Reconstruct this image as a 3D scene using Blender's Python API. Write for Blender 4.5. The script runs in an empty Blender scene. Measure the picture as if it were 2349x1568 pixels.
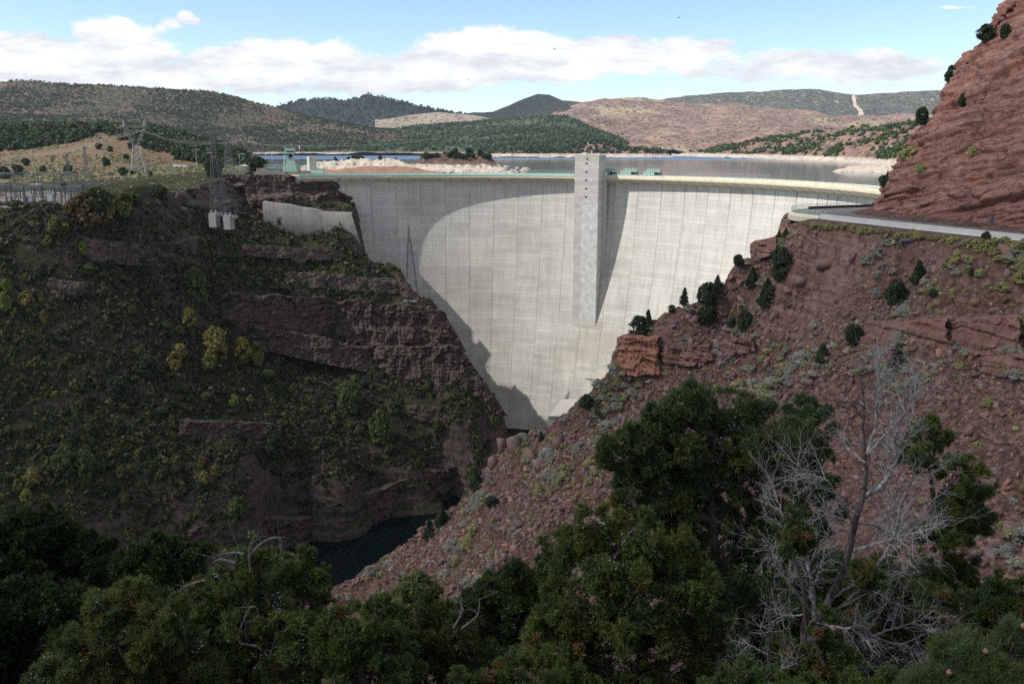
# Red gorge with a concrete arch dam: everything below is built in metres, z = 0 at the dam crest.
SKY_STRENGTH = 0.14
CLOUD_STRENGTH = 0.95
SUN_STRENGTH = 3.9
CLOUD_DENS = 0.44
EXPOSURE = 0.5
HAZE = 0.000026
SHADE_CLOUDS = [([(-430, 395), (-300, 405), (-225, 450), (-195, 485), (-150, 515), (-85, 490), (-40, 395), (20, 322), (110, 318), (230, 330), (380, 300), (420, 100), (380, -180), (100, -260), (-200, -260), (-430, -150), (-470, 150)], 700, 90, 'unseen broad cloud added overhead to shade the gorge'),
          ([(-1900, 5200), (-1500, 7600), (-300, 7600), (-150, 6400), (-300, 5300), (-900, 4900)], 2600, 160, 'unseen far cloud placed to shade the dark double peak', 400),
          ([(-260, 5100), (-300, 6500), (300, 6700), (620, 6000), (560, 5450), (150, 5000)], 2500, 140, 'unseen far cloud placed to shade the single dark peak', 900)]
import bpy, math, random
import numpy as np
from mathutils import Vector, Matrix

# ------------------------------------------------------------------ basics
SC = bpy.context.scene
COL = SC.collection
RNG = np.random.default_rng(7)
random.seed(7)
CAM_Z = 18.0
FPX = 1957.5                       # focal length in pixels of the 2349 px wide survey picture
PITCH = math.atan((784 - 335) / FPX)
CP, SP = math.cos(PITCH), math.sin(PITCH)
SUN_EL = math.radians(47.0)
SUN_H = np.array([-0.970, -0.242])
SUN_DIR = np.array([SUN_H[0] * math.cos(SUN_EL), SUN_H[1] * math.cos(SUN_EL), math.sin(SUN_EL)])
WATER_Z = -156.0
LAKE_Z = -8.0


def ray(px, py):
    """sight line of the survey picture: X per metre of depth, Z per metre of depth"""
    u = (px - 1174.5) / FPX
    v = (784.0 - py) / FPX
    dy = CP + v * SP
    return u / dy, (-SP + v * CP) / dy


def at(px, py, Y):
    a, s = ray(px, py)
    return (a * Y, Y, CAM_Z + s * Y)


def atz(px, py, z):
    a, s = ray(px, py)
    Y = (z - CAM_Z) / s
    return (a * Y, Y, z)


# ------------------------------------------------------------------ noise
def _hash(ix, iy, iz):
    h = (ix.astype(np.int64) * 374761393 + iy.astype(np.int64) * 668265263 + iz.astype(np.int64) * 2147483647) & 0xFFFFFFFF
    h = ((h ^ (h >> 13)) * 1274126177) & 0xFFFFFFFF
    h = (h ^ (h >> 16)) & 0xFFFFFFFF
    return h.astype(np.float64) / 4294967295.0 * 2 - 1


def vnoise(P):
    P = np.asarray(P, float)
    i = np.floor(P).astype(np.int64)
    f = P - i
    f = f * f * f * (f * (f * 6 - 15) + 10)
    r = 0
    for dx in (0, 1):
        wx = f[..., 0] if dx else 1 - f[..., 0]
        for dy in (0, 1):
            wy = f[..., 1] if dy else 1 - f[..., 1]
            for dz in (0, 1):
                wz = f[..., 2] if dz else 1 - f[..., 2]
                r = r + wx * wy * wz * _hash(i[..., 0] + dx, i[..., 1] + dy, i[..., 2] + dz)
    return r


def fbm(P, scale, octv=4, gain=0.5, ridge=False):
    P = np.asarray(P, float) / scale
    a, t, n = 1.0, 0.0, 0.0
    for k in range(octv):
        v = vnoise(P + 17.3 * k)
        if ridge:
            v = 1 - 2 * np.abs(v)
        t = t + a * v
        n += a
        a *= gain
        P = P * 2.03
    return t / n


def cells(U, V, su, sv, seed=0, jit=0.85):
    """blocky joint pattern: random value of the nearest cell and distance to the joint"""
    u = U / su; v = V / sv
    iu = np.floor(u).astype(np.int64); iv = np.floor(v).astype(np.int64)
    d1 = np.full(u.shape, 9.0); d2 = np.full(u.shape, 9.0); val = np.zeros(u.shape)
    for a in (-1, 0, 1):
        for b in (-1, 0, 1):
            ju, jv = iu + a, iv + b
            k = np.full(ju.shape, seed, np.int64)
            pu = ju + 0.5 + 0.5 * jit * _hash(ju, jv, k); pv = jv + 0.5 + 0.5 * jit * _hash(ju + 57, jv, k + 3)
            d = np.maximum(np.abs(u - pu), np.abs(v - pv)) * 0.6 + 0.4 * np.hypot(u - pu, v - pv)
            near = d < d1
            d2 = np.where(near, d1, np.minimum(d2, d)); d1 = np.where(near, d, d1)
            val = np.where(near, _hash(ju, jv + 31, k + 9), val)
    return val, d2 - d1


def p3(X, Y, Z=None):
    if Z is None:
        Z = np.zeros_like(X)
    return np.stack([X, Y, Z], -1)


def sstep(a, b, x):
    t = np.clip((x - a) / (b - a), 0, 1)
    return t * t * (3 - 2 * t)


# ------------------------------------------------------------------ objects
def tag(o, label=None, cat=None, group=None, kind=None):
    if label: o['label'] = label
    if cat: o['category'] = cat
    if group: o['group'] = group
    if kind: o['kind'] = kind
    return o


def empty(name, loc=(0, 0, 0), rz=0.0):
    o = bpy.data.objects.new(name, None)
    o.empty_display_size = 0.5
    o.location = loc
    o.rotation_euler = (0, 0, rz)
    COL.objects.link(o)
    return o


def link(name, me, parent=None, loc=None):
    o = bpy.data.objects.new(name, me)
    COL.objects.link(o)
    if parent is not None:
        o.parent = parent
    if loc is not None:
        o.location = loc
    return o


def raw_mesh(name, V, F, mat=None, smooth=False, tint=None, uv=None):
    """V (n,3); F (m,3) or (m,4) array or list of faces; tint (n,3) colour per vertex; uv (n,2)"""
    me = bpy.data.meshes.new(name)
    V = np.asarray(V, np.float32)
    if isinstance(F, np.ndarray) and F.ndim == 2:
        n, k = F.shape
        me.vertices.add(len(V))
        me.vertices.foreach_set('co', V.ravel())
        me.loops.add(n * k)
        me.loops.foreach_set('vertex_index', F.astype(np.int32).ravel())
        me.polygons.add(n)
        me.polygons.foreach_set('loop_start', np.arange(0, n * k, k, dtype=np.int32))
        me.update(calc_edges=True)
    else:
        me.from_pydata([tuple(map(float, v)) for v in V], [], [tuple(int(i) for i in f) for f in F])
    if tint is not None:
        t = np.ones((len(V), 4), np.float32)
        t[:, :3] = tint
        at_ = me.attributes.new('tint', 'FLOAT_COLOR', 'POINT')
        at_.data.foreach_set('color', t.ravel())
    if uv is not None:
        layer = me.uv_layers.new(name='UVMap')
        li = np.empty(len(me.loops), np.int32)
        me.loops.foreach_get('vertex_index', li)
        layer.data.foreach_set('uv', np.asarray(uv, np.float32)[li].ravel())
    if mat is not None:
        me.materials.append(mat)
    if smooth:
        me.polygons.foreach_set('use_smooth', np.ones(len(me.polygons), bool))
    me.validate()
    return me


def mobj(name, V, F, mat=None, parent=None, **k):
    return link(name, raw_mesh(name, V, F, mat, **k), parent)


class MB:
    """collects simple solids and links them as ONE mesh object"""
    def __init__(self):
        self.V, self.F = [], []

    def add(self, V, F):
        o = len(self.V)
        self.V += [tuple(v) for v in V]
        self.F += [tuple(i + o for i in f) for f in F]
        return self

    def box(self, c, s, rz=0.0, top=1.0, topy=None):
        topy = top if topy is None else topy
        cx, cy, cz = c
        x, y, z = s[0] / 2, s[1] / 2, s[2] / 2
        pts = [(-x, -y, -z), (x, -y, -z), (x, y, -z), (-x, y, -z),
               (-x * top, -y * topy, z), (x * top, -y * topy, z), (x * top, y * topy, z), (-x * top, y * topy, z)]
        cr, sr = math.cos(rz), math.sin(rz)
        V = [(cx + p[0] * cr - p[1] * sr, cy + p[0] * sr + p[1] * cr, cz + p[2]) for p in pts]
        return self.add(V, [(0, 3, 2, 1), (4, 5, 6, 7), (0, 1, 5, 4), (1, 2, 6, 5), (2, 3, 7, 6), (3, 0, 4, 7)])

    def bar(self, a, b, r, r2=None, sides=4):
        V, F = tube_arrays([a, b], [r, r if r2 is None else r2], sides)
        return self.add(V, F)

    def tube(self, pts, rad, sides=6):
        if not hasattr(rad, '__len__'):
            rad = [rad] * len(pts)
        V, F = tube_arrays(pts, rad, sides)
        return self.add(V, F)

    def prism(self, poly, h0, h1):
        """vertical prism over an xy polygon (counter-clockwise)"""
        n = len(poly)
        V = [(p[0], p[1], h0) for p in poly] + [(p[0], p[1], h1) for p in poly]
        F = [tuple(range(n - 1, -1, -1)), tuple(range(n, 2 * n))]
        F += [(i, (i + 1) % n, n + (i + 1) % n, n + i) for i in range(n)]
        return self.add(V, F)

    def build(self, name, mat, parent=None, smooth=False, local=True):
        V = np.array(self.V, float)
        if parent is not None and local == 'world':
            V = V - np.array(parent.location)
        return mobj(name, V, self.F, mat, parent, smooth=smooth)


def tube_arrays(pts, rad, sides=6):
    P = np.asarray(pts, float)
    n = len(P)
    T = np.gradient(P, axis=0) if n > 2 else np.repeat((P[1] - P[0])[None], 2, 0)
    T /= np.linalg.norm(T, axis=1, keepdims=True) + 1e-9
    ref = np.array([0.0, 0, 1]) if abs(T[0, 2]) < 0.9 else np.array([1.0, 0, 0])
    V = []
    N = np.cross(T[0], ref); N /= np.linalg.norm(N) + 1e-9
    for i in range(n):
        N = N - T[i] * np.dot(N, T[i]); N /= np.linalg.norm(N) + 1e-9
        B = np.cross(T[i], N)
        for k in range(sides):
            a = 2 * math.pi * k / sides
            V.append(P[i] + rad[i] * (math.cos(a) * N + math.sin(a) * B))
    F = []
    for i in range(n - 1):
        for k in range(sides):
            k2 = (k + 1) % sides
            F.append((i * sides + k, i * sides + k2, (i + 1) * sides + k2, (i + 1) * sides + k))
    F.append(tuple(range(sides - 1, -1, -1)))
    F.append(tuple((n - 1) * sides + k for k in range(sides)))
    return V, F


def grid_faces(nr, nc):
    i = np.arange(nr - 1)[:, None] * nc + np.arange(nc - 1)[None]
    i = i.ravel()
    return np.stack([i, i + 1, i + nc + 1, i + nc], 1)


def copy_tree(o, loc=None, rz=None, scale=None):
    c = o.copy(); COL.objects.link(c)
    for ch in o.children:
        d = ch.copy(); COL.objects.link(d); d.parent = c
        for g in ch.children:
            e = g.copy(); COL.objects.link(e); e.parent = d
    if loc is not None: c.location = loc
    if rz is not None: c.rotation_euler = (0, 0, rz)
    if scale is not None: c.scale = scale
    return c


# ------------------------------------------------------------------ materials
def new_mat(name):
    m = bpy.data.materials.new(name)
    m.use_nodes = True
    nt = m.node_tree
    for n in list(nt.nodes):
        nt.nodes.remove(n)
    return m, G(nt)


class G:
    """small node-graph helper"""
    def __init__(self, nt):
        self.nt = nt

    def n(self, t, **kw):
        x = self.nt.nodes.new(t)
        for k, v in kw.items():
            setattr(x, k, v)
        return x

    def set(self, sock, v):
        if v is None:
            return
        if isinstance(v, bpy.types.NodeSocket):
            self.nt.links.new(v, sock)
        elif isinstance(v, (tuple, list)) and len(v) == 3 and sock.type == 'RGBA':
            sock.default_value = (*v, 1)
        else:
            sock.default_value = v

    def math(self, op, a, b=None, c=None, clamp=False):
        x = self.n('ShaderNodeMath', operation=op, use_clamp=clamp)
        self.set(x.inputs[0], a); self.set(x.inputs[1], b)
        if c is not None: self.set(x.inputs[2], c)
        return x.outputs[0]

    def vmath(self, op, a, b=None, scale=None):
        x = self.n('ShaderNodeVectorMath', operation=op)
        self.set(x.inputs[0], a); self.set(x.inputs[1], b)
        if scale is not None: self.set(x.inputs['Scale'], scale)
        return x.outputs['Value'] if op in ('DOT_PRODUCT', 'LENGTH', 'DISTANCE') else x.outputs[0]

    def mix(self, f, a, b, mode='MIX'):
        x = self.n('ShaderNodeMix', data_type='RGBA', blend_type=mode)
        self.set(x.inputs[0], f); self.set(x.inputs[6], a); self.set(x.inputs[7], b)
        return x.outputs[2]

    def ramp(self, f, stops, interp='LINEAR'):
        x = self.n('ShaderNodeValToRGB')
        x.color_ramp.interpolation = interp
        e = x.color_ramp.elements
        while len(e) < len(stops):
            e.new(0.5)
        for k, (p, c) in enumerate(stops):
            e[k].position = p
            e[k].color = (*c, 1) if hasattr(c, '__len__') else (c, c, c, 1)
        self.set(x.inputs[0], f)
        return x.outputs[0]

    def rng(self, f, a, b, c=0.0, d=1.0):
        x = self.n('ShaderNodeMapRange', clamp=True)
        self.set(x.inputs[0], f)
        for k, v in enumerate((a, b, c, d)):
            self.set(x.inputs[k + 1], v)
        return x.outputs[0]

    def noise(self, vec, scale, detail=5, rough=0.6, dist=0.0):
        x = self.n('ShaderNodeTexNoise')
        self.set(x.inputs['Vector'], vec)
        x.inputs['Scale'].default_value = scale
        x.inputs['Detail'].default_value = detail
        x.inputs['Roughness'].default_value = rough
        x.inputs['Distortion'].default_value = dist
        return x.outputs['Fac']

    def voro(self, vec, scale, feature='F1', rnd=1.0):
        x = self.n('ShaderNodeTexVoronoi', feature=feature)
        self.set(x.inputs['Vector'], vec)
        x.inputs['Scale'].default_value = scale
        x.inputs['Randomness'].default_value = rnd
        return x

    def mapping(self, vec, scale=(1, 1, 1), rot=(0, 0, 0), loc=(0, 0, 0)):
        x = self.n('ShaderNodeMapping')
        self.set(x.inputs[0], vec)
        x.inputs['Location'].default_value = loc
        x.inputs['Rotation'].default_value = rot
        x.inputs['Scale'].default_value = scale
        return x.outputs[0]

    def pos(self):
        return self.n('ShaderNodeNewGeometry').outputs['Position']

    def sep(self, v):
        return self.n('ShaderNodeSeparateXYZ', ) if False else self._sep(v)

    def _sep(self, v):
        x = self.n('ShaderNodeSeparateXYZ')
        self.set(x.inputs[0], v)
        return x.outputs

    def comb(self, x, y, z):
        c = self.n('ShaderNodeCombineXYZ')
        self.set(c.inputs[0], x); self.set(c.inputs[1], y); self.set(c.inputs[2], z)
        return c.outputs[0]

    def bump(self, h, strength=0.5, dist=1.0):
        b = self.n('ShaderNodeBump')
        b.inputs['Strength'].default_value = strength
        b.inputs['Distance'].default_value = dist
        self.set(b.inputs['Height'], h)
        return b.outputs[0]

    def out(self, color, rough=0.9, normal=None, spec=0.2, metal=0.0):
        p = self.n('ShaderNodeBsdfPrincipled')
        self.set(p.inputs['Base Color'], color)
        self.set(p.inputs['Roughness'], rough)
        self.set(p.inputs['Specular IOR Level'], spec)
        self.set(p.inputs['Metallic'], metal)
        if normal is not None: self.set(p.inputs['Normal'], normal)
        o = self.n('ShaderNodeOutputMaterial')
        self.nt.links.new(p.outputs[0], o.inputs[0])
        return p


def simple_mat(name, c, rough=0.7, metal=0.0, var=0.15, scale=0.6, spec=0.3):
    m, g = new_mat(name)
    f = g.noise(g.pos(), scale, 6, 0.65)
    col = g.mix(1.0, (*c,), g.ramp(f, [(0.25, 1 - var), (0.75, 1 + var * 0.3)]), 'MULTIPLY')
    g.out(col, rough, None, spec, metal)
    return m


def foliage_mat(name, c, trans=0.25):
    m, g = new_mat(name)
    a = g.n('ShaderNodeAttribute', attribute_name='tint')
    oi = g.n('ShaderNodeObjectInfo')
    col = g.mix(1.0, (*c,), a.outputs['Color'], 'MULTIPLY')
    hsv = g.n('ShaderNodeHueSaturation')
    g.set(hsv.inputs['Color'], col)
    g.set(hsv.inputs['Hue'], g.rng(oi.outputs['Random'], 0, 1, 0.485, 0.515))
    g.set(hsv.inputs['Value'], g.rng(oi.outputs['Random'], 0, 1, 0.85, 1.15))
    d = g.n('ShaderNodeBsdfPrincipled')
    g.set(d.inputs['Base Color'], hsv.outputs[0])
    d.inputs['Roughness'].default_value = 0.65
    d.inputs['Specular IOR Level'].default_value = 0.25
    t = g.n('ShaderNodeBsdfTranslucent')
    g.set(t.inputs[0], hsv.outputs[0])
    mx = g.n('ShaderNodeMixShader')
    mx.inputs[0].default_value = trans
    g.nt.links.new(d.outputs[0], mx.inputs[1]); g.nt.links.new(t.outputs[0], mx.inputs[2])
    o = g.n('ShaderNodeOutputMaterial')
    g.nt.links.new(mx.outputs[0], o.inputs[0])
    return m


def earth_mat(name, soil, soil2, grass, rock, rock_dark, grass_amt=0.5, cliff=(0.62, 0.82), strata=5.0, tilt=(0.0, 0.0), grit=0.5, rockiness=0.0):
    """ground that turns to layered rock where it is steep, with grass patches where it is not"""
    m, g = new_mat(name)
    P = g.pos()
    nz = g._sep(g.n('ShaderNodeNewGeometry').outputs['Normal'])[2]
    x, y, z = g._sep(P)
    big = g.noise(P, 0.018, 5, 0.6)
    mid = g.noise(P, 0.12, 6, 0.65)
    fin = g.noise(P, 0.9, 6, 0.7)
    base = g.mix(g.rng(mid, 0.35, 0.65), soil, soil2)
    gm = g.math('MULTIPLY', g.rng(g.math('ADD', g.math('MULTIPLY', big, 0.6), g.math('MULTIPLY', mid, 0.4)), 0.62 - 0.3 * grass_amt, 0.74 - 0.3 * grass_amt), g.rng(fin, 0.3, 0.6))
    base = g.mix(gm, base, grass)
    base = g.mix(1.0, base, g.ramp(fin, [(0.25, 0.45), (0.55, 1.0), (0.8, 1.5)]), 'MULTIPLY')
    base = g.mix(1.0, base, g.ramp(g.noise(P, 0.35, 5, 0.7), [(0.28, 0.62), (0.7, 1.3)]), 'MULTIPLY')
    # pebbles
    vo = g.voro(P, 1.1)
    base = g.mix(grit, base, g.mix(1.0, base, g.ramp(vo.outputs['Color'], [(0.2, 0.55), (0.8, 1.5)]), 'MULTIPLY'))
    # layered rock
    h = g.math('ADD', z, g.math('ADD', g.math('MULTIPLY', x, tilt[0]), g.math('MULTIPLY', y, tilt[1])))
    h = g.math('ADD', h, g.math('MULTIPLY', g.noise(P, 0.05, 4, 0.6), 6.0))
    hv = g.comb(g.math('MULTIPLY', x, 0.04), g.math('MULTIPLY', y, 0.04), g.math('MULTIPLY', h, 1.0))
    st = g.noise(hv, 1.6 / strata * 2, 5, 0.7)
    crack = g.noise(g.comb(g.math('MULTIPLY', x, 0.55), g.math('MULTIPLY', y, 0.55), g.math('MULTIPLY', z, 0.07)), 1.0, 5, 0.65)
    rk = g.mix(g.rng(st, 0.30, 0.55), rock_dark, rock)
    rk = g.mix(1.0, rk, g.ramp(g.noise(P, 0.5, 6, 0.72), [(0.3, 0.5), (0.5, 1.0), (0.75, 1.4)]), 'MULTIPLY')
    rk = g.mix(1.0, rk, g.ramp(crack, [(0.3, 0.35), (0.5, 0.95), (0.75, 1.3)]), 'MULTIPLY')
    rk = g.mix(g.math('MULTIPLY', g.rng(g.noise(P, 0.08, 5, 0.7), 0.55, 0.72), 0.5), rk, tuple(min(1, c * 1.7) for c in rock))
    f = g.rng(g.math('ADD', nz, g.math('MULTIPLY', g.math('SUBTRACT', mid, 0.5), 0.25)), cliff[1] + rockiness, cliff[0] + rockiness)
    col = g.mix(f, base, rk)
    hgt = g.math('ADD', g.math('MULTIPLY', fin, 0.5), g.math('ADD', g.math('MULTIPLY', g.math('MULTIPLY', st, f), 0.8), g.math('MULTIPLY', crack, g.math('MULTIPLY', f, 1.0))))
    hgt = g.math('ADD', hgt, g.math('MULTIPLY', vo.outputs['Distance'], -0.25))
    g.out(col, 0.95, g.bump(hgt, 0.8, 0.9), 0.1)
    return m
# ------------------------------------------------------------------ terrain materials
M = {}
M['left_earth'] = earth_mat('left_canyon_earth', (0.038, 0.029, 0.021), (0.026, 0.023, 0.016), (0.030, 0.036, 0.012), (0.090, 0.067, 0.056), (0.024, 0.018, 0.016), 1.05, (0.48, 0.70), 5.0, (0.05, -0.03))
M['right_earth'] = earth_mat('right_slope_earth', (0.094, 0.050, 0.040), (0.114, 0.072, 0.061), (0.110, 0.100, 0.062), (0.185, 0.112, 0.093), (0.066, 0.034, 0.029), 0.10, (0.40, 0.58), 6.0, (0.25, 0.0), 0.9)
M['near_earth'] = M['right_earth']
M['plateau_earth'] = earth_mat('plateau_earth', (0.165, 0.088, 0.060), (0.185, 0.125, 0.086), (0.120, 0.105, 0.058), (0.23, 0.12, 0.08), (0.10, 0.05, 0.04), 0.6, (0.45, 0.65), 3.0)


def hill_mat(name, ground, ground2, tree, dens, rock=None, rockamt=0.0, ring=False, tree_scale=0.12, patch=0.0012, field=None):
    m, g = new_mat(name)
    P = g.pos()
    x, y, z = g._sep(P)
    big = g.noise(P, patch, 5, 0.6)
    mid = g.noise(P, 0.008, 6, 0.65)
    base = g.mix(g.rng(mid, 0.38, 0.62), ground, ground2)
    base = g.mix(1.0, base, g.ramp(g.noise(P, 0.05, 6, 0.75), [(0.25, 0.7), (0.75, 1.25)]), 'MULTIPLY')
    if rock:
        rf = g.rng(g.noise(g.comb(x, y, g.math('MULTIPLY', z, 3.0)), 0.012, 7, 0.75), 0.64 - rockamt * 0.2, 0.69 - rockamt * 0.2)
        base = g.mix(rf, base, rock)
    if field:
        ff = g.rng(g.noise(P, 0.0022, 3, 0.5), 0.55, 0.60)
        base = g.mix(ff, base, field)
    vo = g.voro(P, tree_scale)
    cell = g._sep(vo.outputs['Color'])[0]
    th = g.math('ADD', g.math('MULTIPLY', g.math('SUBTRACT', big, 0.5), 1.6), g.math('MULTIPLY', g.math('SUBTRACT', mid, 0.5), 1.5))
    th = g.math('ADD', th, dens)
    f = g.math('MULTIPLY', g.rng(g.math('SUBTRACT', th, cell), 0.0, 0.05), g.rng(vo.outputs['Distance'], 0.62, 0.45))
    tc = g.mix(g._sep(vo.outputs['Color'])[1], tuple(c * 0.7 for c in tree), tuple(c * 1.4 for c in tree))
    if ring:
        hz = g.math('ADD', z, g.math('MULTIPLY', g.math('SUBTRACT', g.noise(P, 0.03, 4), 0.5), 5.0))
        rg = g.rng(hz, LAKE_Z + 10.0, LAKE_Z + 8.0)
        streak = g.noise(g.comb(g.math('MULTIPLY', x, 0.12), g.math('MULTIPLY', y, 0.12), g.math('MULTIPLY', z, 0.05)), 1.0, 5, 0.7)
        rc = g.mix(1.0, g.mix(g.rng(hz, LAKE_Z + 10, LAKE_Z + 6), (0.36, 0.21, 0.17), (0.52, 0.45, 0.38)), g.ramp(streak, [(0.3, 0.45), (0.6, 1.1)]), 'MULTIPLY')
        f = g.math('MULTIPLY', f, g.math('SUBTRACT', 1.0, rg))
        base = g.mix(rg, base, rc)
    col = g.mix(f, base, tc)
    hgt = g.math('ADD', g.math('MULTIPLY', f, 3.0), g.math('MULTIPLY', g.noise(P, 0.04, 6, 0.7), 12.0))
    g.out(col, 0.95, g.bump(hgt, 0.9, 1.0), 0.05)
    return m


# ------------------------------------------------------------------ canyon height fields
class RBF:
    def __init__(self, pts, c=8.0, s=40.0):
        self.P = np.array(pts, float)
        n = len(self.P)
        self.c = c
        A = self.phi(self.P[:, :2])
        Q = np.concatenate([np.ones((n, 1)), self.P[:, :2] / 100], 1)
        K = np.block([[A + np.eye(n) * 1e-6, Q], [Q.T, np.zeros((3, 3))]])
        self.w = np.linalg.solve(K, np.concatenate([self.P[:, 2], np.zeros(3)]))

    def phi(self, xy):
        d = xy[:, None, :] - self.P[None, :, :2]
        return np.sqrt((d ** 2).sum(-1) + self.c ** 2)

    def __call__(self, X, Y):
        xy = np.stack([X.ravel(), Y.ravel()], 1)
        out = np.empty(len(xy))
        for k in range(0, len(xy), 40000):
            q = xy[k:k + 40000]
            out[k:k + 40000] = self.phi(q) @ self.w[:-3] + np.concatenate([np.ones((len(q), 1)), q / 100], 1) @ self.w[-3:]
        return out.reshape(X.shape)


class Field:
    """a height grid that can be sampled and hit by a sight line"""
    def __init__(self, xs, ys, Z):
        self.xs, self.ys, self.Z = xs, ys, Z

    def h(self, x, y):
        x = np.asarray(x, float); y = np.asarray(y, float)
        i = np.clip(np.searchsorted(self.xs, x) - 1, 0, len(self.xs) - 2)
        j = np.clip(np.searchsorted(self.ys, y) - 1, 0, len(self.ys) - 2)
        fx = np.clip((x - self.xs[i]) / (self.xs[i + 1] - self.xs[i]), 0, 1)
        fy = np.clip((y - self.ys[j]) / (self.ys[j + 1] - self.ys[j]), 0, 1)
        Z = self.Z
        return (Z[j, i] * (1 - fx) + Z[j, i + 1] * fx) * (1 - fy) + (Z[j + 1, i] * (1 - fx) + Z[j + 1, i + 1] * fx) * fy

    def pick(self, px, py, y0, y1, miss=None):
        a, s = ray(px, py)
        Y = np.arange(y0, y1, 0.4)
        d = CAM_Z + s * Y - self.h(a * Y, Y)
        k = np.nonzero(d < 0)[0]
        k = k[k > 0] if len(k) and k[0] == 0 else k
        if len(k) == 0:
            if miss is None:
                return None
            return at(px, py, miss)
        y = Y[k[0]]
        return (a * y, y, float(self.h(a * y, y)))

    def pick_many(self, px, py, y0, y1):
        r = [self.pick(a, b, y0, y1) for a, b in zip(px, py)]
        return np.array([q for q in r if q is not None])

    def obj(self, name, mat):
        X, Y = np.meshgrid(self.xs, self.ys)
        V = np.stack([X, Y, self.Z], -1).reshape(-1, 3)
        return mobj(name, V, grid_faces(len(self.ys), len(self.xs)), mat, smooth=True)


def terrace(Z, X, Y, step, tilt, amt, sharp=0.7):
    """push a slope towards ledges and small cliffs"""
    h = Z + tilt[0] * X + tilt[1] * Y + 2.5 * fbm(p3(X, Y), 40, 3)
    t = h / step
    f = t - np.floor(t)
    g = np.where(f < sharp, f / sharp * 0.22, 0.22 + 0.78 * sstep(sharp, 1.0, f))
    return Z + (g - f) * step * amt


def inside(poly, X, Y):
    r = np.zeros(X.shape, bool)
    n_ = len(poly)
    for i_ in range(n_):
        (x0, y0), (x1, y1) = poly[i_], poly[(i_ + 1) % n_]
        if y0 == y1:
            continue
        c_ = ((y0 > Y) != (y1 > Y)) & (X < (x1 - x0) * (Y - y0) / (y1 - y0) + x0)
        r ^= c_
    return r



# ---- right (near) side: from the camera's spur to the river, up to the road
right_pts = []
PX = right_pts.append
for p in [(2349, 560), (2200, 549), (2050, 533), (1950, 524), (1870, 517)]:
    PX(atz(*p, -4.9))
SIL = []
for p in [(1830, 522, 288), (1782, 540, 291), (1731, 560, 290), (1732, 586, 288), (1674, 617, 286), (1672, 637, 285), (1647, 660, 284), (1581, 700, 280), (1533, 715, 281),
          (1498, 736, 282), (1445, 766, 284), (1424, 775, 284), (1406, 812, 281), (1410, 843, 279), (1371, 872, 276), (1347, 899, 274), (1300, 945, 272), (1250, 977, 274), (1175, 996, 279),
          (1130, 1040, 278), (1107, 1080, 276), (1075, 1125, 280), (1045, 1152, 286), (980, 1200, 288), (958, 1220, 287), (870, 1283, 283), (800, 1324, 280), (745, 1355, 277)]:
    x, y, z = at(*p)
    SIL.append((x, y))
    PX((x, y, z))


KS = 0.80


def plane_pt(px, py, k=KS):
    a, s = ray(px, py)
    Y = (22 + k * 195.3) / (-s + k * (0.928 * a + 0.373))
    return (a * Y, Y, CAM_Z + s * Y)


for p in [(2100, 640), (2000, 700), (2300, 700), (1850, 640), (2100, 900), (1800, 850), (1640, 900), (2300, 900), (2349, 1100), (2200, 1250), (2000, 1100), (1500, 1000), (1700, 1080), (1300, 1100),
          (1150, 1200), (1050, 1300), (1250, 1330), (2420, 700), (2420, 1000), (2400, 1300), (900, 1380)]:
    PX(plane_pt(*p))
right_pts += [(118, 282, -4.8), (140, 212, -4.6), (170, 150, -4.5), (150, 262, -4.6), (190, 330, -4), (190, 90, -6), (125, 300, -5), (112, 303, -5.5), (140, 322, -5.5), (190, 410, 0), (190, 0, 5),
              (0, 0, 16.2), (-25, 0, 15), (25, 0, 16), (0, -40, 22), (120, -40, 18), (-120, -40, 5),
              (0, 10, 10.2), (0, 20, 4.2), (0, 40, -8.5), (12, 20, 4.4), (-12, 20, 3.8), (26, 40, -8), (-26, 40, -11), (0, 70, -29), (45, 70, -27), (-45, 70, -34),
              (0, 110, -56), (70, 100, -40), (-60, 110, -62), (-100, 60, -45), (-110, 150, -100), (0, 150, -78), (60, 125, -52),
              (-110, 262, -150), (-130, 235, -150), (-95, 262, -140), (-80, 430, -170), (-130, 430, -170)]
rbf_r = RBF(right_pts, 10.0)
xs = np.arange(-128, 186, 0.75)
ys = np.concatenate([np.arange(-40, 96, 2.0), np.arange(96, 428, 0.75)])
Xg, Yg = np.meshgrid(xs, ys)
Zr = rbf_r(Xg, Yg)
Zr = np.where(Yg > 120, np.minimum(Zr, -4.9 + 0 * Zr), Zr)
far = sstep(90, 140, Yg)
road_keep = sstep(2.0, 10.0, -4.5 - Zr)
rough = 1.1 * fbm(p3(Xg, Yg), 14, 4) + 2.0 * fbm(p3(Xg, Yg), 45, 3) + 0.30 * fbm(p3(Xg, Yg), 3.0, 3, 0.6)
Zr = Zr + rough * far * road_keep
ledge = sstep(0.02, 0.28, fbm(p3(Xg, Yg, Zr), 38, 3) + 0.05) * far * road_keep
near_water = sstep(-118, -140, Zr)
cornice = 0 * Zr
Zr = terrace(Zr, Xg, Yg, 7.5, (0.20, 0.02), np.clip(0.22 * ledge + 0.5 * near_water + 0.5 * cornice, 0, 1) * far * road_keep)
w_ = 1.5 * fbm(p3(Xg, Yg), 9, 3)
b1, e1 = cells(Xg + w_, Yg * 1.0 + w_, 5.5, 4.0, 4); b2, e2 = cells(Xg + w_ * 0.5, Yg - w_ * 0.5, 2.1, 1.8, 6)
Zr = Zr + (0.9 * b1 + 0.35 * b2) * far * road_keep * sstep(-0.05, 0.3, fbm(p3(Xg, Yg) + 77, 24, 3))
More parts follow.
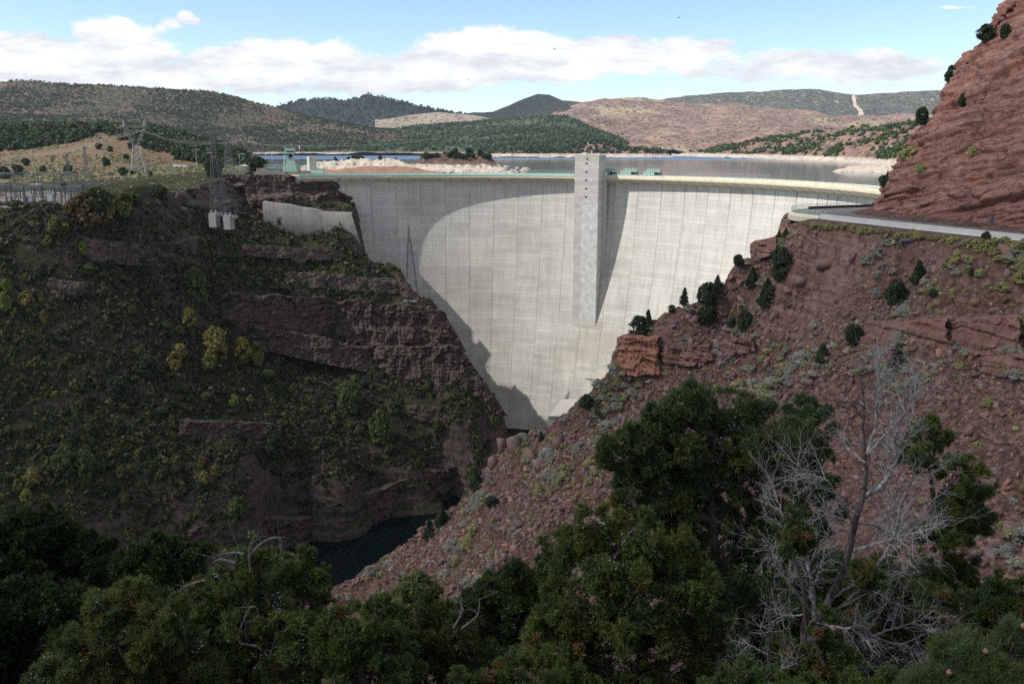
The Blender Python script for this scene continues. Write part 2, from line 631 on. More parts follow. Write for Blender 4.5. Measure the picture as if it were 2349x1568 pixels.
# behind the skyline of the slope the ground breaks away to the dam's foot
line = np.array([(200, 372), (155, 336), (133, 325), (112, 316), (100, 309), (93, 297)] + SIL[0:] + [(-88, 266), (-100, 258), (-130, 246)])
best = np.full(Zr.shape, 1e9)
for p0, p1 in zip(line[:-1], line[1:]):
    d = p1 - p0; L2 = (d ** 2).sum()
    t_ = np.clip(((Xg - p0[0]) * d[0] + (Yg - p0[1]) * d[1]) / L2, 0, 1)
    best = np.minimum(best, np.hypot(Xg - p0[0] - t_ * d[0], Yg - p0[1] - t_ * d[1]))


beyond = np.where(inside([tuple(q) for q in line] + [(-130, 900), (400, 900)], Xg, Yg), best, 0)
Zr = np.maximum(Zr - 4.0 * np.minimum(beyond, 14) - 1.5 * beyond, -175)
FR = Field(xs, ys, Zr)
tag(FR.obj('hillside', M['right_earth']), 'red talus hillside falling from the road to the river', 'hillside', kind='structure')

# ---- left (far) side
left_pts = []
LX = left_pts.append
for p in [(1040, 1138), (960, 1182), (860, 1203), (740, 1243), (640, 1262)]:
    LX(atz(*p, WATER_Z))
SIL_L = []
for p in [(806, 492, 515), (822, 540, 512), (845, 590, 509), (920, 622, 500), (965, 690, 491), (1010, 712, 486), (1030, 760, 470), (1050, 810, 455), (1100, 872, 440), (1155, 946, 432), (1148, 985, 427),
          (1120, 1050, 412), (1090, 1085, 402)]:
    x, y, z = at(*p)
    LX((x, y, z))
    SIL_L.append((x, y))
for p in [(0, 484, 391), (150, 482, 395), (-150, 486, 385), (300, 500, 412), (420, 478, 440), (480, 500, 458),
          (300, 560, 408), (500, 560, 446), (700, 560, 498), (100, 600, 376), (-150, 600, 362), (300, 700, 385), (500, 660, 432), (700, 660, 462), (850, 640, 486), (900, 690, 482),
          (520, 676, 431), (700, 690, 458), (900, 706, 477), (520, 742, 424), (700, 772, 450), (860, 800, 452), (1000, 830, 452), (1060, 866, 440),
          (100, 800, 352), (-150, 800, 335), (300, 850, 362), (500, 850, 390), (700, 900, 412), (900, 910, 424), (1050, 935, 422),
          (100, 1000, 325), (-150, 1000, 308), (300, 1000, 340), (500, 1000, 358), (700, 1000, 383), (900, 1000, 405), (1050, 1000, 414),
          (0, 1100, 303), (200, 1100, 315), (400, 1100, 329), (600, 1100, 347), (800, 1100, 368), (960, 1085, 392), (400, 1200, 320), (600, 1190, 336), (800, 1150, 364), (-150, 1150, 290), (0, 1180, 291)]:
    LX(at(*p))
left_pts += [atz(540, 398, 0.0)[:2] + (0.5,)]
left_pts = left_pts[:-1]
for p in [(520, 398, 512), (620, 400, 516), (700, 403, 516), (745, 407, 517), (780, 414, 519), (470, 420, 490), (380, 452, 480),
          (560, 455, 500), (640, 452, 506), (700, 458, 509), (760, 468, 511), (800, 484, 513), (600, 425, 510), (720, 430, 513), (600, 500, 494), (640, 526, 499), (720, 538, 504), (800, 548, 508)]:
    LX(at(*p))
    if p[1] < 415:
        x, y, z = at(*p); LX((x, y + 12, z + 0.6))
left_pts += [(-150, 560, 1.0), (-200, 560, 1.5), (-118, 560, 0.0), (-260, 560, -3), (-330, 560, -6), (-420, 560, -6), (-420, 400, -10), (-300, 470, -9), (-240, 470, -9), (-420, 300, -60), (-420, 240, -110),
             (-250, 520, -7), (-140, 300, -156), (-190, 275, -156), (-250, 245, -156), (-160, 262, -165), (-100, 310, -166), (-45, 372, -166), (40, 430, -160), (60, 500, -160), (60, 560, -160), (-40, 560, -110), (0, 500, -162), (-20, 480, -156), (-330, 235, -146)]
rbf_l = RBF(left_pts, 6.0)
xl = np.arange(-424, 62, 0.85)
yl = np.arange(232, 562, 0.85)
Xg, Yg = np.meshgrid(xl, yl)
Zl = rbf_l(Xg, Yg)
cap = -9.5 + 11.0 * sstep(-222, -165, Xg) + 9.5 * sstep(522, 552, Yg)
Zl = np.where(Yg > 380, np.minimum(Zl, cap), Zl)
flat = sstep(-3.0, -14.0, Zl) * np.where((Yg > 402) & (Zl > -14), 0.12, 1.0)
rough = 1.5 * fbm(p3(Xg, Yg), 16, 4) + 2.2 * fbm(p3(Xg, Yg), 50, 3) + 0.35 * fbm(p3(Xg, Yg), 3.5, 3, 0.6)
Zl = Zl + rough * flat + 0.4 * fbm(p3(Xg, Yg), 6, 3) * (1 - flat)
u_ = Xg / Yg
cl2 = sstep(18, 6, np.abs(Zl + 0.0 * Xg + 78 + 30 * (u_ + 0.2))) * sstep(-0.36, -0.30, u_)
cl_low = sstep(-120, -140, Zl)
cl_top = sstep(-36, -20, Zl) * sstep(-0.36, -0.31, u_)
ledge = sstep(0.0, 0.3, fbm(p3(Xg, Yg, Zl), 42, 3))
amt = np.clip(np.maximum.reduce([0.35 * ledge, cl2, cl_low, cl_top]), 0, 1) * sstep(-1.0, -4.0, Zl)
Zl = terrace(Zl, Xg, Yg, 9.0, (0.06, -0.04), amt, 0.62)
Zl = terrace(Zl, Xg, Yg, 3.1, (0.06, -0.04), amt * 0.3, 0.6)
b1, e1 = cells(Xg + 0.6 * rough, Yg + 0.6 * rough, 4.5, 3.6, 14)
Zl = Zl + (0.5 * fbm(p3(Xg, Yg, Zl * 0.25), 2.4, 2) + 0.8 * b1 * sstep(-0.1, 0.25, fbm(p3(Xg, Yg) + 31, 22, 3))) * flat
line_l = np.array([(-97, 560)] + SIL_L + [(-24, 390), (-20, 380)])
bl_ = np.full(Zl.shape, 1e9)
for p0, p1 in zip(line_l[:-1], line_l[1:]):
    d = p1 - p0; L2 = (d ** 2).sum()
    t_ = np.clip(((Xg - p0[0]) * d[0] + (Yg - p0[1]) * d[1]) / L2, 0, 1)
    bl_ = np.minimum(bl_, np.hypot(Xg - p0[0] - t_ * d[0], Yg - p0[1] - t_ * d[1]))
bl_ = np.where(inside([(-97, 800)] + [tuple(q) for q in line_l] + [(120, 380), (120, 800)], Xg, Yg), bl_, 0)
Zl = np.maximum(Zl - 3.5 * np.minimum(bl_, 14) - 1.5 * bl_, -178)
FL = Field(xl, yl, Zl)
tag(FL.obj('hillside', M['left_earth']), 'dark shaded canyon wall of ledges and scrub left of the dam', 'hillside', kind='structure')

# ---- river and lake
m, g = new_mat('river_water')
P = g.pos()
g.out((0.002, 0.005, 0.005), 0.22, g.bump(g.noise(g.mapping(P, (0.15, 0.4, 0.4)), 1.0, 2), 0.02, 0.3), 0.04)
M['river'] = m
tag(mobj('river', [(-330, 150, WATER_Z), (70, 260, WATER_Z), (70, 545, WATER_Z), (-330, 545, WATER_Z)], [(0, 1, 2, 3)], M['river']), kind='structure')

m, g = new_mat('lake_water')
P = g.pos()
x, y, z = g._sep(P)
wind = g.rng(g.math('ADD', y, g.math('MULTIPLY', g.noise(g.mapping(P, (0.002, 0.006, 1)), 1.0, 4), 900.0)), 2150.0, 2300.0)
nz1 = g.noise(g.mapping(P, (0.25, 0.06, 0.25)), 1.0, 3, 0.5)
col = g.mix(wind, (0.020, 0.028, 0.030), (0.045, 0.085, 0.15))
p_ = g.out(col, g.math('ADD', 0.10, g.math('MULTIPLY', wind, 0.28)), g.bump(nz1, 0.10, 0.25), 0.5)
M['lake'] = m
CX, CY, RAD = -36.0, 359.0, 186.0
arc = [(CX + 197 * math.cos(t), CY + 197 * math.sin(t), LAKE_Z) for t in np.radians(np.arange(0, 121, 3))]
lake = [(9000, 345, LAKE_Z), (9000, 9500, LAKE_Z), (-9000, 9500, LAKE_Z), (-9000, 563, LAKE_Z), (arc[-1][0], 563, LAKE_Z)]
ring = arc[::-1]
me = bpy.data.meshes.new('lake')
import bmesh
bm = bmesh.new()
vs = [bm.verts.new(p) for p in lake + ring]
bm.faces.new(vs)
bmesh.ops.triangulate(bm, faces=bm.faces[:])
bm.to_mesh(me); bm.free()
me.materials.append(M['lake'])
tag(link('lake', me), kind='structure')


# ------------------------------------------------------------------ lofted landforms
def catmull(A, n):
    """smooth interpolation along axis 0 to n samples"""
    A = np.asarray(A, float)
    k = len(A)
    t = np.linspace(0, k - 1, n)
    i = np.clip(np.floor(t).astype(int), 0, k - 2)
    f = (t - i).reshape(-1, *([1] * (A.ndim - 1)))
    a0 = A[np.clip(i - 1, 0, k - 1)]; a1 = A[i]; a2 = A[i + 1]; a3 = A[np.clip(i + 2, 0, k - 1)]
    return a1 + 0.5 * f * (a2 - a0 + f * (2 * a0 - 5 * a1 + 4 * a2 - a3 + f * (3 * (a1 - a2) + a3 - a0)))


def rows_px(rows, ncol):
    """rows of (px, py, Y) -> (nrow, ncol, 3) world points on common px columns"""
    lo = min(r[0][0] for r in rows); hi = max(r[-1][0] for r in rows)
    out = []
    for r in rows:
        r = np.array(r, float)
        px = np.linspace(lo, hi, ncol) if r[0][0] <= lo + 1 and r[-1][0] >= hi - 1 else np.linspace(r[0][0], r[-1][0], ncol)
        py = np.interp(px, r[:, 0], r[:, 1]); Y = np.interp(px, r[:, 0], r[:, 2])
        out.append([at(a, b, c) for a, b, c in zip(px, py, Y)])
    return np.array(out)


def landform(name, rows, mat, ncol, nrow, amp, scale, label, cat, kind='structure', back=None, amp_edge=0.3, world=False, ridge=False, octv=5, ter=None):
    W = np.array(rows, float) if world else rows_px(rows, ncol)
    if back:
        b = W[-1].copy(); b[:, 1] += back[0]; b[:, 2] = back[1]; b[:, 0] *= (b[:, 1] / (b[:, 1] - back[0]))
        W = np.concatenate([W, b[None]], 0)
    V = catmull(W, nrow)
    if world:
        V = catmull(V.transpose(1, 0, 2), ncol).transpose(1, 0, 2)
    nz = fbm(V, scale, octv, 0.52, ridge)
    V[..., 2] += amp * nz
    if ter:
        h = V[..., 2] / ter[0]; f = h - np.floor(h)
        V[..., 2] += (np.where(f < 0.55, f * 0.35, 0.19 + 0.81 * sstep(0.55, 1, f)) - f) * ter[0] * ter[1]
    o = mobj(name, V.reshape(-1, 3), grid_faces(V.shape[0], V.shape[1]), mat, smooth=False)
    tag(o, label, cat, kind=kind)
    return V


M['hill_left'] = hill_mat('wooded_red_hill', (0.170, 0.105, 0.085), (0.100, 0.095, 0.060), (0.030, 0.042, 0.024), 0.80, (0.32, 0.20, 0.165), 0.22, True, 0.13)
M['hill_dark'] = hill_mat('dark_pine_hill', (0.055, 0.065, 0.050), (0.075, 0.075, 0.055), (0.020, 0.032, 0.026), 0.75, (0.16, 0.13, 0.11), 0.05, False, 0.07)
M['hill_bare'] = hill_mat('bare_tan_slope', (0.33, 0.27, 0.215), (0.27, 0.225, 0.175), (0.09, 0.085, 0.06), 0.30, None, 0, False, 0.06)
M['hill_green'] = hill_mat('green_pine_flat', (0.085, 0.105, 0.060), (0.12, 0.12, 0.075), (0.035, 0.058, 0.034), 0.72, (0.26, 0.19, 0.15), 0.0, True, 0.11)
M['hill_tan'] = hill_mat('burnt_tan_hills', (0.315, 0.208, 0.155), (0.225, 0.152, 0.120), (0.085, 0.068, 0.060), 0.52, None, 0, True, 0.075, 0.0016, (0.36, 0.295, 0.185))
M['hill_ridge'] = hill_mat('rocky_green_ridge', (0.085, 0.085, 0.062), (0.17, 0.155, 0.13), (0.034, 0.048, 0.034), 0.74, (0.36, 0.33, 0.29), 0.30, False, 0.05)
M['bank_right'] = hill_mat('red_rock_bank', (0.24, 0.15, 0.125), (0.30, 0.185, 0.15), (0.045, 0.062, 0.036), 0.42, (0.36, 0.215, 0.17), 0.45, True, 0.16, 0.004)

HILLS = {}
HILLS['left'] = landform('hill', [[(-250, 330, 1500), (300, 340, 1700), (620, 352, 2500), (900, 354, 2550), (1150, 354, 2600)],
                                  [(-250, 285, 2100), (300, 290, 2300), (620, 318, 2700), (900, 336, 2750), (1150, 342, 2750)],
                                  [(-250, 235, 2700), (300, 243, 2800), (620, 276, 3000), (900, 316, 3000), (1150, 332, 2950)],
                                  [(-250, 198, 3250), (0, 197, 3250), (60, 195, 3250), (150, 196, 3250), (250, 200, 3250), (370, 208, 3250), (450, 215, 3250), (520, 226, 3250), (580, 238, 3250), (640, 252, 3250), (700, 268, 3250), (760, 282, 3250), (830, 296, 3250), (900, 307, 3250), (1000, 320, 3200), (1150, 330, 3150)]],
                         M['hill_left'], 420, 150, 15, 260, 'long wooded hill of red rock rising behind the reservoir at left', 'hill', back=(700, -20))
HILLS['dark_pair'] = landform('hill', [[(520, 330, 4200), (800, 320, 4300), (1000, 310, 4400), (1250, 330, 4600)],
                                       [(520, 290, 5000), (800, 285, 5000), (1000, 290, 5000), (1250, 305, 5200)],
                                       [(520, 262, 6300), (630, 252, 6300), (660, 243, 6300), (685, 236, 6300), (720, 231, 6300), (765, 231, 6300), (790, 238, 6300), (815, 231, 6300), (847, 221, 6300), (885, 229, 6300), (930, 240, 6300), (1000, 255, 6300), (1060, 264, 6300), (1120, 275, 6300), (1250, 300, 6300)]],
                              M['hill_dark'], 300, 90, 22, 380, 'dark double-peaked mountain in cloud shadow behind the lake', 'mountain', back=(1200, 0))
HILLS['bare'] = landform('hill', [[(860, 292, 4050), (1000, 300, 4050), (1080, 302, 4050), (1170, 292, 4050)],
                                  [(860, 285, 4250), (960, 281, 4300), (1060, 277, 4300), (1170, 288, 4250)],
                                  [(860, 279, 4500), (930, 268, 4600), (1010, 261, 4600), (1060, 264, 4600), (1110, 274, 4600), (1170, 288, 4500)]],
                         M['hill_bare'], 120, 40, 9, 150, 'bare tan slope below the dark double peak', 'hill', back=(500, 0))
HILLS['cone'] = landform('hill', [[(1020, 330, 4300), (1250, 330, 4300), (1480, 330, 4400)],
                                  [(1020, 290, 5000), (1250, 280, 5000), (1480, 290, 5000)],
                                  [(1020, 268, 5900), (1090, 261, 5900), (1130, 260, 5900), (1165, 246, 5900), (1200, 229, 5900), (1232, 218, 5900), (1258, 221, 5900), (1290, 233, 5900), (1340, 238, 5900), (1400, 246, 5900), (1480, 262, 5900)]],
                         M['hill_dark'], 200, 80, 16, 300, 'dark single peak right of the double peak', 'mountain', back=(1000, 0))
HILLS['tan'] = landform('hill', [[(1180, 352, 2900), (1400, 352, 2700), (1600, 357, 2450), (1800, 350, 2500), (2300, 350, 2600)],
                                 [(1180, 338, 3300), (1400, 338, 3100), (1600, 335, 3000), (1800, 322, 3100), (2300, 318, 3200)],
                                 [(1180, 312, 3900), (1400, 312, 3800), (1600, 311, 3800), (1800, 300, 3900), (2300, 296, 4000)],
                                 [(1180, 285, 4600), (1400, 275, 4700), (1600, 280, 4700), (1800, 280, 4800), (2300, 284, 5000)],
                                 [(1180, 285, 5400), (1260, 262, 5500), (1320, 246, 5600), (1370, 233, 5700), (1405, 228, 5700), (1450, 225, 5700), (1480, 222, 5700), (1510, 227, 5700), (1560, 231, 5700), (1620, 233, 5700), (1700, 240, 5600), (1800, 257, 5500), (1900, 268, 5500), (2300, 280, 5600)]],
                        M['hill_tan'], 420, 170, 62, 420, 'burnt tan hills with dead trees across the lake', 'hill', back=(900, -10), ridge=False)
HILLS['ridge'] = landform('hill', [[(1500, 300, 5200), (1800, 300, 5200), (2400, 300, 5200)],
                                   [(1500, 268, 6200), (1800, 272, 6200), (1960, 276, 6200), (2400, 276, 6200)],
                                   [(1500, 244, 7000), (1800, 240, 7000), (1960, 246, 7000), (2400, 244, 7000)],
                                   [(1500, 236, 7600), (1580, 229, 7600), (1640, 225, 7600), (1720, 223, 7600), (1780, 218, 7600), (1835, 212, 7600), (1875, 211, 7600), (1920, 218, 7600), (1955, 222, 7600), (2000, 220, 7600), (2060, 217, 7600), (2150, 214, 7600), (2250, 212, 7600), (2400, 214, 7600)]],
                          M['hill_ridge'], 300, 110, 40, 420, 'long rocky green ridge on the right skyline', 'mountain', back=(1500, 0))
HILLS['green'] = landform('hill', [[(560, 352, 2470), (800, 354, 2450), (1000, 353, 2450), (1150, 354, 2400), (1300, 352, 2400), (1440, 352, 2450)],
                                   [(560, 343, 2620), (800, 341, 2600), (1000, 338, 2600), (1150, 334, 2560), (1300, 330, 2560), (1440, 342, 2550)],
                                   [(560, 336, 2900), (800, 322, 3000), (1000, 314, 3100), (1150, 305, 3100), (1300, 300, 3000), (1380, 318, 2900), (1440, 336, 2800)],
                                   [(560, 331, 3200), (700, 318, 3300), (800, 304, 3500), (900, 296, 3600), (1000, 290, 3700), (1100, 284, 3800), (1180, 274, 3900), (1260, 266, 3900), (1305, 272, 3900), (1335, 290, 3700), (1390, 308, 3400), (1440, 330, 3100)]],
                          M['hill_green'], 360, 120, 14, 160, 'green pine country behind the far lake shore', 'forest land', back=(500, -10))
HILLS['point'] = landform('headland', [[(1110, 358, 2060), (1300, 361, 2060), (1420, 363, 2050), (1480, 363, 2040), (1545, 362, 2060)],
                                   [(1110, 355, 2080), (1300, 351, 2080), (1420, 352, 2075), (1480, 351, 2070), (1545, 360, 2090)],
                                   [(1110, 352, 2120), (1180, 347, 2130), (1240, 342, 2140), (1300, 338, 2150), (1330, 331, 2160), (1362, 323, 2160), (1400, 326, 2160), (1425, 337, 2150), (1440, 342, 2140), (1480, 340, 2130), (1520, 345, 2120), (1545, 358, 2110)]],
                          M['bank_right'], 260, 50, 4.5, 40, 'low wooded point with a white waterline reaching into the lake', 'headland', back=(120, -14), ter=(7, 0.6))
HILLS['bank'] = landform('shore_bank', [[(1540, 361, 2250), (1700, 364, 1900), (1900, 374, 1480), (1960, 378, 1350), (2120, 392, 1000), (2250, 400, 900)],
                                  [(1540, 359, 2300), (1700, 356, 1950), (1900, 362, 1530), (1960, 364, 1400), (2120, 372, 1050), (2250, 372, 950)],
                                  [(1540, 356, 2400), (1700, 345, 2050), (1900, 334, 1650), (1960, 332, 1500), (2120, 330, 1200), (2250, 320, 1100)],
                                  [(1540, 355, 2500), (1620, 346, 2400), (1680, 335, 2300), (1720, 325, 2250), (1800, 313, 2100), (1900, 302, 1950), (2000, 293, 1850), (2080, 286, 1750), (2150, 278, 1700), (2250, 262, 1600)]],
                         M['bank_right'], 420, 130, 9, 60, 'red rock bank with scattered junipers at the right of the lake', 'bank', back=(200, -14), ter=(9, 0.65))
HILLS['spit'] = landform('rock_spit', [[(1908, 394, 900), (1990, 402, 868), (2075, 410, 815), (2160, 416, 780)],
                                  [(1912, 391, 905), (1990, 390, 890), (2075, 392, 870), (2160, 392, 850)],
                                  [(1916, 390, 912), (1940, 381, 920), (1985, 378, 930), (2075, 376, 930), (2160, 374, 930)]],
                         None, 150, 36, 3.0, 14, 'low white rock spit at the right edge of the lake', 'rock spit', back=(40, -12), ter=(3, 0.6))


# white lake-shore rock
def shore_mat(name, a, b, dark, top=None, top_z=None):
    m, g = new_mat(name)
    P = g.pos()
    x, y, z = g._sep(P)
    n1 = g.noise(P, 0.12, 7, 0.7)
    n2 = g.noise(g.comb(g.math('MULTIPLY', x, 0.3), g.math('MULTIPLY', y, 0.3), g.math('MULTIPLY', z, 0.9)), 1.0, 6, 0.7)
    col = g.mix(g.rng(n1, 0.4, 0.6), a, b)
    col = g.mix(g.rng(n2, 0.46, 0.36), col, dark)
    if top:
        h = g.math('ADD', z, g.math('MULTIPLY', g.math('SUBTRACT', n1, 0.5), 6.0))
        t = g.mix(g.rng(g.noise(P, 0.2, 5, 0.7), 0.4, 0.6), top, tuple(c * 0.45 for c in top))
        col = g.mix(g.rng(h, top_z, top_z + 1.0), col, t)
    hgt = g.math('ADD', g.math('MULTIPLY', n2, 2.5), n1)
    g.out(col, 0.95, g.bump(hgt, 0.9, 1.0), 0.1)
    return m


M['shore'] = shore_mat('white_shore_rock', (0.58, 0.50, 0.40), (0.48, 0.42, 0.35), (0.26, 0.21, 0.18))
M['island'] = shore_mat('island_rock', (0.56, 0.49, 0.40), (0.46, 0.39, 0.32), (0.24, 0.18, 0.15), (0.17, 0.115, 0.09), -1.0)
M['red_mound'] = shore_mat('red_mound_rock', (0.26, 0.145, 0.11), (0.32, 0.20, 0.15), (0.13, 0.07, 0.055), (0.30, 0.25, 0.14), 5.0)
M['gravel'] = shore_mat('grey_gravel', (0.42, 0.38, 0.34), (0.36, 0.31, 0.27), (0.2, 0.16, 0.14))
for o in bpy.data.objects:
    if o.type == 'MESH' and len(o.data.materials) == 0:
        o.data.materials.append(M['shore'])
ISL = {}
ISL['white'] = landform('island', [[(690, 396, 930), (800, 394, 930), (900, 394, 930), (985, 393, 930)],
                                   [(690, 388, 945), (760, 384, 950), (850, 384, 955), (920, 383, 955), (985, 388, 945)],
                                   [(690, 384, 955), (735, 370, 975), (790, 368, 985), (830, 364, 985), (860, 366, 985), (893, 366, 985), (930, 374, 975), (985, 381, 960)]],
                        M['shore'], 240, 46, 4.2, 9, 'white rock ridge on the lake shore behind the left end of the dam', 'island', back=(25, -12), octv=4, ter=(4.0, 0.7))
ISL['main'] = landform('island', [[(935, 397, 850), (1040, 399, 840), (1140, 400, 835), (1215, 401, 838)],
                                  [(935, 390, 875), (1000, 383, 885), (1080, 383, 885), (1140, 386, 880), (1215, 400, 850)],
                                  [(935, 384, 900), (970, 372, 910), (1040, 366, 915), (1100, 366, 915), (1140, 377, 905), (1215, 399, 860)],
                                  [(935, 381, 920), (962, 365, 930), (1000, 358, 935), (1040, 353, 940), (1075, 349, 940), (1102, 351, 940), (1125, 362, 935), (1140, 374, 925), (1160, 385, 900), (1215, 398, 870)]],
                       M['island'], 260, 90, 4.0, 12, 'rocky island topped with junipers just behind the dam crest', 'island', back=(45, -12), octv=5, ter=(5.0, 0.7))
ISL['mound'] = landform('island', [[(690, 402, 800), (800, 402, 800), (900, 402, 800), (1010, 402, 800)],
                                   [(690, 394, 835), (800, 393, 835), (900, 391, 835), (1010, 397, 825)],
                                   [(690, 392, 850), (760, 389, 862), (830, 383, 870), (900, 382, 870), (950, 384, 862), (1010, 395, 840)]],
                        M['red_mound'], 180, 50, 2.2, 16, 'low red earth mound between the crest and the white rock ridge', 'mound', back=(30, -12))

# the pipeline cut, a strip of bare earth on the ridge
V = HILLS['ridge']
m, g = new_mat('bare_cut')
P = g.pos()
g.out(g.mix(g.rng(g.noise(P, 0.03, 6, 0.7), 0.35, 0.65), (0.40, 0.32, 0.24), (0.52, 0.44, 0.34)), 0.95)
colpx = np.linspace(1500, 2400, V.shape[1])


def on_ridge(px, t):
    c = np.clip((px - 1500) / 900 * (V.shape[1] - 1), 0, V.shape[1] - 2); i = int(c); f = c - i
    r = t * (V.shape[0] - 1); j = int(r); e = r - j
    q = (V[j, i] * (1 - f) + V[j, i + 1] * f) * (1 - e) + (V[j + 1, i] * (1 - f) + V[j + 1, i + 1] * f) * e
    return q + np.array([0, -14.0, 6.0])


cv, n = [], 22
for k in range(n):
    t = 0.20 + 0.548 * k / (n - 1)
    f = k / (n - 1)
    cxp = 1972 - 14 * f + 5 * math.sin(f * 6)
    w = 14 - 8 * f + 1.5 * math.sin(k * 1.7)
    cv += [on_ridge(cxp - w / 2, t), on_ridge(cxp, t), on_ridge(cxp + w / 2, t)]
tag(mobj('dirt_track', cv, grid_faces(n, 3), m), kind='structure')
# ------------------------------------------------------------------ left plateau
def proj(P):
    P = np.asarray(P, float)
    a = P[..., 0] / P[..., 1]; s = (P[..., 2] - CAM_Z) / P[..., 1]
    v = (s * CP + SP) / (CP - s * SP)
    return 1174.5 + a * (CP + v * SP) * FPX, 784 - v * FPX


PLAT = landform('plateau', [[(-250, 462, 543), (0, 460, 543), (150, 456, 545), (300, 442, 549), (420, 428, 553), (520, 422, 553), (625, 422, 553)],
                            [(-250, 434, 546), (0, 432, 546), (150, 428, 548), (300, 412, 552), (420, 400, 556), (520, 396, 556), (625, 397, 556)],
                            [(-250, 404, 640), (0, 402, 640), (150, 402, 630), (300, 397, 622), (420, 388, 640), (520, 386.5, 650), (625, 393, 600)],
                            [(-250, 384, 760), (0, 374, 760), (100, 373, 740), (200, 358, 740), (270, 372, 690), (330, 388, 680), (420, 383.5, 700), (520, 381, 720), (612, 390, 660)],
                            [(-250, 352, 860), (0, 347, 860), (100, 341, 840), (220, 322, 830), (300, 345, 790), (350, 372, 760), (420, 378, 770), (520, 376, 790), (605, 386, 720)],
                            [(-250, 306, 960), (0, 299, 960), (100, 297, 960), (200, 294, 960), (330, 297, 950), (400, 311, 930), (450, 323, 910), (520, 343, 880), (560, 360, 860), (600, 382, 830)]],
                M['plateau_earth'], 330, 150, 2.0, 45, 'red earth plateau with scattered brush behind the left canyon rim', 'plateau', back=(150, -12))

# ------------------------------------------------------------------ red cliff beside the road
base = np.array([(205, 70, -5), (174, 150, -4.3), (152, 190, -4.2), (138, 222, -4.0), (130, 246, -4.0), (124.5, 266, -4.0), (120, 284, -4.0), (120.5, 291, -4.0), (126, 298, -4.0), (139, 305, -4), (165, 317, -4), (200, 336, -4)], float)
offs = [(-6, -1.5, 0), (0, 0, 0), (8, 3.0, .5), (19, 10, 2), (30.5, 17.5, 3.5), (48, 29.5, 5), (66.5, 44, 7), (93, 66, 12), (112, 92, 20), (120, 130, 25)]
bn = np.gradient(base[:, :2], axis=0)
nrm = np.stack([bn[:, 1], -bn[:, 0]], 1)
nrm /= np.linalg.norm(nrm, axis=1, keepdims=True)
nrm *= np.sign((nrm * np.array([1.0, 0.25])).sum(1, keepdims=True))
nrm[7:] = np.array([0.93, 0.05]) * np.linspace(1, 0.55, 5)[:, None]
nrm[6] = (0.98, 0.2); nrm[5] = (0.97, 0.25)
rows = []
for h, b, yb in offs:
    r = base.copy()
    r[:, :2] += nrm * b
    r[:, 2] += h
    rows.append(r)
W = catmull(np.array(rows), 420)
W = catmull(W.transpose(1, 0, 2), 760).transpose(1, 0, 2)
dU = np.gradient(W, axis=1); dV = np.gradient(W, axis=0)
N = np.cross(dV, dU); N /= np.linalg.norm(N, axis=-1, keepdims=True) + 1e-9
N *= np.sign((N * np.array([-1, -0.5, 0.1])).sum(-1, keepdims=True))
along = (W[..., 0] * 0.37 - W[..., 1] * 0.93)
strat = W[..., 2] - 0.20 * along + 2.5 * fbm(W, 35, 3)
blk = fbm(p3(along, W[..., 2] * 0.5, strat), 9, 4)


def ledges(h, step, sharp=0.72):
    f = h / step - np.floor(h / step)
    k = np.floor(h / step)
    j = _hash(k.astype(np.int64), (k * 0 + 3).astype(np.int64), (k * 0 + 5).astype(np.int64))
    return np.where(f < sharp, f / sharp, (1 - f) / (1 - sharp)) * (0.6 + 0.5 * j)


vert = fbm(p3(along, along * 0, W[..., 2] * 0.12), 5.0, 4)
disp = 1.5 * fbm(W, 26, 3) + 0.3 * blk + 0.5 * ledges(strat, 6.3, 0.82) + 0.2 * vert + 0.10 * fbm(W, 1.8, 2)
ph = (strat / 9.5 + 0.05 * fbm(W, 8, 2)) % 1.0
deep = sstep(0.70, 0.76, ph) * sstep(0.88, 0.83, ph) * sstep(-0.22, 0.02, fbm(p3(along, W[..., 1] * 0, strat * 2.5) + 99, 24, 3))
ph2 = (strat / 3.7 + 0.08 * fbm(W + 30, 6, 2)) % 1.0
deep2 = sstep(0.62, 0.72, ph2) * sstep(0.92, 0.84, ph2) * sstep(0.0, 0.2, fbm(p3(along, W[..., 1] * 0, strat * 2.5) + 199, 14, 3))
disp = disp - 2.3 * deep - 0.9 * deep2
wv = 0.45 * fbm(W, 7, 3)
b1, e1 = cells(along + wv, strat + 0.3 * wv, 15.0, 2.3, 1); b2, e2 = cells(along + 0.6 * wv, strat + 0.2 * wv, 4.2, 0.95, 2)
b0, e0 = cells(along + wv, strat + wv, 22.0, 7.5, 7)
disp = 0.7 * disp + 1.2 * b0 + 1.45 * b1 + 0.35 * b2 - 1.5 * sstep(0.07, 0.02, e0) - 1.1 * sstep(0.16, 0.04, e1) * sstep(-0.2, 0.2, fbm(W + 41, 20, 2)) - 0.55 * sstep(0.2, 0.05, e2) * sstep(-0.2, 0.3, fbm(W + 12, 16, 2))
foot = sstep(-0.5, 5.0, W[..., 2] + 4.0)
W = W + N * (disp * foot * 0.85)[..., None]
m, g = new_mat('red_cliff_rock')
P = g.pos()
x, y, z = g._sep(P)
al = g.math('SUBTRACT', g.math('MULTIPLY', x, 0.37), g.math('MULTIPLY', y, 0.93))
h = g.math('ADD', g.math('SUBTRACT', z, g.math('MULTIPLY', al, 0.20)), g.math('MULTIPLY', g.math('SUBTRACT', g.noise(P, 0.03, 4), 0.5), 8.0))
hv = g.comb(g.math('MULTIPLY', al, 0.03), 0.0, h)
s1 = g.noise(hv, 0.28, 7, 0.68)
s2 = g.noise(g.comb(g.math('MULTIPLY', al, 0.10), g.math('MULTIPLY', x, 0.05), h), 1.6, 5, 0.7)
vc = g.noise(g.comb(g.math('MULTIPLY', al, 0.8), g.math('MULTIPLY', x, 0.5), g.math('MULTIPLY', z, 0.09)), 0.7, 6, 0.68)
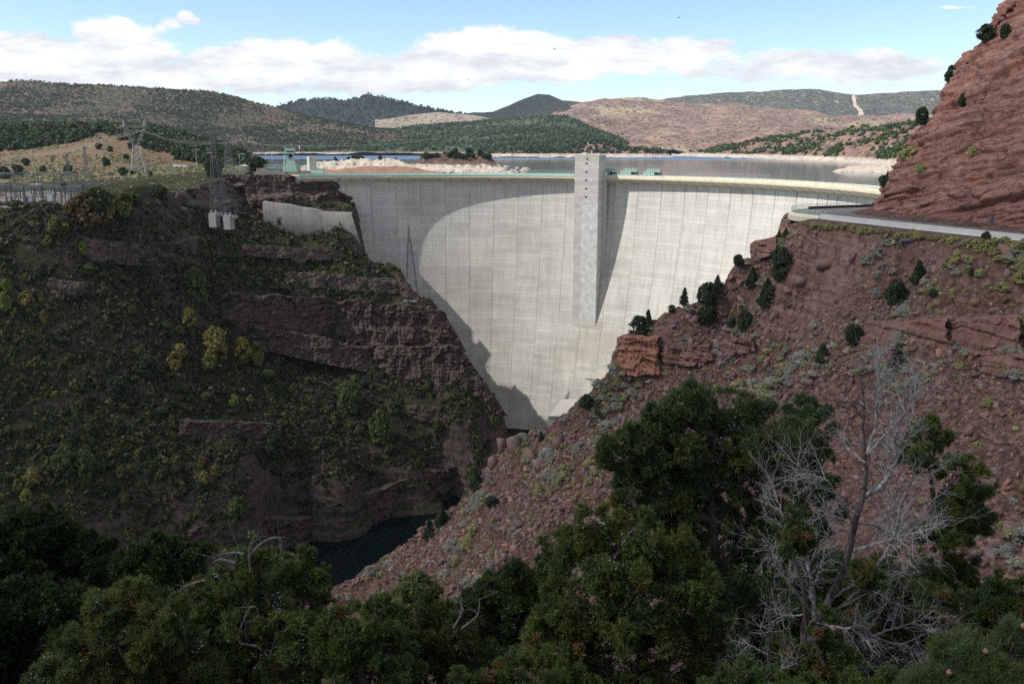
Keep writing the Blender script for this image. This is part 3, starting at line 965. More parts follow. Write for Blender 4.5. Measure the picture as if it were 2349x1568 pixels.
pt = g.noise(P, 0.10, 6, 0.68)
c = g.mix(g.rng(s1, 0.38, 0.62), (0.175, 0.080, 0.064), (0.255, 0.145, 0.122))
c = g.mix(g.rng(pt, 0.55, 0.72), c, (0.300, 0.192, 0.168))
c = g.mix(g.math('MULTIPLY', g.rng(g.noise(P, 0.06, 5, 0.7), 0.56, 0.70), 0.55), c, (0.34, 0.135, 0.075))
c = g.mix(1.0, c, g.ramp(s2, [(0.28, 0.62), (0.42, 0.95), (0.75, 1.12)]), 'MULTIPLY')
c = g.mix(1.0, c, g.ramp(vc, [(0.28, 0.55), (0.40, 0.97), (0.7, 1.1)]), 'MULTIPLY')
bd = g.noise(g.comb(g.math('MULTIPLY', al, 0.012), 0.0, h), 0.95, 2, 0.5)
bq = g.math('MULTIPLY', g.rng(g.math('ABSOLUTE', g.math('SUBTRACT', bd, 0.5)), 0.022, 0.008), g.rng(g.noise(P, 0.09, 4, 0.6), 0.44, 0.56))
c = g.mix(g.math('MULTIPLY', bq, 0.8), c, (0.050, 0.026, 0.024))
cr = g.voro(g.comb(g.math('MULTIPLY', al, 0.22), g.math('MULTIPLY', x, 0.1), g.math('MULTIPLY', h, 0.5)), 1.0, 'DISTANCE_TO_EDGE')
cm = g.rng(cr.outputs['Distance'], 0.0, 0.05)
c = g.mix(1.0, c, g.mix(g.math('MAXIMUM', cm, g.rng(pt, 0.45, 0.5)), (0.5, 0.45, 0.45), (1, 1, 1)), 'MULTIPLY')
c = g.mix(1.0, c, g.ramp(g.noise(P, 0.55, 6, 0.75), [(0.28, 0.5), (0.5, 1.0), (0.75, 1.35)]), 'MULTIPLY')
hh = g.math('ADD', g.math('ADD', g.math('MULTIPLY', s2, 0.5), g.math('MULTIPLY', vc, 0.5)), g.math('ADD', g.math('MULTIPLY', cm, 0.3), g.math('MULTIPLY', g.noise(P, 0.8, 6, 0.7), 0.5)))
g.out(c, 0.95, g.bump(hh, 0.6, 0.7), 0.1)
M['cliff'] = m
CLIFF = W
tag(mobj('cliff', W.reshape(-1, 3), grid_faces(*W.shape[:2]), m), 'tall red layered cliff rising beside the road at right', 'cliff', kind='structure')

# ------------------------------------------------------------------ road, barrier, rail
outer = catmull(np.array([(184, 60), (158, 135), (126, 210), (110.5, 247), (99, 277), (95, 289), (98, 301), (106, 309), (118, 315), (133, 321), (155, 332), (185, 350)], float), 120)
inner = catmull(np.array([(200, 66), (175, 142), (139, 216), (124.5, 256), (117.5, 280), (117, 289), (119, 295), (123, 299), (129, 302), (140, 307), (163, 318), (195, 334)], float), 120)
m, g = new_mat('asphalt')
P = g.pos()
g.out(g.mix(g.rng(g.noise(P, 0.6, 6, 0.7), 0.3, 0.7), (0.095, 0.092, 0.092), (0.135, 0.130, 0.128)), 0.9, None, 0.2)
M['asphalt'] = m
RZ = -4.1
V = []
for o_, i_ in zip(outer, inner):
    V += [(o_[0], o_[1], RZ), (i_[0], i_[1], RZ + 0.05)]
tag(mobj('road', V, grid_faces(len(outer), 2), M['asphalt']), kind='structure')
V = []
for o_, i_ in zip(outer, inner):
    c0 = o_ * 0.50 + i_ * 0.50; d = (i_ - o_) / np.linalg.norm(i_ - o_)
    V += [(*(c0 - d * 0.12), RZ + 0.05), (*(c0 + d * 0.12), RZ + 0.05)]
tag(mobj('road_marking', V, grid_faces(len(outer), 2), simple_mat('yellow_paint', (0.55, 0.38, 0.10))), kind='structure')
# earth shoulder strip between road and cliff
V = []
for k, i_ in enumerate(inner):
    d = (i_ - outer[k]) / np.linalg.norm(i_ - outer[k])
    V += [(*(i_ - d * (2.6 if k < 70 else 1.0)), RZ + 0.06), (*(i_ - d * 0.3), RZ + 0.5 + 0.25 * math.sin(k * 0.7)), (*(i_ + d * 4), RZ + 1.6)]
tag(mobj('road_shoulder', V, grid_faces(len(inner), 3), M['right_earth']), kind='structure')
M['barrier'] = simple_mat('white_barrier_concrete', (0.47, 0.465, 0.45), 0.85, var=0.25, scale=0.35)
M['cream'] = simple_mat('cream_concrete', (0.52, 0.48, 0.36), 0.85, var=0.25, scale=0.3)
M['mint'] = simple_mat('mint_green_paint', (0.30, 0.46, 0.38), 0.55, var=0.2, scale=0.5)
M['mint_pale'] = simple_mat('pale_mint_paint', (0.42, 0.55, 0.47), 0.55, var=0.2, scale=0.5)
M['steel'] = simple_mat('galvanised_steel', (0.42, 0.44, 0.45), 0.5, 0.5, 0.2)
M['steel_dark'] = simple_mat('weathered_dark_steel', (0.12, 0.125, 0.13), 0.6, 0.3, 0.25)
M['dark'] = simple_mat('dark_opening', (0.012, 0.012, 0.014), 0.8)
M['brown'] = simple_mat('dark_brown_steel', (0.075, 0.05, 0.042), 0.8)


def sweep(path, prof):
    """sweep a closed (offset, z) profile along an xy path; offset is to the right of travel"""
    P = np.asarray(path, float)
    T = np.gradient(P, axis=0); T /= np.linalg.norm(T, axis=1, keepdims=True)
    R = np.stack([T[:, 1], -T[:, 0]], 1)
    n = len(prof); V = []
    for p, r in zip(P, R):
        V += [(p[0] + r[0] * o, p[1] + r[1] * o, z) for o, z in prof]
    F = []
    for i in range(len(P) - 1):
        for k in range(n):
            k2 = (k + 1) % n
            F.append((i * n + k, i * n + k2, (i + 1) * n + k2, (i + 1) * n + k))
    F += [tuple(range(n)), tuple((len(P) - 1) * n + k for k in range(n - 1, -1, -1))]
    return V, F


kc = int(np.argmin(np.abs(outer[:, 1] - 277)))
ke = int(np.argmin(np.abs(outer[:, 0] - 99.5) + 100 * (outer[:, 1] < 295)))
V, F = sweep(outer[:kc + 1], [(-0.45, RZ - 0.7), (0.35, RZ - 0.7), (0.22, RZ - 0.3), (0.14, RZ + 0.92), (-0.14, RZ + 0.92), (-0.28, RZ - 0.2)])
tag(mobj('concrete_barrier', V, F, M['barrier']), 'long white concrete barrier along the outer edge of the road', 'barrier')
V, F = sweep(outer[kc:ke + 9], [(-0.9, RZ - 2.2), (0.3, RZ - 2.2), (0.3, RZ + 0.35), (-0.3, RZ + 0.35), (-0.9, RZ - 0.6)])
tag(mobj('retaining_wall', V, F, M['cream']), 'curved cream concrete slab edge holding the road bend over the drop', 'wall')
V, F = sweep(outer[ke + 8:], [(0.0, RZ - 0.6), (0.4, RZ - 0.6), (0.4, RZ + 0.95), (0.0, RZ + 0.95)])
tag(mobj('parapet_wall', V, F, M['brown']), 'dark brown low wall on the far side of the road bend', 'wall')
t = empty('support_frame', (100, 279, RZ - 2.2)); tag(t, 'dark steel support under the end of the curved road slab', 'support')
for px_, py_ in ((98.2, 281), (97.2, 285), (100, 277.5)):
    b = MB(); b.bar((px_ - 100, py_ - 279, 0.0), (px_ - 100, py_ - 279, -4.2), 0.28); b.build('leg', M['brown'], t)
b = MB(); b.box((-2.2, 3.0, -0.35), (1.2, 9, 0.5), rz=0.25); b.build('beam', M['brown'], t)

t = empty('guard_rail', (0, 0, 0)); tag(t, 'pale green pipe railing round the road bend above the dam', 'railing')
path = outer[kc:]
for nm, dz in (('rail', 0.75), ('rail', 1.1), ('rail', 1.5)):
    b = MB(); b.tube([(p[0], p[1], RZ + dz + (0.35 if dz > 1 else 0.2)) for p in path], 0.055, 5); b.build(nm, M['mint_pale'], t)
for k in range(0, len(path), 1):
    b = MB(); b.bar((path[k][0], path[k][1], RZ + 0.2), (path[k][0], path[k][1], RZ + 1.88), 0.06); b.build('post', M['mint_pale'], t)
P0 = atz(2272, 535, RZ)
t = empty('road_sign', P0); tag(t, 'blue road sign with its back turned on a thin post by the cliff', 'sign')
b = MB(); b.bar((0, 0, 0), (0, 0, 3.4), 0.06); b.build('post', M['brown'], t)
b = MB(); b.box((0, -0.08, 3.5), (1.3, 0.05, 2.0), rz=0.5); b.build('sign_panel', simple_mat('blue_grey_sign', (0.10, 0.14, 0.20)), t)
P0 = atz(2118, 522, RZ)
t = empty('marker_post', P0); tag(t, 'short dark marker post at the roadside by the barrier', 'post')
b = MB(); b.bar((0, 0, 0), (0, 0, 1.9), 0.05); b.build('post', M['brown'], t)
b = MB(); b.box((0, -0.06, 1.75), (0.25, 0.04, 0.4)); b.build('reflector', M['steel_dark'], t)

# culvert pipe
P0 = FR.pick(2086, 556, 120, 300)
t = empty('culvert_pipe', (P0[0], P0[1], P0[2] + 0.45)); tag(t, 'short grey metal culvert pipe sticking out of the slope under the barrier', 'pipe')
N_ = 20
V, F = [], []
d = np.array([-0.95, -0.10, -0.04]); d /= np.linalg.norm(d)
n1 = np.cross(d, (0, 0, 1)); n1 /= np.linalg.norm(n1); n2 = np.cross(n1, d)
for q, (l, r) in enumerate(((-1.2, 0.62), (2.6, 0.62), (2.6, 0.54), (-1.0, 0.54))):
    for k in range(N_):
        a = 2 * math.pi * k / N_
        V.append(d * l * 1.0 + (n1 * math.cos(a) + n2 * math.sin(a)) * r)
for q in range(3):
    for k in range(N_):
        F.append((q * N_ + k, q * N_ + (k + 1) % N_, (q + 1) * N_ + (k + 1) % N_, (q + 1) * N_ + k))
o = mobj('pipe', V, F, simple_mat('grey_pipe', (0.13, 0.14, 0.155), 0.5, 0.4), t)
b = MB(); b.tube([tuple(d * 2.62), tuple(d * 2.5)], [0.66, 0.66], 20); 
o = mobj('rim', *tube_arrays([d * 2.45, d * 2.58], [0.67, 0.67], 20), M['steel_dark'], t)

# ------------------------------------------------------------------ the dam
def dam_r(z):
    t = np.clip((-5.0 - z) / 145.0, 0, 1.2)
    return 191.2 - 30.0 * t ** 1.45


def arcpt(r, deg, z):
    a = math.radians(deg)
    return (CX + r * math.cos(a), CY + r * math.sin(a), z)


m, g = new_mat('dam_concrete')
uvn = g.n('ShaderNodeUVMap')
u, v, _ = g._sep(uvn.outputs[0])
# contraction joints every 15.2 m, placement lifts every 2.3 m
JW, LH = 15.2, 2.3
pu = g.math('PINGPONG', u, JW / 2)
pv = g.math('PINGPONG', v, LH / 2)
wob = g.math('MULTIPLY', g.math('SUBTRACT', g.noise(uvn.outputs[0], 0.35, 4), 0.5), 0.12)
jline = g.rng(g.math('ADD', pu, wob), 0.10, 0.34)
lline = g.rng(g.math('ADD', pv, wob), 0.03, 0.20)
iu = g.math('FLOOR', g.math('DIVIDE', g.math('ADD', u, 0), JW))
iv = g.math('FLOOR', g.math('DIVIDE', v, LH))
wn = g.n('ShaderNodeTexWhiteNoise', noise_dimensions='3D')
g.set(wn.inputs['Vector'], g.comb(iu, iv, 0.0))
cellv = wn.outputs['Value']
wn2 = g.n('ShaderNodeTexWhiteNoise', noise_dimensions='3D')
g.set(wn2.inputs['Vector'], g.comb(g.math('FLOOR', g.math('DIVIDE', u, 1.2)), iv, 4.0))
streak = g.noise(g.comb(g.math('MULTIPLY', u, 1.5), g.math('MULTIPLY', v, 0.06), 0.0), 1.0, 6, 0.7)
streak2 = g.noise(g.comb(g.math('MULTIPLY', u, 0.25), g.math('MULTIPLY', v, 0.03), 2.0), 1.0, 5, 0.65)
hor = g.noise(g.comb(g.math('MULTIPLY', u, 0.03), g.math('MULTIPLY', v, 0.9), 5.0), 1.0, 4, 0.65)
blot = g.noise(uvn.outputs[0], 0.035, 6, 0.68)
c = g.mix(g.rng(g.math('ADD', v, g.math('MULTIPLY', g.rng(u, 3040.0, 3300.0), -70.0)), -150.0, -20.0), (0.395, 0.375, 0.335), (0.630, 0.618, 0.585))  # darker toward the lower left: stain plus shading put into the colour
c = g.mix(g.rng(blot, 0.40, 0.68), c, (0.49, 0.468, 0.415))
c = g.mix(g.math('MULTIPLY', g.rng(blot, 0.52, 0.36), 0.6), c, (0.365, 0.338, 0.290))
c = g.mix(1.0, c, g.ramp(cellv, [(0.0, 0.92), (1.0, 1.06)]), 'MULTIPLY')
c = g.mix(1.0, c, g.ramp(wn2.outputs['Value'], [(0.0, 0.99), (1.0, 1.01)]), 'MULTIPLY')
c = g.mix(1.0, c, g.ramp(streak, [(0.25, 0.74), (0.5, 1.0), (0.72, 1.07)]), 'MULTIPLY')
c = g.mix(1.0, c, g.ramp(streak2, [(0.3, 0.88), (0.6, 1.03)]), 'MULTIPLY')
c = g.mix(1.0, c, g.ramp(hor, [(0.3, 0.96), (0.7, 1.03)]), 'MULTIPLY')
# white lime runs and dark wet streaks below the crest
wr = g.math('MULTIPLY', g.rng(g.noise(g.comb(g.math('MULTIPLY', u, 0.7), g.math('MULTIPLY', v, 0.05), 9.0), 1.0, 5, 0.75), 0.60, 0.72), g.rng(g.noise(uvn.outputs[0], 0.06, 4), 0.45, 0.65))
c = g.mix(g.math('MULTIPLY', wr, 0.65), c, (0.66, 0.64, 0.60))
dk = g.math('MULTIPLY', g.math('MULTIPLY', g.rng(g.math('PINGPONG', g.math('ADD', u, 0), 3.8), 0.55, 0.15), g.rng(g.noise(g.comb(g.math('MULTIPLY', u, 0.13), 0.0, 3.0), 1.0, 2), 0.44, 0.56)),
            g.rng(g.math('ADD', v, g.math('MULTIPLY', g.noise(g.comb(g.math('MULTIPLY', u, 0.2), 0.0, 7.0), 1.0, 2), 40.0)), -5.0, 16.0))
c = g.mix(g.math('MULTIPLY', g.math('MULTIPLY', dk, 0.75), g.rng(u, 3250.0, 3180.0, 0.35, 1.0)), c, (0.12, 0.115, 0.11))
c = g.mix(1.0, c, g.mix(lline, (0.86, 0.855, 0.85), (1, 1, 1)), 'MULTIPLY')
c = g.mix(1.0, c, g.mix(jline, (0.74, 0.72, 0.69), (1, 1, 1)), 'MULTIPLY')
c = g.mix(1.0, c, g.ramp(g.noise(uvn.outputs[0], 1.2, 6, 0.75), [(0.25, 0.86), (0.75, 1.08)]), 'MULTIPLY')
hgt = g.math('ADD', g.math('MULTIPLY', jline, 0.3), g.math('ADD', g.math('MULTIPLY', lline, 0.12), g.math('MULTIPLY', cellv, 0.12)))
g.out(c, 0.9, g.bump(hgt, 0.5, 0.5), 0.15)
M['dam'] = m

DAM = empty('concrete_dam', arcpt(188, 60, 0)); tag(DAM, 'huge pale curved concrete arch dam filling the canyon', 'dam')
DO = np.array(DAM.location)
angs = np.arange(-14, 120.01, 0.5)
zz = np.concatenate([[-5.0, -6.5, -8, -10], np.arange(-13, -167, -3.0)])


def arc_strip(prof, name, mat, parent, angs=angs, closed=False, org=DO):
    V, UV = [], []
    for a in angs:
        for r, z in prof:
            V.append(np.array(arcpt(r, a, z)) - org)
            UV.append((math.radians(a) * 186.0 + 3000.0, z))
    n = len(prof)
    F = grid_faces(len(angs), n)
    if closed:
        e = np.arange(len(angs) - 1) * n
        F = np.concatenate([F, np.stack([e + n - 1, e, e + n, e + 2 * n - 1], 1)], 0)
    return mobj(name, V, F, mat, parent, uv=np.array(UV), smooth=False)


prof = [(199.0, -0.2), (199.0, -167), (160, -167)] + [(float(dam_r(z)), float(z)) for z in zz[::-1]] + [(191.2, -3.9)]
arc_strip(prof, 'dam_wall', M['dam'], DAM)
arc_strip([(191.25, -4.6), (191.15, -3.6), (186.0, -1.3), (186.0, -1.0), (191.3, -1.0)], 'crest_corbel', M['cream'], DAM)
arc_strip([(186.05, -1.0), (186.05, 0.9), (186.5, 0.9), (186.5, -0.1), (198.4, -0.1), (198.4, 0.9), (199.1, 0.9), (199.1, -1.0)], 'crest_parapet', M['cream'], DAM)
arc_strip([(187.4, -0.02), (197.6, -0.02)], 'crest_road', M['asphalt'], DAM)
arc_strip([(185.93, -0.15), (185.93, 1.25), (186.02, 1.3), (186.02, -0.15)], 'crest_fascia', M['mint'], DAM, angs=np.arange(66.5, 120, 0.5))
# corbel ribs under the crest
for k in range(-10, 122, 1):
    a = k * 2.36 + 1.0
    if a > 119 or a < -10 or 60.0 < a < 66.0:
        continue
    b = MB()
    w = 0.05
    pts = []
    for da in (-w, w):
        pts += [np.array(arcpt(191.4, a + da, -4.62)) - DO, np.array(arcpt(191.0, a + da, -3.75)) - DO, np.array(arcpt(186.0, a + da, -1.45)) - DO, np.array(arcpt(191.4, a + da, -1.45)) - DO]
    b.add(pts, [(0, 1, 2, 3), (7, 6, 5, 4), (0, 4, 5, 1), (1, 5, 6, 2)])
    b.build('corbel_rib', M['cream'], DAM)


def arc_rail(name, label, r, z0, h, a0, a1, step, mat, nrail=2, th=0.05):
    t = empty(name, arcpt(r, (a0 + a1) / 2, z0)); tag(t, label, 'railing')
    org = np.array(t.location)
    for q in range(nrail):
        b = MB(); b.tube([np.array(arcpt(r, a, z0 + h * (q + 1) / nrail)) - org for a in np.arange(a0, a1 + 0.01, 0.75)], th, 4); b.build('rail', mat, t)
    for a in np.arange(a0, a1 + 0.01, step):
        b = MB(); b.bar(np.array(arcpt(r, a, z0)) - org, np.array(arcpt(r, a, z0 + h)) - org, th); b.build('post', mat, t)
    return t


arc_rail('railing', 'low mint green rail on the parapet between the hoists and the red cliff', 186.3, 0.9, 0.75, -10, 59.5, 0.9, M['mint_pale'], 2, 0.07)
arc_rail('railing', 'low mint green rail along the shaded left half of the crest', 186.3, 1.2, 0.8, 66.5, 119, 0.9, M['mint'], 2, 0.07)
arc_rail('railing', 'tall pale pipe fence on the lake side of the crest left of the tower', 198.7, 0.9, 2.3, 66, 85, 0.9, M['steel'], 3, 0.05)
arc_rail('railing', 'tall pale pipe fence on the lake side of the crest right of the hoists', 198.7, 0.9, 2.3, 30, 47.5, 0.9, M['steel'], 3, 0.05)

# elevator tower
m, g = new_mat('tower_concrete')
uvn = g.n('ShaderNodeUVMap')
u, v, _ = g._sep(uvn.outputs[0])
n1 = g.noise(g.comb(g.math('MULTIPLY', u, 2.0), g.math('MULTIPLY', v, 0.25), 0.0), 1.0, 6, 0.7)
n2 = g.noise(uvn.outputs[0], 0.3, 5, 0.65)
iv = g.math('FLOOR', g.math('DIVIDE', v, 2.3))
wn = g.n('ShaderNodeTexWhiteNoise', noise_dimensions='2D')
g.set(wn.inputs['Vector'], g.comb(iv, 2.0, 0.0))
c = g.mix(1.0, (0.43, 0.415, 0.38), g.ramp(wn.outputs['Value'], [(0, 0.90), (1, 1.10)]), 'MULTIPLY')
c = g.mix(1.0, c, g.ramp(n1, [(0.3, 0.86), (0.7, 1.08)]), 'MULTIPLY')
c = g.mix(1.0, c, g.ramp(n2, [(0.3, 0.88), (0.7, 1.10)]), 'MULTIPLY')
ll = g.rng(g.math('PINGPONG', v, 1.15), 0.03, 0.13)
# repaired, lime-washed panel grid over the right two thirds below the windows
pu = g.math('PINGPONG', g.math('ADD', u, 0.1), 0.75); pv = g.math('PINGPONG', v, 0.75)
grid_ = g.math('MULTIPLY', g.rng(pu, 0.06, 0.16), g.rng(pv, 0.06, 0.16))
wn3 = g.n('ShaderNodeTexWhiteNoise', noise_dimensions='3D')
g.set(wn3.inputs['Vector'], g.comb(g.math('FLOOR', g.math('DIVIDE', g.math('ADD', u, 0.1), 1.5)), g.math('FLOOR', g.math('DIVIDE', v, 1.5)), 0.0))
mask = g.math('MULTIPLY', g.rng(u, 4.9, 5.1), g.math('MULTIPLY', g.rng(v, -12.5, -14.0), g.rng(v, -88.0, -86.0)))
pc = g.mix(g.math('MULTIPLY', grid_, g.rng(n2, 0.30, 0.55, 0.35, 1.0)), (0.40, 0.39, 0.375), (0.55, 0.545, 0.535))
pc = g.mix(1.0, pc, g.ramp(wn3.outputs['Value'], [(0.1, 0.96), (0.9, 1.04)]), 'MULTIPLY')
pc = g.mix(1.0, pc, g.ramp(n2, [(0.35, 0.85), (0.65, 1.05)]), 'MULTIPLY')
c = g.mix(1.0, c, g.mix(ll, (0.84, 0.84, 0.84), (1, 1, 1)), 'MULTIPLY')
c = g.mix(mask, c, pc)
g.out(c, 0.9, None, 0.15)
M['tower'] = m
TA = 63.0
ta = math.radians(TA)
rad_v = np.array([math.cos(ta), math.sin(ta), 0]); tan_v = np.array([math.sin(ta), -math.cos(ta), 0])   # tan_v points to picture right
TORG = np.array([CX, CY, 0]) + rad_v * 177.0
TOWER = empty('elevator_tower', tuple(TORG)); tag(TOWER, 'tall square concrete elevator tower with five small dark windows on the dam face', 'tower')
TW = 15.3


def tpt(u, d, z):
    return rad_v * d + tan_v * (u - TW / 2) + np.array([0, 0, z])


def quad_uv(name, quads, mat, parent):
    V, UV, F = [], [], []
    for q in quads:
        n = len(V)
        for (p, uvp) in q:
            V.append(p); UV.append(uvp)
        F.append((n, n + 1, n + 2, n + 3))
    return mobj(name, V, np.array(F), mat, parent, uv=np.array(UV))


zt, zb = 12.6, -104.0
dep = 11.5
quads = [[(tpt(0, 0, zb), (0, zb)), (tpt(TW, 0, zb), (TW, zb)), (tpt(TW, 0, zt), (TW, zt)), (tpt(0, 0, zt), (0, zt))],
         [(tpt(TW, 0, zb), (TW + 20, zb)), (tpt(TW, dep, zb), (TW + 31, zb)), (tpt(TW, dep, zt), (TW + 31, zt)), (tpt(TW, 0, zt), (TW + 20, zt))],
         [(tpt(0, dep, zb), (-31, zb)), (tpt(0, 0, zb), (-20, zb)), (tpt(0, 0, zt), (-20, zt)), (tpt(0, dep, zt), (-31, zt))],
         [(tpt(TW, dep, zb), (-40, zb)), (tpt(0, dep, zb), (-55, zb)), (tpt(0, dep, zt), (-55, zt)), (tpt(TW, dep, zt), (-40, zt))],
         [(tpt(0, 0, zt), (-60, zt)), (tpt(TW, 0, zt), (-75, zt)), (tpt(TW, dep, zt), (-75, zt)), (tpt(0, dep, zt), (-60, zt))]]
quad_uv('tower_shaft', quads, M['tower'], TOWER)


def tbox(b, u0, u1, d0, d1, z0, z1):
    P_ = [tpt(u0, d0, z0), tpt(u1, d0, z0), tpt(u1, d1, z0), tpt(u0, d1, z0), tpt(u0, d0, z1), tpt(u1, d0, z1), tpt(u1, d1, z1), tpt(u0, d1, z1)]
    return b.add(P_, [(0, 3, 2, 1), (4, 5, 6, 7), (0, 1, 5, 4), (1, 2, 6, 5), (2, 3, 7, 6), (3, 0, 4, 7)])


M['roof_lip'] = simple_mat('pale_roof_lip', (0.50, 0.48, 0.43), 0.9)
b = MB(); tbox(b, -0.12, TW + 0.12, -0.12, dep + 0.12, zt, zt + 0.35); b.build('roof_slab', M['roof_lip'], TOWER)
b = MB(); tbox(b, 3.5, 6.0, 3, 6, zt + 0.35, zt + 1.6); tbox(b, 9, 9.6, 3, 3.6, zt + 0.35, zt + 2.6); b.build('roof_vent', M['roof_lip'], TOWER)
for k, zc in enumerate((7.9, 3.0, -1.9, -6.8, -11.7)):
    b = MB(); tbox(b, 6.85, 8.25, -0.03, 0.3, zc - 0.45, zc + 0.45); w = b.build('window', M['dark'], TOWER)
    b = MB()
    tbox(b, 6.7, 8.4, -0.07, 0.05, zc - 0.62, zc - 0.45); b.build('sill', M['roof_lip'], w)
# dark round-ish emblem bracket near the top
b = MB()
tbox(b, 6.9, 8.1, -0.06, 0.05, 11.1, 11.35); tbox(b, 6.9, 7.15, -0.06, 0.05, 10.4, 11.1); tbox(b, 7.5, 7.75, -0.06, 0.05, 10.2, 10.9); tbox(b, 7.75, 8.3, -0.06, 0.05, 10.55, 10.8); tbox(b, 8.2, 8.5, -0.06, 0.05, 9.6, 10.55); tbox(b, 7.6, 8.2, -0.06, 0.05, 9.9, 10.2)
b.build('emblem', M['dark'], TOWER)
b = MB(); tbox(b, TW, TW + 1.4, 7.0, 11, -60, 3.0); b.build('side_shaft', M['dam'] if False else M['roof_lip'], TOWER)

# three gate hoists right of the tower
for k, (px0, lab) in enumerate(((1394, 'mint green gate hoist on the crest, closest to the tower'), (1443, 'mint green gate hoist in the middle of the three on the crest'), (1497, 'mint green gate hoist farthest from the tower on the crest'))):
    a_ = ray(px0, 400)[0]
    th = np.radians(np.arange(35, 75, 0.02))
    q = (CX + 193.5 * np.cos(th)) / (CY + 193.5 * np.sin(th))
    A = float(np.degrees(th[np.argmin(np.abs(q - a_))]))
    loc = arcpt(193.5, A, 0.0)
    t = empty('gate_hoist', loc, math.radians(A - 90)); tag(t, lab, 'gate hoist', 'gate hoists on the crest')
    b = MB()
    for j in range(3):
        b.box((-3.9 + 2.45 * j, 0, 1.55), (2.3, 4, 2.9))
    b.box((3.9, 0, 0.55), (4.6, 4, 0.9)); b.build('cabinet', M['mint'], t)
    b = MB(); b.box((0.8, 0, 3.2), (8.6, 3.4, 0.35)); b.build('platform', M['mint_pale'], t)
    b = MB(); b.box((3.6, 0.3, 1.9), (3.6, 2.4, 1.2)); b.build('motor', M['dark'], t)
    for xx in (-1.6, 1.2, 4.0):
        b = MB(); b.tube([(xx, -1.2, 4.2), (xx, 1.2, 4.2)], 0.75, 10); b.build('drum', M['mint'], t)
    b = MB()
    for xx in (-2.9, -0.2, 2.6, 5.1):
        b.box((xx, 0, 4.2), (0.35, 2.6, 1.7), top=0.5)
    b.build('bracket', M['mint_pale'], t)
    b = MB()
    for xx in (-5.2, 5.6):
        b.bar((xx, -2, 0), (xx, -2, 3.4), 0.08)
    b.bar((-5.2, -2, 3.4), (5.6, -2, 3.4), 0.08); b.build('rail', M['steel'], t)

# powerhouse roof and small structures at the dam's foot
p0 = np.array(at(1305, 935, 470)); 
t = empty('powerhouse', at(1290, 985, 452)); tag(t, 'pale flat-roofed powerhouse corner showing at the foot of the dam', 'building')
o_ = np.array(t.location)
A_ = np.array(at(1258, 953, 446)); B_ = np.array(at(1288, 932, 478)); C_ = np.array(at(1345, 932, 478)); D_ = np.array(at(1330, 953, 446))
zr = A_[2]
poly = [(A_[0], A_[1]), (D_[0], D_[1]), (C_[0], C_[1]), (B_[0], B_[1])]
b = MB(); b.prism([(p[0] - o_[0], p[1] - o_[1]) for p in poly], zr - 16 - o_[2], zr - 0.6 - o_[2]); b.build('wall', simple_mat('grey_wall', (0.36, 0.37, 0.34)), t)
b = MB(); b.prism([((p[0] - o_[0]) * 1.0 - 0.3, (p[1] - o_[1]) - 0.4) for p in poly], zr - 0.6 - o_[2], zr - o_[2]); b.build('roof', simple_mat('pale_roof', (0.42, 0.41, 0.36)), t)
t = empty('valve_house', at(1130, 956, 462)); tag(t, 'small white box building against the foot of the left cliff', 'building')
b = MB(); b.box((0, 0, 2.0), (3.6, 4, 7)); b.build('wall', simple_mat('white_wall', (0.55, 0.56, 0.58)), t)
b = MB(); b.box((0, 0, 5.7), (4.0, 4.4, 0.4)); b.build('roof', M['roof_lip'], t)
p0 = at(1380, 880, 322)
t = empty('steel_frame', p0); tag(t, 'thin dark steel bracket reaching out from the slope toward the dam', 'bracket')
b = MB(); q = lambda a, c: np.array(at(a, c, 322)) - np.array(p0)
b.bar(q(1343, 868), q(1380, 872), 0.18); b.bar(q(1352, 871), q(1376, 884), 0.12); b.bar(q(1378, 870), q(1382, 890), 0.18)
b.build('beam', M['steel_dark'], t)

# ------------------------------------------------------------------ thrust block and pedestals on the left wall
m, g = new_mat('grey_block_concrete')
P = g.pos(); x, y, z = g._sep(P)
c = g.mix(1.0, (0.215, 0.208, 0.19), g.ramp(g.noise(P, 0.25, 6, 0.7), [(0.25, 0.72), (0.75, 1.2)]), 'MULTIPLY')
c = g.mix(1.0, c, g.ramp(g.noise(g.comb(g.math('MULTIPLY', x, 1.2), g.math('MULTIPLY', y, 1.2), g.math('MULTIPLY', z, 0.08)), 1.0, 5, 0.7), [(0.3, 0.75), (0.6, 1.08)]), 'MULTIPLY')
c = g.mix(1.0, c, g.mix(g.rng(g.math('PINGPONG', g.math('ADD', z, g.math('MULTIPLY', x, 0.12)), 0.75), 0.03, 0.16), (0.72, 0.71, 0.70), (1, 1, 1)), 'MULTIPLY')
g.out(c, 0.92)
M['block'] = m
top = [(602, 463), (625, 467), (660, 470), (690, 477), (715, 479), (740, 488), (770, 488), (800, 489), (806, 490)]
bot = [(606, 523), (640, 531), (680, 539), (720, 545), (760, 551), (800, 556), (828, 560)]
fr = [at(a, c, 497 + 13 * (a - 602) / 220) for a, c in top]; br = [at(a, c, 497 + 13 * (a - 602) / 220) for a, c in bot]
n = 24
tt = np.array([[np.interp(k, np.linspace(0, 1, len(fr)), [p[i] for p in fr]) for i in range(3)] for k in np.linspace(0, 1, n)])
bb = np.array([[np.interp(k, np.linspace(0, 1, len(br)), [p[i] for p in br]) for i in range(3)] for k in np.linspace(0, 1, n)])
back = tt + np.array([0.0, 5, 0.3]); 
bot_b = bb + np.array([0, 3.0, -6])
V = np.concatenate([bot_b - np.array([0, 2.5, 0]), bb - np.array([0, 0.5, 0]), tt, back]); o_ = np.array(fr[0])
th_ = empty('thrust_block', tuple(o_)); tag(th_, 'slanting grey concrete thrust wall set into the left canyon rock', 'concrete wall')
F = grid_faces(4, n)
mobj('wall_face', V - o_, np.concatenate([F]), m, th_)
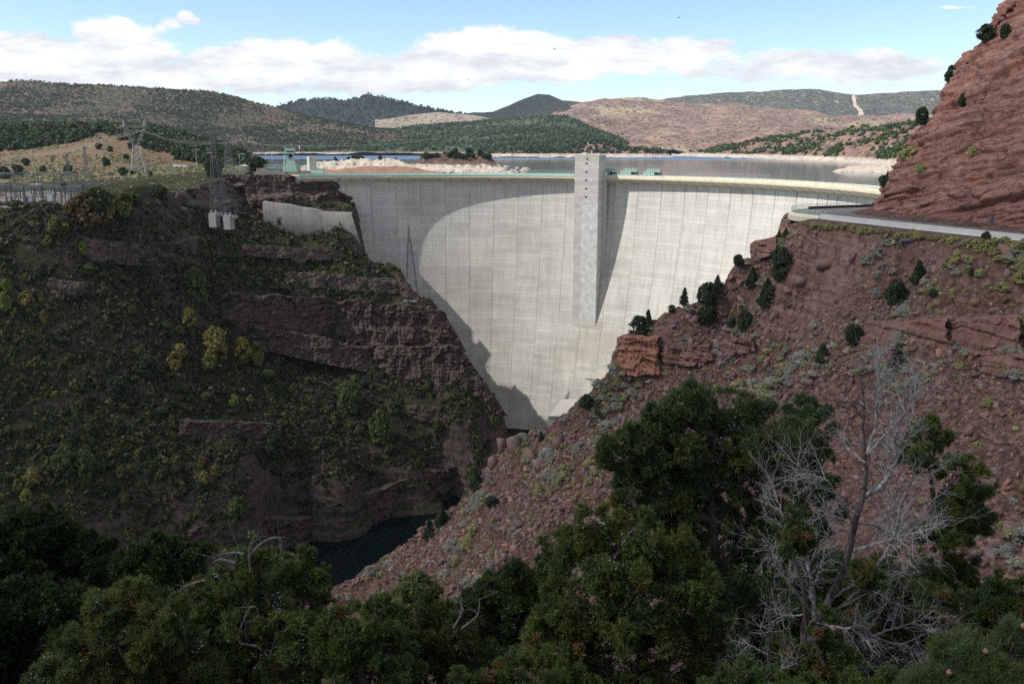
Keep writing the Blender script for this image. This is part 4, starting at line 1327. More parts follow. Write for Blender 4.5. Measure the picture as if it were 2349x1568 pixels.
mobj('end_face', np.array([V[0], V[n], V[2 * n], V[3 * n]]) - o_, [(0, 1, 2, 3)], m, th_)

M['pedestal'] = simple_mat('pale_pedestal_concrete', (0.28, 0.28, 0.27), 0.9, var=0.2, scale=0.5)


def lattice(mb, c0, w0, c1, w1, n, r, diag=True, rz=0.0):
    """four-legged lattice between two levels"""
    c0 = np.array(c0, float); c1 = np.array(c1, float)
    cr, sr = math.cos(rz), math.sin(rz)
    def ring(t):
        c = c0 + (c1 - c0) * t; w = w0 + (w1 - w0) * t
        return [c + np.array([(sx * cr - sy * sr) * w / 2, (sx * sr + sy * cr) * w / 2, 0]) for sx, sy in ((-1, -1), (1, -1), (1, 1), (-1, 1))]
    ts = np.linspace(0, 1, n + 1) ** 0.9
    R = [ring(t) for t in ts]
    for i in range(n):
        for k in range(4):
            a, b2 = R[i][k], R[i][(k + 1) % 4]; c, d = R[i + 1][k], R[i + 1][(k + 1) % 4]
            if diag:
                mb.bar(a, d, r * 0.6, sides=3); mb.bar(b2, c, r * 0.6, sides=3)
            mb.bar(c, d, r * 0.7, sides=3)
    return R


def legs(parent, R0, R1, r, mat):
    for a, b2 in zip(R0, R1):
        b = MB(); b.bar(a, b2, r); b.build('leg', mat, parent)


def delta_pylon(loc, H, wb, arm, label, mat, rz=0.0):
    t = empty('power_pylon', loc, rz); tag(t, label, 'pylon', 'steel lattice pylons')
    b = MB(); hw = 0.52 * H
    R = lattice(b, (0, 0, 0), wb, (0, 0, hw), wb * 0.42, 5, 0.13)
    b.build('bracing', mat, t); legs(t, R[0], R[-1], 0.17, mat)
    for s in (-1, 1):
        b = MB(); lattice(b, (s * wb * 0.12, 0, hw), wb * 0.22, (s * arm * 0.42, 0, H * 0.86), wb * 0.24, 4, 0.10); b.build('arm', mat, t)
        b = MB(); lattice(b, (s * arm * 0.42, 0, H * 0.88), wb * 0.22, (s * arm * 0.46, 0, H), 0.2, 3, 0.08); b.build('peak', mat, t)
    b = MB()
    n = 10
    for k in range(n):
        x0 = -arm * 0.62 + arm * 1.24 * k / n; x1 = x0 + arm * 1.24 / n
        for yy in (-0.8, 0.8):
            b.bar((x0, yy, H * 0.86), (x1, yy, H * 0.86), 0.10, sides=3); b.bar((x0, yy, H * 0.90), (x1, yy, H * 0.90), 0.10, sides=3)
            b.bar((x0, yy, H * 0.86), (x1, yy, H * 0.90), 0.07, sides=3)
    b.build('cross_arm', mat, t)
    for xx in (-arm * 0.6, 0, arm * 0.6):
        b = MB(); b.tube([(xx, 0, H * 0.86), (xx, 0, H * 0.80)], 0.16, 6); b.build('insulator', M['steel_dark'], t)
    return t


pA = at(318, 396, 615)
delta_pylon(pA, 36, 9.5, 15, 'silver lattice pylon with wires on the sunlit ground left of the dam', M['steel'], 0.35)
pC = at(526, 384, 640)
delta_pylon(pC, 29, 6.5, 15, 'dark lattice pylon with a wide crossbar behind the parked cars', M['steel_dark'], 0.1)
# tall narrow pylon on its concrete pedestals
pB = at(508, 497, 442)
t = empty('power_pylon', pB); tag(t, 'tall narrow dark pylon standing on two concrete pedestals', 'pylon', 'steel lattice pylons')
b = MB(); R = lattice(b, (0, 0, 0), 8.0, (-1.5, 0, 30), 2.6, 8, 0.11); R2 = lattice(b, (-1.5, 0, 30), 2.6, (-1.7, 0, 42), 1.6, 4, 0.09)
b.build('bracing', M['steel_dark'], t); legs(t, R[0], R[-1], 0.17, M['steel_dark']); legs(t, R2[0], R2[-1], 0.12, M['steel_dark'])
for zc in (33.5, 36.5, 41.5):
    b = MB(); b.bar((-4.8, 0, zc), (1.6, 0, zc), 0.12); b.bar((-4.8, 0, zc), (-1.7, 0, zc + 1.4), 0.08); b.bar((1.6, 0, zc), (-1.7, 0, zc + 1.4), 0.08); b.build('cross_arm', M['steel_dark'], t)
for (px_, py_, lab) in ((491, 489, 'left of the two pale concrete pedestals under the narrow pylon'), (524, 494, 'right of the two pale concrete pedestals under the narrow pylon')):
    q = at(px_, py_, 438)
    t = empty('pedestal', q); tag(t, lab, 'pedestal', 'concrete pedestals of the narrow pylon')
    b = MB(); b.box((0, 0, -3.5), (4.0, 4.2, 7), rz=-0.25); b.build('block', M['pedestal'], t)
    b = MB(); b.box((1.6, 1.4, -0.9), (3.2, 5, 1.5), rz=-0.25); b.build('cap', M['pedestal'], t)
    for sx in (-1.3, 1.0):
        b = MB(); b.tube([(sx, 0, 0), (sx, 0, 1.3)], 0.6, 10); b.build('plinth', M['pedestal'], t)
# canyon pylon in front of the dam
pD = at(945, 686, 486)
t = empty('power_pylon', pD); tag(t, 'slim grey lattice pylon on the canyon ledge in front of the dam face', 'pylon', 'steel lattice pylons')
b = MB(); R = lattice(b, (0, 0, 0), 7.4, (-0.8, 0, 36), 1.1, 6, 0.16); R2 = lattice(b, (-0.8, 0, 36), 1.1, (-1.0, 0, 42.5), 0.25, 3, 0.12)
b.build('bracing', M['steel_dark'], t); legs(t, R[0], R[-1], 0.22, M['steel_dark']); legs(t, R2[0], R2[-1], 0.15, M['steel_dark'])
b = MB(); b.bar((-3.4, 0, 30), (1.6, 0, 30), 0.14); b.build('cross_arm', M['steel_dark'], t)
t = empty('pylon_footing', pD); tag(t, 'pale concrete footing slab under the canyon pylon', 'footing')
b = MB(); b.box((0.6, 0, -0.6), (10.5, 8, 1.1)); b.build('slab', M['pedestal'], t)
b = MB(); b.box((4.6, -2, -3.5), (2, 2, 5)); b.build('column', M['pedestal'], t)


def cable(pts, label, r=0.06, mat=None, n=60):
    P = catmull(np.array([at(*p) for p in pts]), n)
    o = P[0]
    V, F = tube_arrays(P - o, [r] * n, 4)
    c = mobj('power_line', V, F, mat or M['cable'])
    c.location = o
    tag(c, label, 'cable', 'power lines over the canyon')


M['cable'] = simple_mat('pale_cable', (0.55, 0.54, 0.50), 0.4, 0.6)
for k, (yl, ym) in enumerate(((362, 331), (365, 334), (368, 337))):
    w = ('highest', 'middle', 'lowest')[k]
    cable([(-90, yl + 5, 560), (0, yl, 570), (150, ym + 14, 590), (230, ym - 8, 602), (306 + 14 * k, 297, 615)], w + ' wire from the left edge to the silver pylon', 0.075)
    cable([(310 + 16 * k, 297, 615), (380, 316 + 2.5 * k, 620), (450, 326 + 2.5 * k, 628), (505 + 16 * k, 318 if k == 0 else 327, 638)], w + ' wire between the silver pylon and the dark crossbar pylon', 0.075)
    cable([(515 + 18 * k, 309, 640), (600, 330 + 1.2 * k, 625), (741, 334 + 0.7 * k, 595), (821, 332 + k, 575), (975, 320 + 2 * k, 535), (1200, 271 + 4 * k, 470), (1600, 152 + 9 * k, 360), (2050, -30 + 14 * k, 255)], w + ' wire crossing the sky from the crossbar pylon to the upper right', 0.012)

# ------------------------------------------------------------------ things on the left abutment
p0 = at(667, 393, 548)
t = empty('crane_tower', p0, 0.12); tag(t, 'mint green gantry house on tapering legs at the left end of the dam', 'gantry')
b = MB(); b.box((0.4, 0, 4.2), (8.4, 6.5, 8.6), top=0.46, topy=0.6); b.build('base', M['mint'], t)
b = MB(); b.box((0.2, 0, 12.9), (6.4, 5.2, 2.9)); b.build('cabin', M['mint'], t)
b = MB(); b.box((-0.4, 0, 11.2), (7.4, 5.6, 0.7)); b.build('platform', M['mint_pale'], t)
b = MB(); b.box((0.8, -2.62, 12.1), (4.6, 0.1, 0.7)); b.build('window', M['dark'], t)
for xx in (-2.8, -1.0, 2.0):
    b = MB(); b.bar((xx - (1.2 if xx < -2 else 0), -1.8, 0), (xx, -1.8, 11), 0.32); b.build('leg', M['mint_pale'], t)
b = MB(); b.box((0.6, -1.2, 9.3), (2.2, 1.0, 3.0)); b.build('machinery', M['dark'], t)

p0 = at(693, 386, 552)
t = empty('flagpole', p0); tag(t, 'dark flagpole beside the mint gantry', 'flagpole')
b = MB(); b.tube([(0, 0, 0), (0, 0, 16.5)], [0.16, 0.09], 6); b.build('pole', M['steel_dark'], t)
b = MB(); b.tube([(0, 0, 16.4), (0, 0, 16.8)], [0.18, 0.05], 6); b.build('finial', M['steel'], t)
m, g = new_mat('striped_flag')
uvn = g.n('ShaderNodeUVMap'); u, v, _ = g._sep(uvn.outputs[0])
st = g.math('GREATER_THAN', g.math('PINGPONG', g.math('MULTIPLY', v, 6.5), 0.5), 0.25)
c = g.mix(st, (0.55, 0.03, 0.05), (0.75, 0.74, 0.72))
cn = g.math('MULTIPLY', g.math('LESS_THAN', u, 0.4), g.math('GREATER_THAN', v, 0.46))
g.out(g.mix(cn, c, (0.03, 0.05, 0.20)), 0.8)
V, UV = [], []
for j in range(9):
    for i in range(7):
        f = i / 6; e = j / 8
        V.append((-0.1 - 1.35 * f + 0.25 * math.sin(f * 7), 0.35 * math.sin(f * 9 + e), 15.6 - 3.0 * e - 2.1 * f)); UV.append((f, 1 - e))
fl = mobj('flag', V, grid_faces(9, 7), m, None, uv=np.array(UV)); fl.location = p0
tag(fl, 'limp red and white striped flag hanging from the dark pole', 'flag')

p0 = at(716, 391, 545)
t = empty('concrete_kiosk', p0, 0.55); tag(t, 'square pale concrete stair house at the left end of the crest', 'building')
b = MB(); b.box((0, 0, 4.0), (4.6, 4.4, 8.4)); b.build('wall', M['roof_lip'], t)
b = MB(); b.box((0, 0, 8.3), (4.7, 4.5, 0.2)); b.build('roof', M['cream'], t)
b = MB(); b.box((-0.8, -2.22, 7.2), (0.5, 0.06, 0.5)); b.build('vent', M['dark'], t)
p0 = at(628, 384, 556)
t = empty('footbridge', p0); tag(t, 'mint green railed footbridge left of the gantry at the lake', 'footbridge')
b = MB(); b.box((0, 0, -0.3), (12.5, 2, 0.35)); b.build('deck', M['mint'], t)
b = MB()
for k in range(13):
    b.bar((-6 + k, -0.9, 0), (-6 + k, -0.9, 1.7), 0.07)
for zc in (0.9, 1.7):
    b.bar((-6, -0.9, zc), (6, -0.9, zc), 0.08)
b.build('railing', M['mint'], t)
p0 = at(702, 388, 547)
t = empty('equipment_box', p0); tag(t, 'pale mint equipment box with a sloping side between flagpole and stair house', 'equipment box')
b = MB(); b.box((0, 0, 1.3), (3.4, 2.6, 2.6), top=0.65); b.build('housing', M['mint_pale'], t)
b = MB(); b.box((-4.6, 0, 1.6), (4.8, 2.2, 0.3)); b.bar((-6.5, 0, 0), (-6.5, 0, 1.5), 0.12); b.bar((-3, 0, 0), (-3, 0, 1.5), 0.12); b.build('gangway', M['mint'], t)
# abutment walls
V, F = sweep([at(520, 391, 548)[:2], at(580, 392, 548)[:2], at(640, 396, 546)[:2], at(700, 400, 543)[:2], at(748, 403, 541)[:2]], [(-0.3, -0.6), (0.3, -0.6), (0.3, 2.0), (-0.3, 2.0)])
V = np.array(V); V[:, 2] += np.interp(V[:, 0], [-170, -115], [0.9, -0.7])
tag(mobj('parapet_wall', V, F, M['block']), 'long grey parapet wall along the top of the left abutment cliff', 'wall')
p0 = at(729, 396, 543)
t = empty('crest_gatehouse', p0); tag(t, 'low mint grey box at the very left end of the crest', 'kiosk')
b = MB(); b.box((0, 0, 0.7), (8, 2.6, 3.0)); b.build('wall', M['mint_pale'], t)
b = MB(); b.box((0, 0, 2.3), (8.3, 2.9, 0.2)); b.build('roof', M['mint'], t)

# lamp posts
for (px_, y0, y1, Y, hd, lab) in ((452, 383, 345, 640, 1, 'tall white lamp post at the far left of the car park'), (488, 384, 352, 640, -1, 'white lamp post with a bright flat head near the narrow pylon'),
                                  (551, 384, 355, 640, 1, 'lamp post standing among the parked cars'), (624, 366, 349, 620, 1, 'thin pale lamp post on the lake shore left of the gantry')):
    p0 = at(px_, y0, Y); H = (y0 - y1) * Y / 1957
    t = empty('lamp_post', p0); tag(t, lab, 'lamp post', 'lamp posts by the dam')
    b = MB(); b.tube([(0, 0, -1), (0, 0, H)], [0.2, 0.14], 6); b.build('pole', M['barrier'], t)
    b = MB(); b.bar((0, 0, H), (hd * 1.6, 0, H + 0.2), 0.10); b.build('arm', M['barrier'], t)
    b = MB(); b.box((hd * 2.2, 0, H + 0.15), (2.2, 0.9, 0.4)); b.build('lamp_head', M['barrier'], t)


def car(px_, py_, Y, L, col, label, cat, rz=0.0, pickup=False):
    p0 = at(px_, py_, Y)
    t = empty('pickup_truck' if pickup else 'parked_car', p0, rz); tag(t, label, cat, 'vehicles in the car park')
    paint = simple_mat('car_paint', col, 0.3, 0.0, 0.05, spec=0.5)
    b = MB(); b.box((0, 0, 0.75), (L, 1.9, 0.75), top=0.96); b.build('body', paint, t)
    b = MB()
    if pickup: b.box((L * 0.05, 0, 1.5), (L * 0.36, 1.7, 0.8), top=0.75)
    else: b.box((-L * 0.04, 0, 1.5), (L * 0.62, 1.7, 0.8), top=0.72)
    cb = b.build('cabin', paint, t)
    b = MB()
    if pickup: b.box((L * 0.05, 0, 1.52), (L * 0.30, 1.74, 0.45), top=0.86)
    else: b.box((-L * 0.04, 0, 1.52), (L * 0.52, 1.74, 0.45), top=0.86)
    b.build('window', M['dark'], cb)
    for sx in (-0.32, 0.32):
        for sy in (-0.9, 0.9):
            b = MB(); b.tube([(sx * L, sy - 0.1, 0.36), (sx * L, sy + 0.1, 0.36)], 0.36, 10); b.build('wheel', M['dark'], t)


car(421, 383.6, 645, 5.6, (0.75, 0.75, 0.74), 'white pickup truck stopped on the sunlit road', 'pickup', 0.05, True)
p0 = at(405, 383.6, 645)
t = empty('trailer', p0); tag(t, 'long low white trailer behind the white pickup', 'trailer')
b = MB(); b.box((0, 0, 1.1), (4.8, 2, 1.3)); b.build('body', simple_mat('white_trailer', (0.72, 0.72, 0.72)), t)
b = MB(); b.tube([(0.4, -0.9, 0.35), (0.4, 0.9, 0.35)], 0.36, 10); b.build('wheel', M['dark'], t)
car(521, 388, 610, 4.8, (0.04, 0.06, 0.12), 'dark blue car parked below the crossbar pylon', 'car', 0.1)
car(548, 387, 610, 4.8, (0.32, 0.33, 0.33), 'grey car parked beside the dark blue one', 'car', 0.0)
car(561, 382.5, 640, 4.9, (0.75, 0.75, 0.73), 'white car parked behind the grey one', 'car', -0.1)
p0 = at(493, 385, 612)
t = empty('road_barricade', p0); tag(t, 'small orange barricade beside the narrow pylon', 'barricade')
b = MB(); b.box((0, 0, 1.0), (4.5, 0.3, 0.5)); b.build('board', simple_mat('orange_plastic', (0.65, 0.16, 0.05)), t)
b = MB(); b.bar((-1.8, 0, 0), (-1.8, 0, 0.8), 0.1); b.bar((1.8, 0, 0), (1.8, 0, 0.8), 0.1); b.build('leg', M['steel'], t)

# ------------------------------------------------------------------ switchyard
M['yard_steel'] = simple_mat('switchyard_steel', (0.105, 0.115, 0.135), 0.6, 0.2)
yard = [(8, 470, 400), (38, 472, 400), (78, 470, 405), (122, 470, 405), (172, 470, 410), (215, 466, 418), (20, 452, 470), (65, 452, 470), (110, 450, 475), (160, 450, 475), (55, 462, 430), (100, 461, 432), (146, 461, 434), (192, 459, 440), (200, 449, 478)]
lab_y = ['switchyard frame cut by the left edge of the photo', 'switchyard frame just right of the left edge', 'switchyard frame between the first two grey transformers', 'switchyard frame above the middle transformer',
         'switchyard frame left of the right-hand transformer', 'switchyard frame closest to the yellow trees', 'back-row switchyard frame at the left edge', 'back-row switchyard frame by the small canopy', 'back-row switchyard frame right of the small canopy', 'back-row switchyard frame before the twin masts', 'middle-row switchyard frame farthest left', 'middle-row switchyard frame second from the left', 'middle-row switchyard frame third from the left', 'middle-row switchyard frame nearest the yellow trees', 'back-row switchyard frame at the right end of the yard']
for k, (px_, py_, Y) in enumerate(yard):
    p0 = at(px_, py_, Y); H = 9.0 if k < 6 else (7.0 if 10 <= k < 14 else 13.0); Wd = 8.5
    t = empty('switchyard_frame', p0, 0.05 * (k % 3 - 1)); tag(t, lab_y[k], 'steel frame', 'switchyard frames')
    for s in (-1, 1):
        b = MB(); lattice(b, (s * Wd / 2, 0, -1), 0.7, (s * Wd / 2, 0, H), 0.4, 6, 0.09); b.bar((s * Wd / 2, 0, -1), (s * Wd / 2, 0, H + 2.4), 0.14); b.build('post', M['yard_steel'], t)
    b = MB(); b.bar((-Wd / 2, 0, H), (Wd / 2, 0, H), 0.13); b.bar((-Wd / 2, 0, H - 0.8), (Wd / 2, 0, H - 0.8), 0.09)
    for j in range(7):
        b.bar((-Wd / 2 + j * Wd / 7, 0, H - 0.8), (-Wd / 2 + (j + 1) * Wd / 7, 0, H), 0.06, sides=3)
    b.build('beam', M['yard_steel'], t)
    for j in (-0.42, -0.28, -0.14, 0, 0.14, 0.28, 0.42):
        b = MB(); b.tube([(j * Wd, 0, H - 0.8), (j * Wd, 0, H - 2.4)], [0.14, 0.14], 5); b.build('insulator', M['steel_dark'], t)
        b = MB(); b.tube([(j * Wd + 0.8, 0.5, -1), (j * Wd + 0.8, 0.5, 3.56)], 0.12, 5); b.bar((j * Wd - 0.2, 0.5, 3.6), (j * Wd + 1.8, 0.5, 3.6), 0.08); b.build('switch_stand', M['steel_dark'], t)
for k, (px_, lab) in enumerate(((72, 'left one of three grey transformers in the switchyard'), (118, 'middle one of three grey transformers in the switchyard'), (213, 'right one of three grey transformers in the switchyard'))):
    p0 = at(px_, 463, 402)
    t = empty('transformer', p0); tag(t, lab, 'transformer', 'switchyard transformers')
    b = MB(); b.box((0, 0, 1.6), (2.4, 2.2, 3.2)); b.build('tank', M['steel'], t)
    for sx in (-0.9, 0, 0.9):
        b = MB(); b.tube([(sx, 0, 3.2), (sx * 1.5, 0, 5.0)], [0.22, 0.14], 6); b.tube([(sx * 1.5, 0, 4.7), (sx * 1.5, 0, 5.2)], [0.3, 0.3], 6); b.build('bushing', M['barrier'], t)
    b = MB(); b.box((-1.6, 0, 1.4), (0.6, 2.0, 2.4)); b.build('radiator', M['yard_steel'], t)
for (px_, top_, lab) in ((163, 356, 'left of the two thin lattice masts above the switchyard'), (204, 340, 'right and taller of the two thin lattice masts above the switchyard')):
    p0 = at(px_, 442, 520); H = (442 - top_) * 520 / 1957
    t = empty('lattice_mast', p0); tag(t, lab, 'mast', 'switchyard masts')
    b = MB(); R = lattice(b, (0, 0, -1), 3.4, (0, 0, H), 0.5, 9, 0.08); b.build('bracing', M['yard_steel'], t); legs(t, R[0], R[-1], 0.11, M['yard_steel'])
    b = MB(); b.bar((-2.6, 0, H * 0.8), (2.6, 0, H * 0.8), 0.1); b.build('cross_arm', M['yard_steel'], t)
p0 = at(60, 482, 396)
t = empty('chain_link_fence', p0); tag(t, 'thin wire fence along the front of the switchyard', 'fence')
prev = None
for k in range(24):
    fx_ = -16 + 1.7 * k
    fz = float(FL.h(p0[0] + fx_, p0[1])) - p0[2]
    b = MB(); b.bar((fx_, 0, fz - 0.4), (fx_, 0, fz + 2.0), 0.04); b.build('post', M['steel_dark'], t)
    if prev is not None:
        b = MB()
        for zc in (0.3, 1.2, 2.0):
            b.bar((prev[0], 0, prev[1] + zc), (fx_, 0, fz + zc), 0.025)
        b.build('wire', M['steel_dark'], t)
    prev = (fx_, fz)
# gravel pad of the switchyard
gx_ = np.linspace(-40, 232, 60); V = []
for k, f in enumerate(np.linspace(0, 1, 14)):
    for q in gx_:
        h_ = FL.pick(q - 0.15 * max(0, q - 150) * f, 477 - 36 * f + 1.5 * math.sin(q * 0.05), 360, 558)
        V.append((h_[0], h_[1], h_[2] + 0.12) if h_ is not None else at(q, 477 - 36 * f, 520))
m, g = new_mat('yard_gravel')
P = g.pos()
g.out(g.mix(g.rng(g.noise(P, 0.5, 6, 0.7), 0.3, 0.7), (0.135, 0.110, 0.098), (0.205, 0.178, 0.160)), 0.95)
tag(mobj('gravel_yard', V, grid_faces(14, 60), m), kind='structure')
p0 = at(86, 432, 505)
t = empty('canopy', p0); tag(t, 'small flat white canopy on posts behind the switchyard', 'canopy')
b = MB(); b.box((0, 0, 2.4), (5.6, 4, 0.3)); b.build('roof', simple_mat('white_sheet', (0.7, 0.68, 0.63)), t)
for sx in (-1.2, 1.6):
    b = MB(); b.bar((sx, 0, 0), (sx, 0, 2.3), 0.13); b.build('post', M['steel_dark'], t)
p0 = at(308, 464, 446)
t = empty('shed', p0); tag(t, 'small pale shed half hidden behind the yellow trees', 'shed')
b = MB(); b.box((0, 0, 0.5), (6.5, 4, 2.6)); b.build('wall', simple_mat('shed_wall', (0.30, 0.32, 0.36)), t)
b = MB(); b.box((0, 0, 1.95), (6.9, 4.4, 0.3)); b.build('roof', M['steel'], t)

# birds
for (px_, py_, Y, lab) in ((1557, 41, 160, 'highest of three tiny dark birds in the sky'), (1272, 113, 190, 'middle one of three tiny dark birds in the sky'), (1075, 183, 210, 'lowest of three tiny dark birds, above the far hills')):
    p0 = at(px_, py_, Y)
    t = empty('bird', p0, 0.6); tag(t, lab, 'bird', 'birds in the sky')
    V, F = tube_arrays([(-0.20, 0, 0), (-0.10, 0, 0.02), (0.06, 0, 0.03), (0.16, 0, 0.05), (0.22, 0, 0.04)], [0.02, 0.06, 0.07, 0.04, 0.01], 6)
    mobj('body', V, F, M['dark'], t)
    for s in (-1, 1):
        mobj('wing', [(0.08, 0.03 * s, 0.05), (-0.08, 0.03 * s, 0.05), (-0.10, 0.25 * s, 0.14), (-0.02, 0.42 * s, 0.10), (0.07, 0.25 * s, 0.15), (0.02, 0.2 * s, 0.12)], [(0, 1, 5), (1, 2, 5), (2, 3, 4, 5), (5, 4, 0)], M['dark'], t)
# ------------------------------------------------------------------ vegetation
GREEN = dict(juniper=(0.042, 0.064, 0.026), sage=(0.30, 0.30, 0.235), rabbit=(0.31, 0.295, 0.13), leaf=(0.085, 0.110, 0.030), yellow=(0.215, 0.195, 0.050), pine=(0.048, 0.066, 0.038), scrub=(0.118, 0.120, 0.058))
for k, c in GREEN.items():
    M['f_' + k] = foliage_mat(k + '_foliage', c, 0.25)


M['f_fg'] = foliage_mat('near_juniper_foliage', (0.074, 0.102, 0.032), 0.3)


def bark_mat(name, c, d):
    m, g = new_mat(name)
    P = g.n('ShaderNodeTexCoord').outputs['Object']
    x, y, z = g._sep(P)
    f = g.noise(g.comb(g.math('MULTIPLY', x, 14.0), g.math('MULTIPLY', y, 14.0), g.math('MULTIPLY', z, 1.8)), 1.0, 6, 0.7)
    g.out(g.mix(g.rng(f, 0.35, 0.65), d, c), 0.9, g.bump(f, 0.7, 0.03), 0.15)
    return m


M['bark'] = bark_mat('juniper_bark', (0.13, 0.105, 0.09), (0.045, 0.035, 0.03))
M['dead'] = bark_mat('dead_grey_wood', (0.36, 0.35, 0.345), (0.13, 0.125, 0.12))
M['dim_wood'] = bark_mat('dim_grey_wood', (0.21, 0.20, 0.195), (0.08, 0.075, 0.072))
M['old_wood'] = bark_mat('old_grey_bark', (0.115, 0.105, 0.098), (0.035, 0.031, 0.029))
M['berry'] = simple_mat('pale_blue_berry', (0.42, 0.52, 0.58), 0.5)
M['cone'] = simple_mat('orange_brown_cone', (0.22, 0.12, 0.08), 0.8)


def tufts(C, D, S, k=7, spread=0.8, wr=0.18, tint=None, rng=RNG, quad=False):
    """little sprays of k pointed blades; C centres, D axis directions, S lengths"""
    n = len(C)
    d = D[:, None, :] + rng.normal(0, spread, (n, k, 3))
    d /= np.linalg.norm(d, axis=-1, keepdims=True) + 1e-9
    L = S[:, None] * rng.uniform(0.6, 1.15, (n, k))
    b = C[:, None, :] + rng.normal(0, 0.22, (n, k, 3)) * S[:, None, None]
    w = np.cross(d, rng.normal(0, 1, (n, k, 3)))
    w /= np.linalg.norm(w, axis=-1, keepdims=True) + 1e-9
    w = w * (L * wr)[..., None]
    t = b + d * L[..., None]
    if quad:
        V = np.stack([b, b + d * (L * 0.5)[..., None] + w, t, b + d * (L * 0.5)[..., None] - w], 2).reshape(-1, 3)
        F = np.arange(len(V)).reshape(-1, 4); r = 4
    else:
        V = np.stack([b - w, b + w, t], 2).reshape(-1, 3)
        F = np.arange(len(V)).reshape(-1, 3); r = 3
    if tint is None:
        tint = np.ones((n, 3))
    T = np.repeat(tint, k * r, 0)
    return V, F, T


def cards(C, N, S, k=2, wr=0.42, tint=None, rng=RNG, tilt=0.55):
    """small leaf sprays lying roughly across the outward direction N"""
    n = len(C)
    n2 = N[:, None, :] + rng.normal(0, tilt, (n, k, 3))
    n2 /= np.linalg.norm(n2, axis=-1, keepdims=True) + 1e-9
    t = np.cross(n2, rng.normal(0, 1, (n, k, 3))); t /= np.linalg.norm(t, axis=-1, keepdims=True) + 1e-9
    w = np.cross(n2, t)
    L = S[:, None] * rng.uniform(0.6, 1.2, (n, k))
    b = C[:, None, :] + rng.normal(0, 0.25, (n, k, 3)) * S[:, None, None]
    d = t * L[..., None]; w = w * (L * wr)[..., None]
    V = np.stack([b - d * 0.5, b + w, b + d * 0.5, b - w], 2).reshape(-1, 3)
    F = np.arange(len(V)).reshape(-1, 4)
    return V, F, np.repeat(np.ones((n, 3)) if tint is None else tint, k * 4, 0)


def rand_dirs(n, rng=RNG):
    v = rng.normal(0, 1, (n, 3))
    return v / np.linalg.norm(v, axis=1, keepdims=True)


def join(parts):
    V, F, T, o = [], [], [], 0
    for v, f, t in parts:
        V.append(v); F.append(f + o); T.append(t); o += len(v)
    return np.concatenate(V), np.concatenate(F), np.concatenate(T)


def tint_var(n, amt=0.3, warm=0.12, rng=RNG):
    b = rng.uniform(1 - amt, 1 + amt, (n, 1))
    w = rng.normal(0, warm, (n, 1))
    return np.clip(b * np.concatenate([1 + w, 1 + w * 0.3, 1 - w], 1), 0.05, 3)


# ---- small trees and bushes, unit height, copied
def proto_tree(name, shape, mat, n=900, k=6, size=0.075, wr=0.3, clump=0.22, thin=-0.1, trunk=0.12, seed=0, width=0.5, quad=True, tv=0.28):
    rng = np.random.default_rng(seed + 11)
    pts = []
    while len(pts) < n:
        q = rng.uniform(-1, 1, (4000, 3)); q[:, 2] = rng.uniform(0, 1, 4000)
        h = q[:, 2]
        if shape == 'cone': R = width * np.clip((1 - h) ** 0.75, 0, 1) * (0.75 + 0.25 * np.clip(h * 8, 0, 1))
        elif shape == 'ovoid': R = width * np.sqrt(np.clip(1 - ((h - 0.45) / 0.57) ** 2, 0, 1))
        elif shape == 'round': R = width * np.sqrt(np.clip(1 - ((h - 0.5) / 0.5) ** 2, 0, 1))
        elif shape == 'tall': R = width * np.clip(np.sin(np.pi * np.clip(h * 0.9 + 0.08, 0, 1)), 0, 1) ** 0.6
        elif shape == 'open': R = width * np.clip(1 - h, 0, 1) * (0.45 + 0.55 * (np.sin(h * 26) > -0.2)) * (h > 0.15)
        else: R = width * np.sqrt(np.clip(1 - h ** 2, 0, 1))
        rr = np.hypot(q[:, 0], q[:, 1])
        dens = fbm(np.stack([q[:, 0] * width, q[:, 1] * width, h], 1) + seed * 3.1, clump, 3)
        ok = (rr < 1) & (rr > rng.uniform(0.2, 1.0, 4000) * 0.9) & (dens > thin)
        lump = 1 + 0.75 * fbm(np.stack([q[:, 0], q[:, 1], h * 2], 1) * 1.0 + seed * 7.7, 0.6, 3)
        p = np.stack([q[:, 0] * R * lump, q[:, 1] * R * lump, h], 1)[ok & (R > 0.01)]
        pts.extend(p)
    C = np.array(pts[:n])
    D = C * np.array([1, 1, 0.25]) / (np.linalg.norm(C[:, :2], axis=1, keepdims=True) + 0.05) + np.array([0, 0, 0.7])
    D /= np.linalg.norm(D, axis=1, keepdims=True)
    V1, F1, T1 = cards(C, D, rng.uniform(0.7, 1.3, n) * size * 1.25, max(2, k // 2), wr * 1.3, tint_var(n, tv, 0.08, rng), rng)
    V2, F2, T2 = tufts(C, D, rng.uniform(0.7, 1.3, n) * size, max(2, k // 3), 0.7, wr, tint_var(n, tv, 0.08, rng), rng, True)
    V, F, T = join([(V1, F1, T1), (V2, F2, T2)])
    return raw_mesh(name, V, F, mat, tint=T), trunk


def trunk_mesh(h=0.6, r=0.035, n=4, seed=0):
    rng = np.random.default_rng(seed)
    b = MB()
    b.tube([(0, 0, -0.08), (0.02, 0.01, h * 0.4), (-0.01, 0.02, h)], [r * 1.4, r, r * 0.4], 6)
    for k in range(n):
        a = rng.uniform(0, 6.28); z0 = rng.uniform(0.15, 0.6) * h; l = rng.uniform(0.15, 0.3)
        b.tube([(0, 0, z0), (math.cos(a) * l * 0.5, math.sin(a) * l * 0.5, z0 + 0.06), (math.cos(a) * l, math.sin(a) * l, z0 + 0.18)], [r * 0.6, r * 0.4, r * 0.15], 4)
    return raw_mesh('trunk', b.V, b.F, M['bark'])


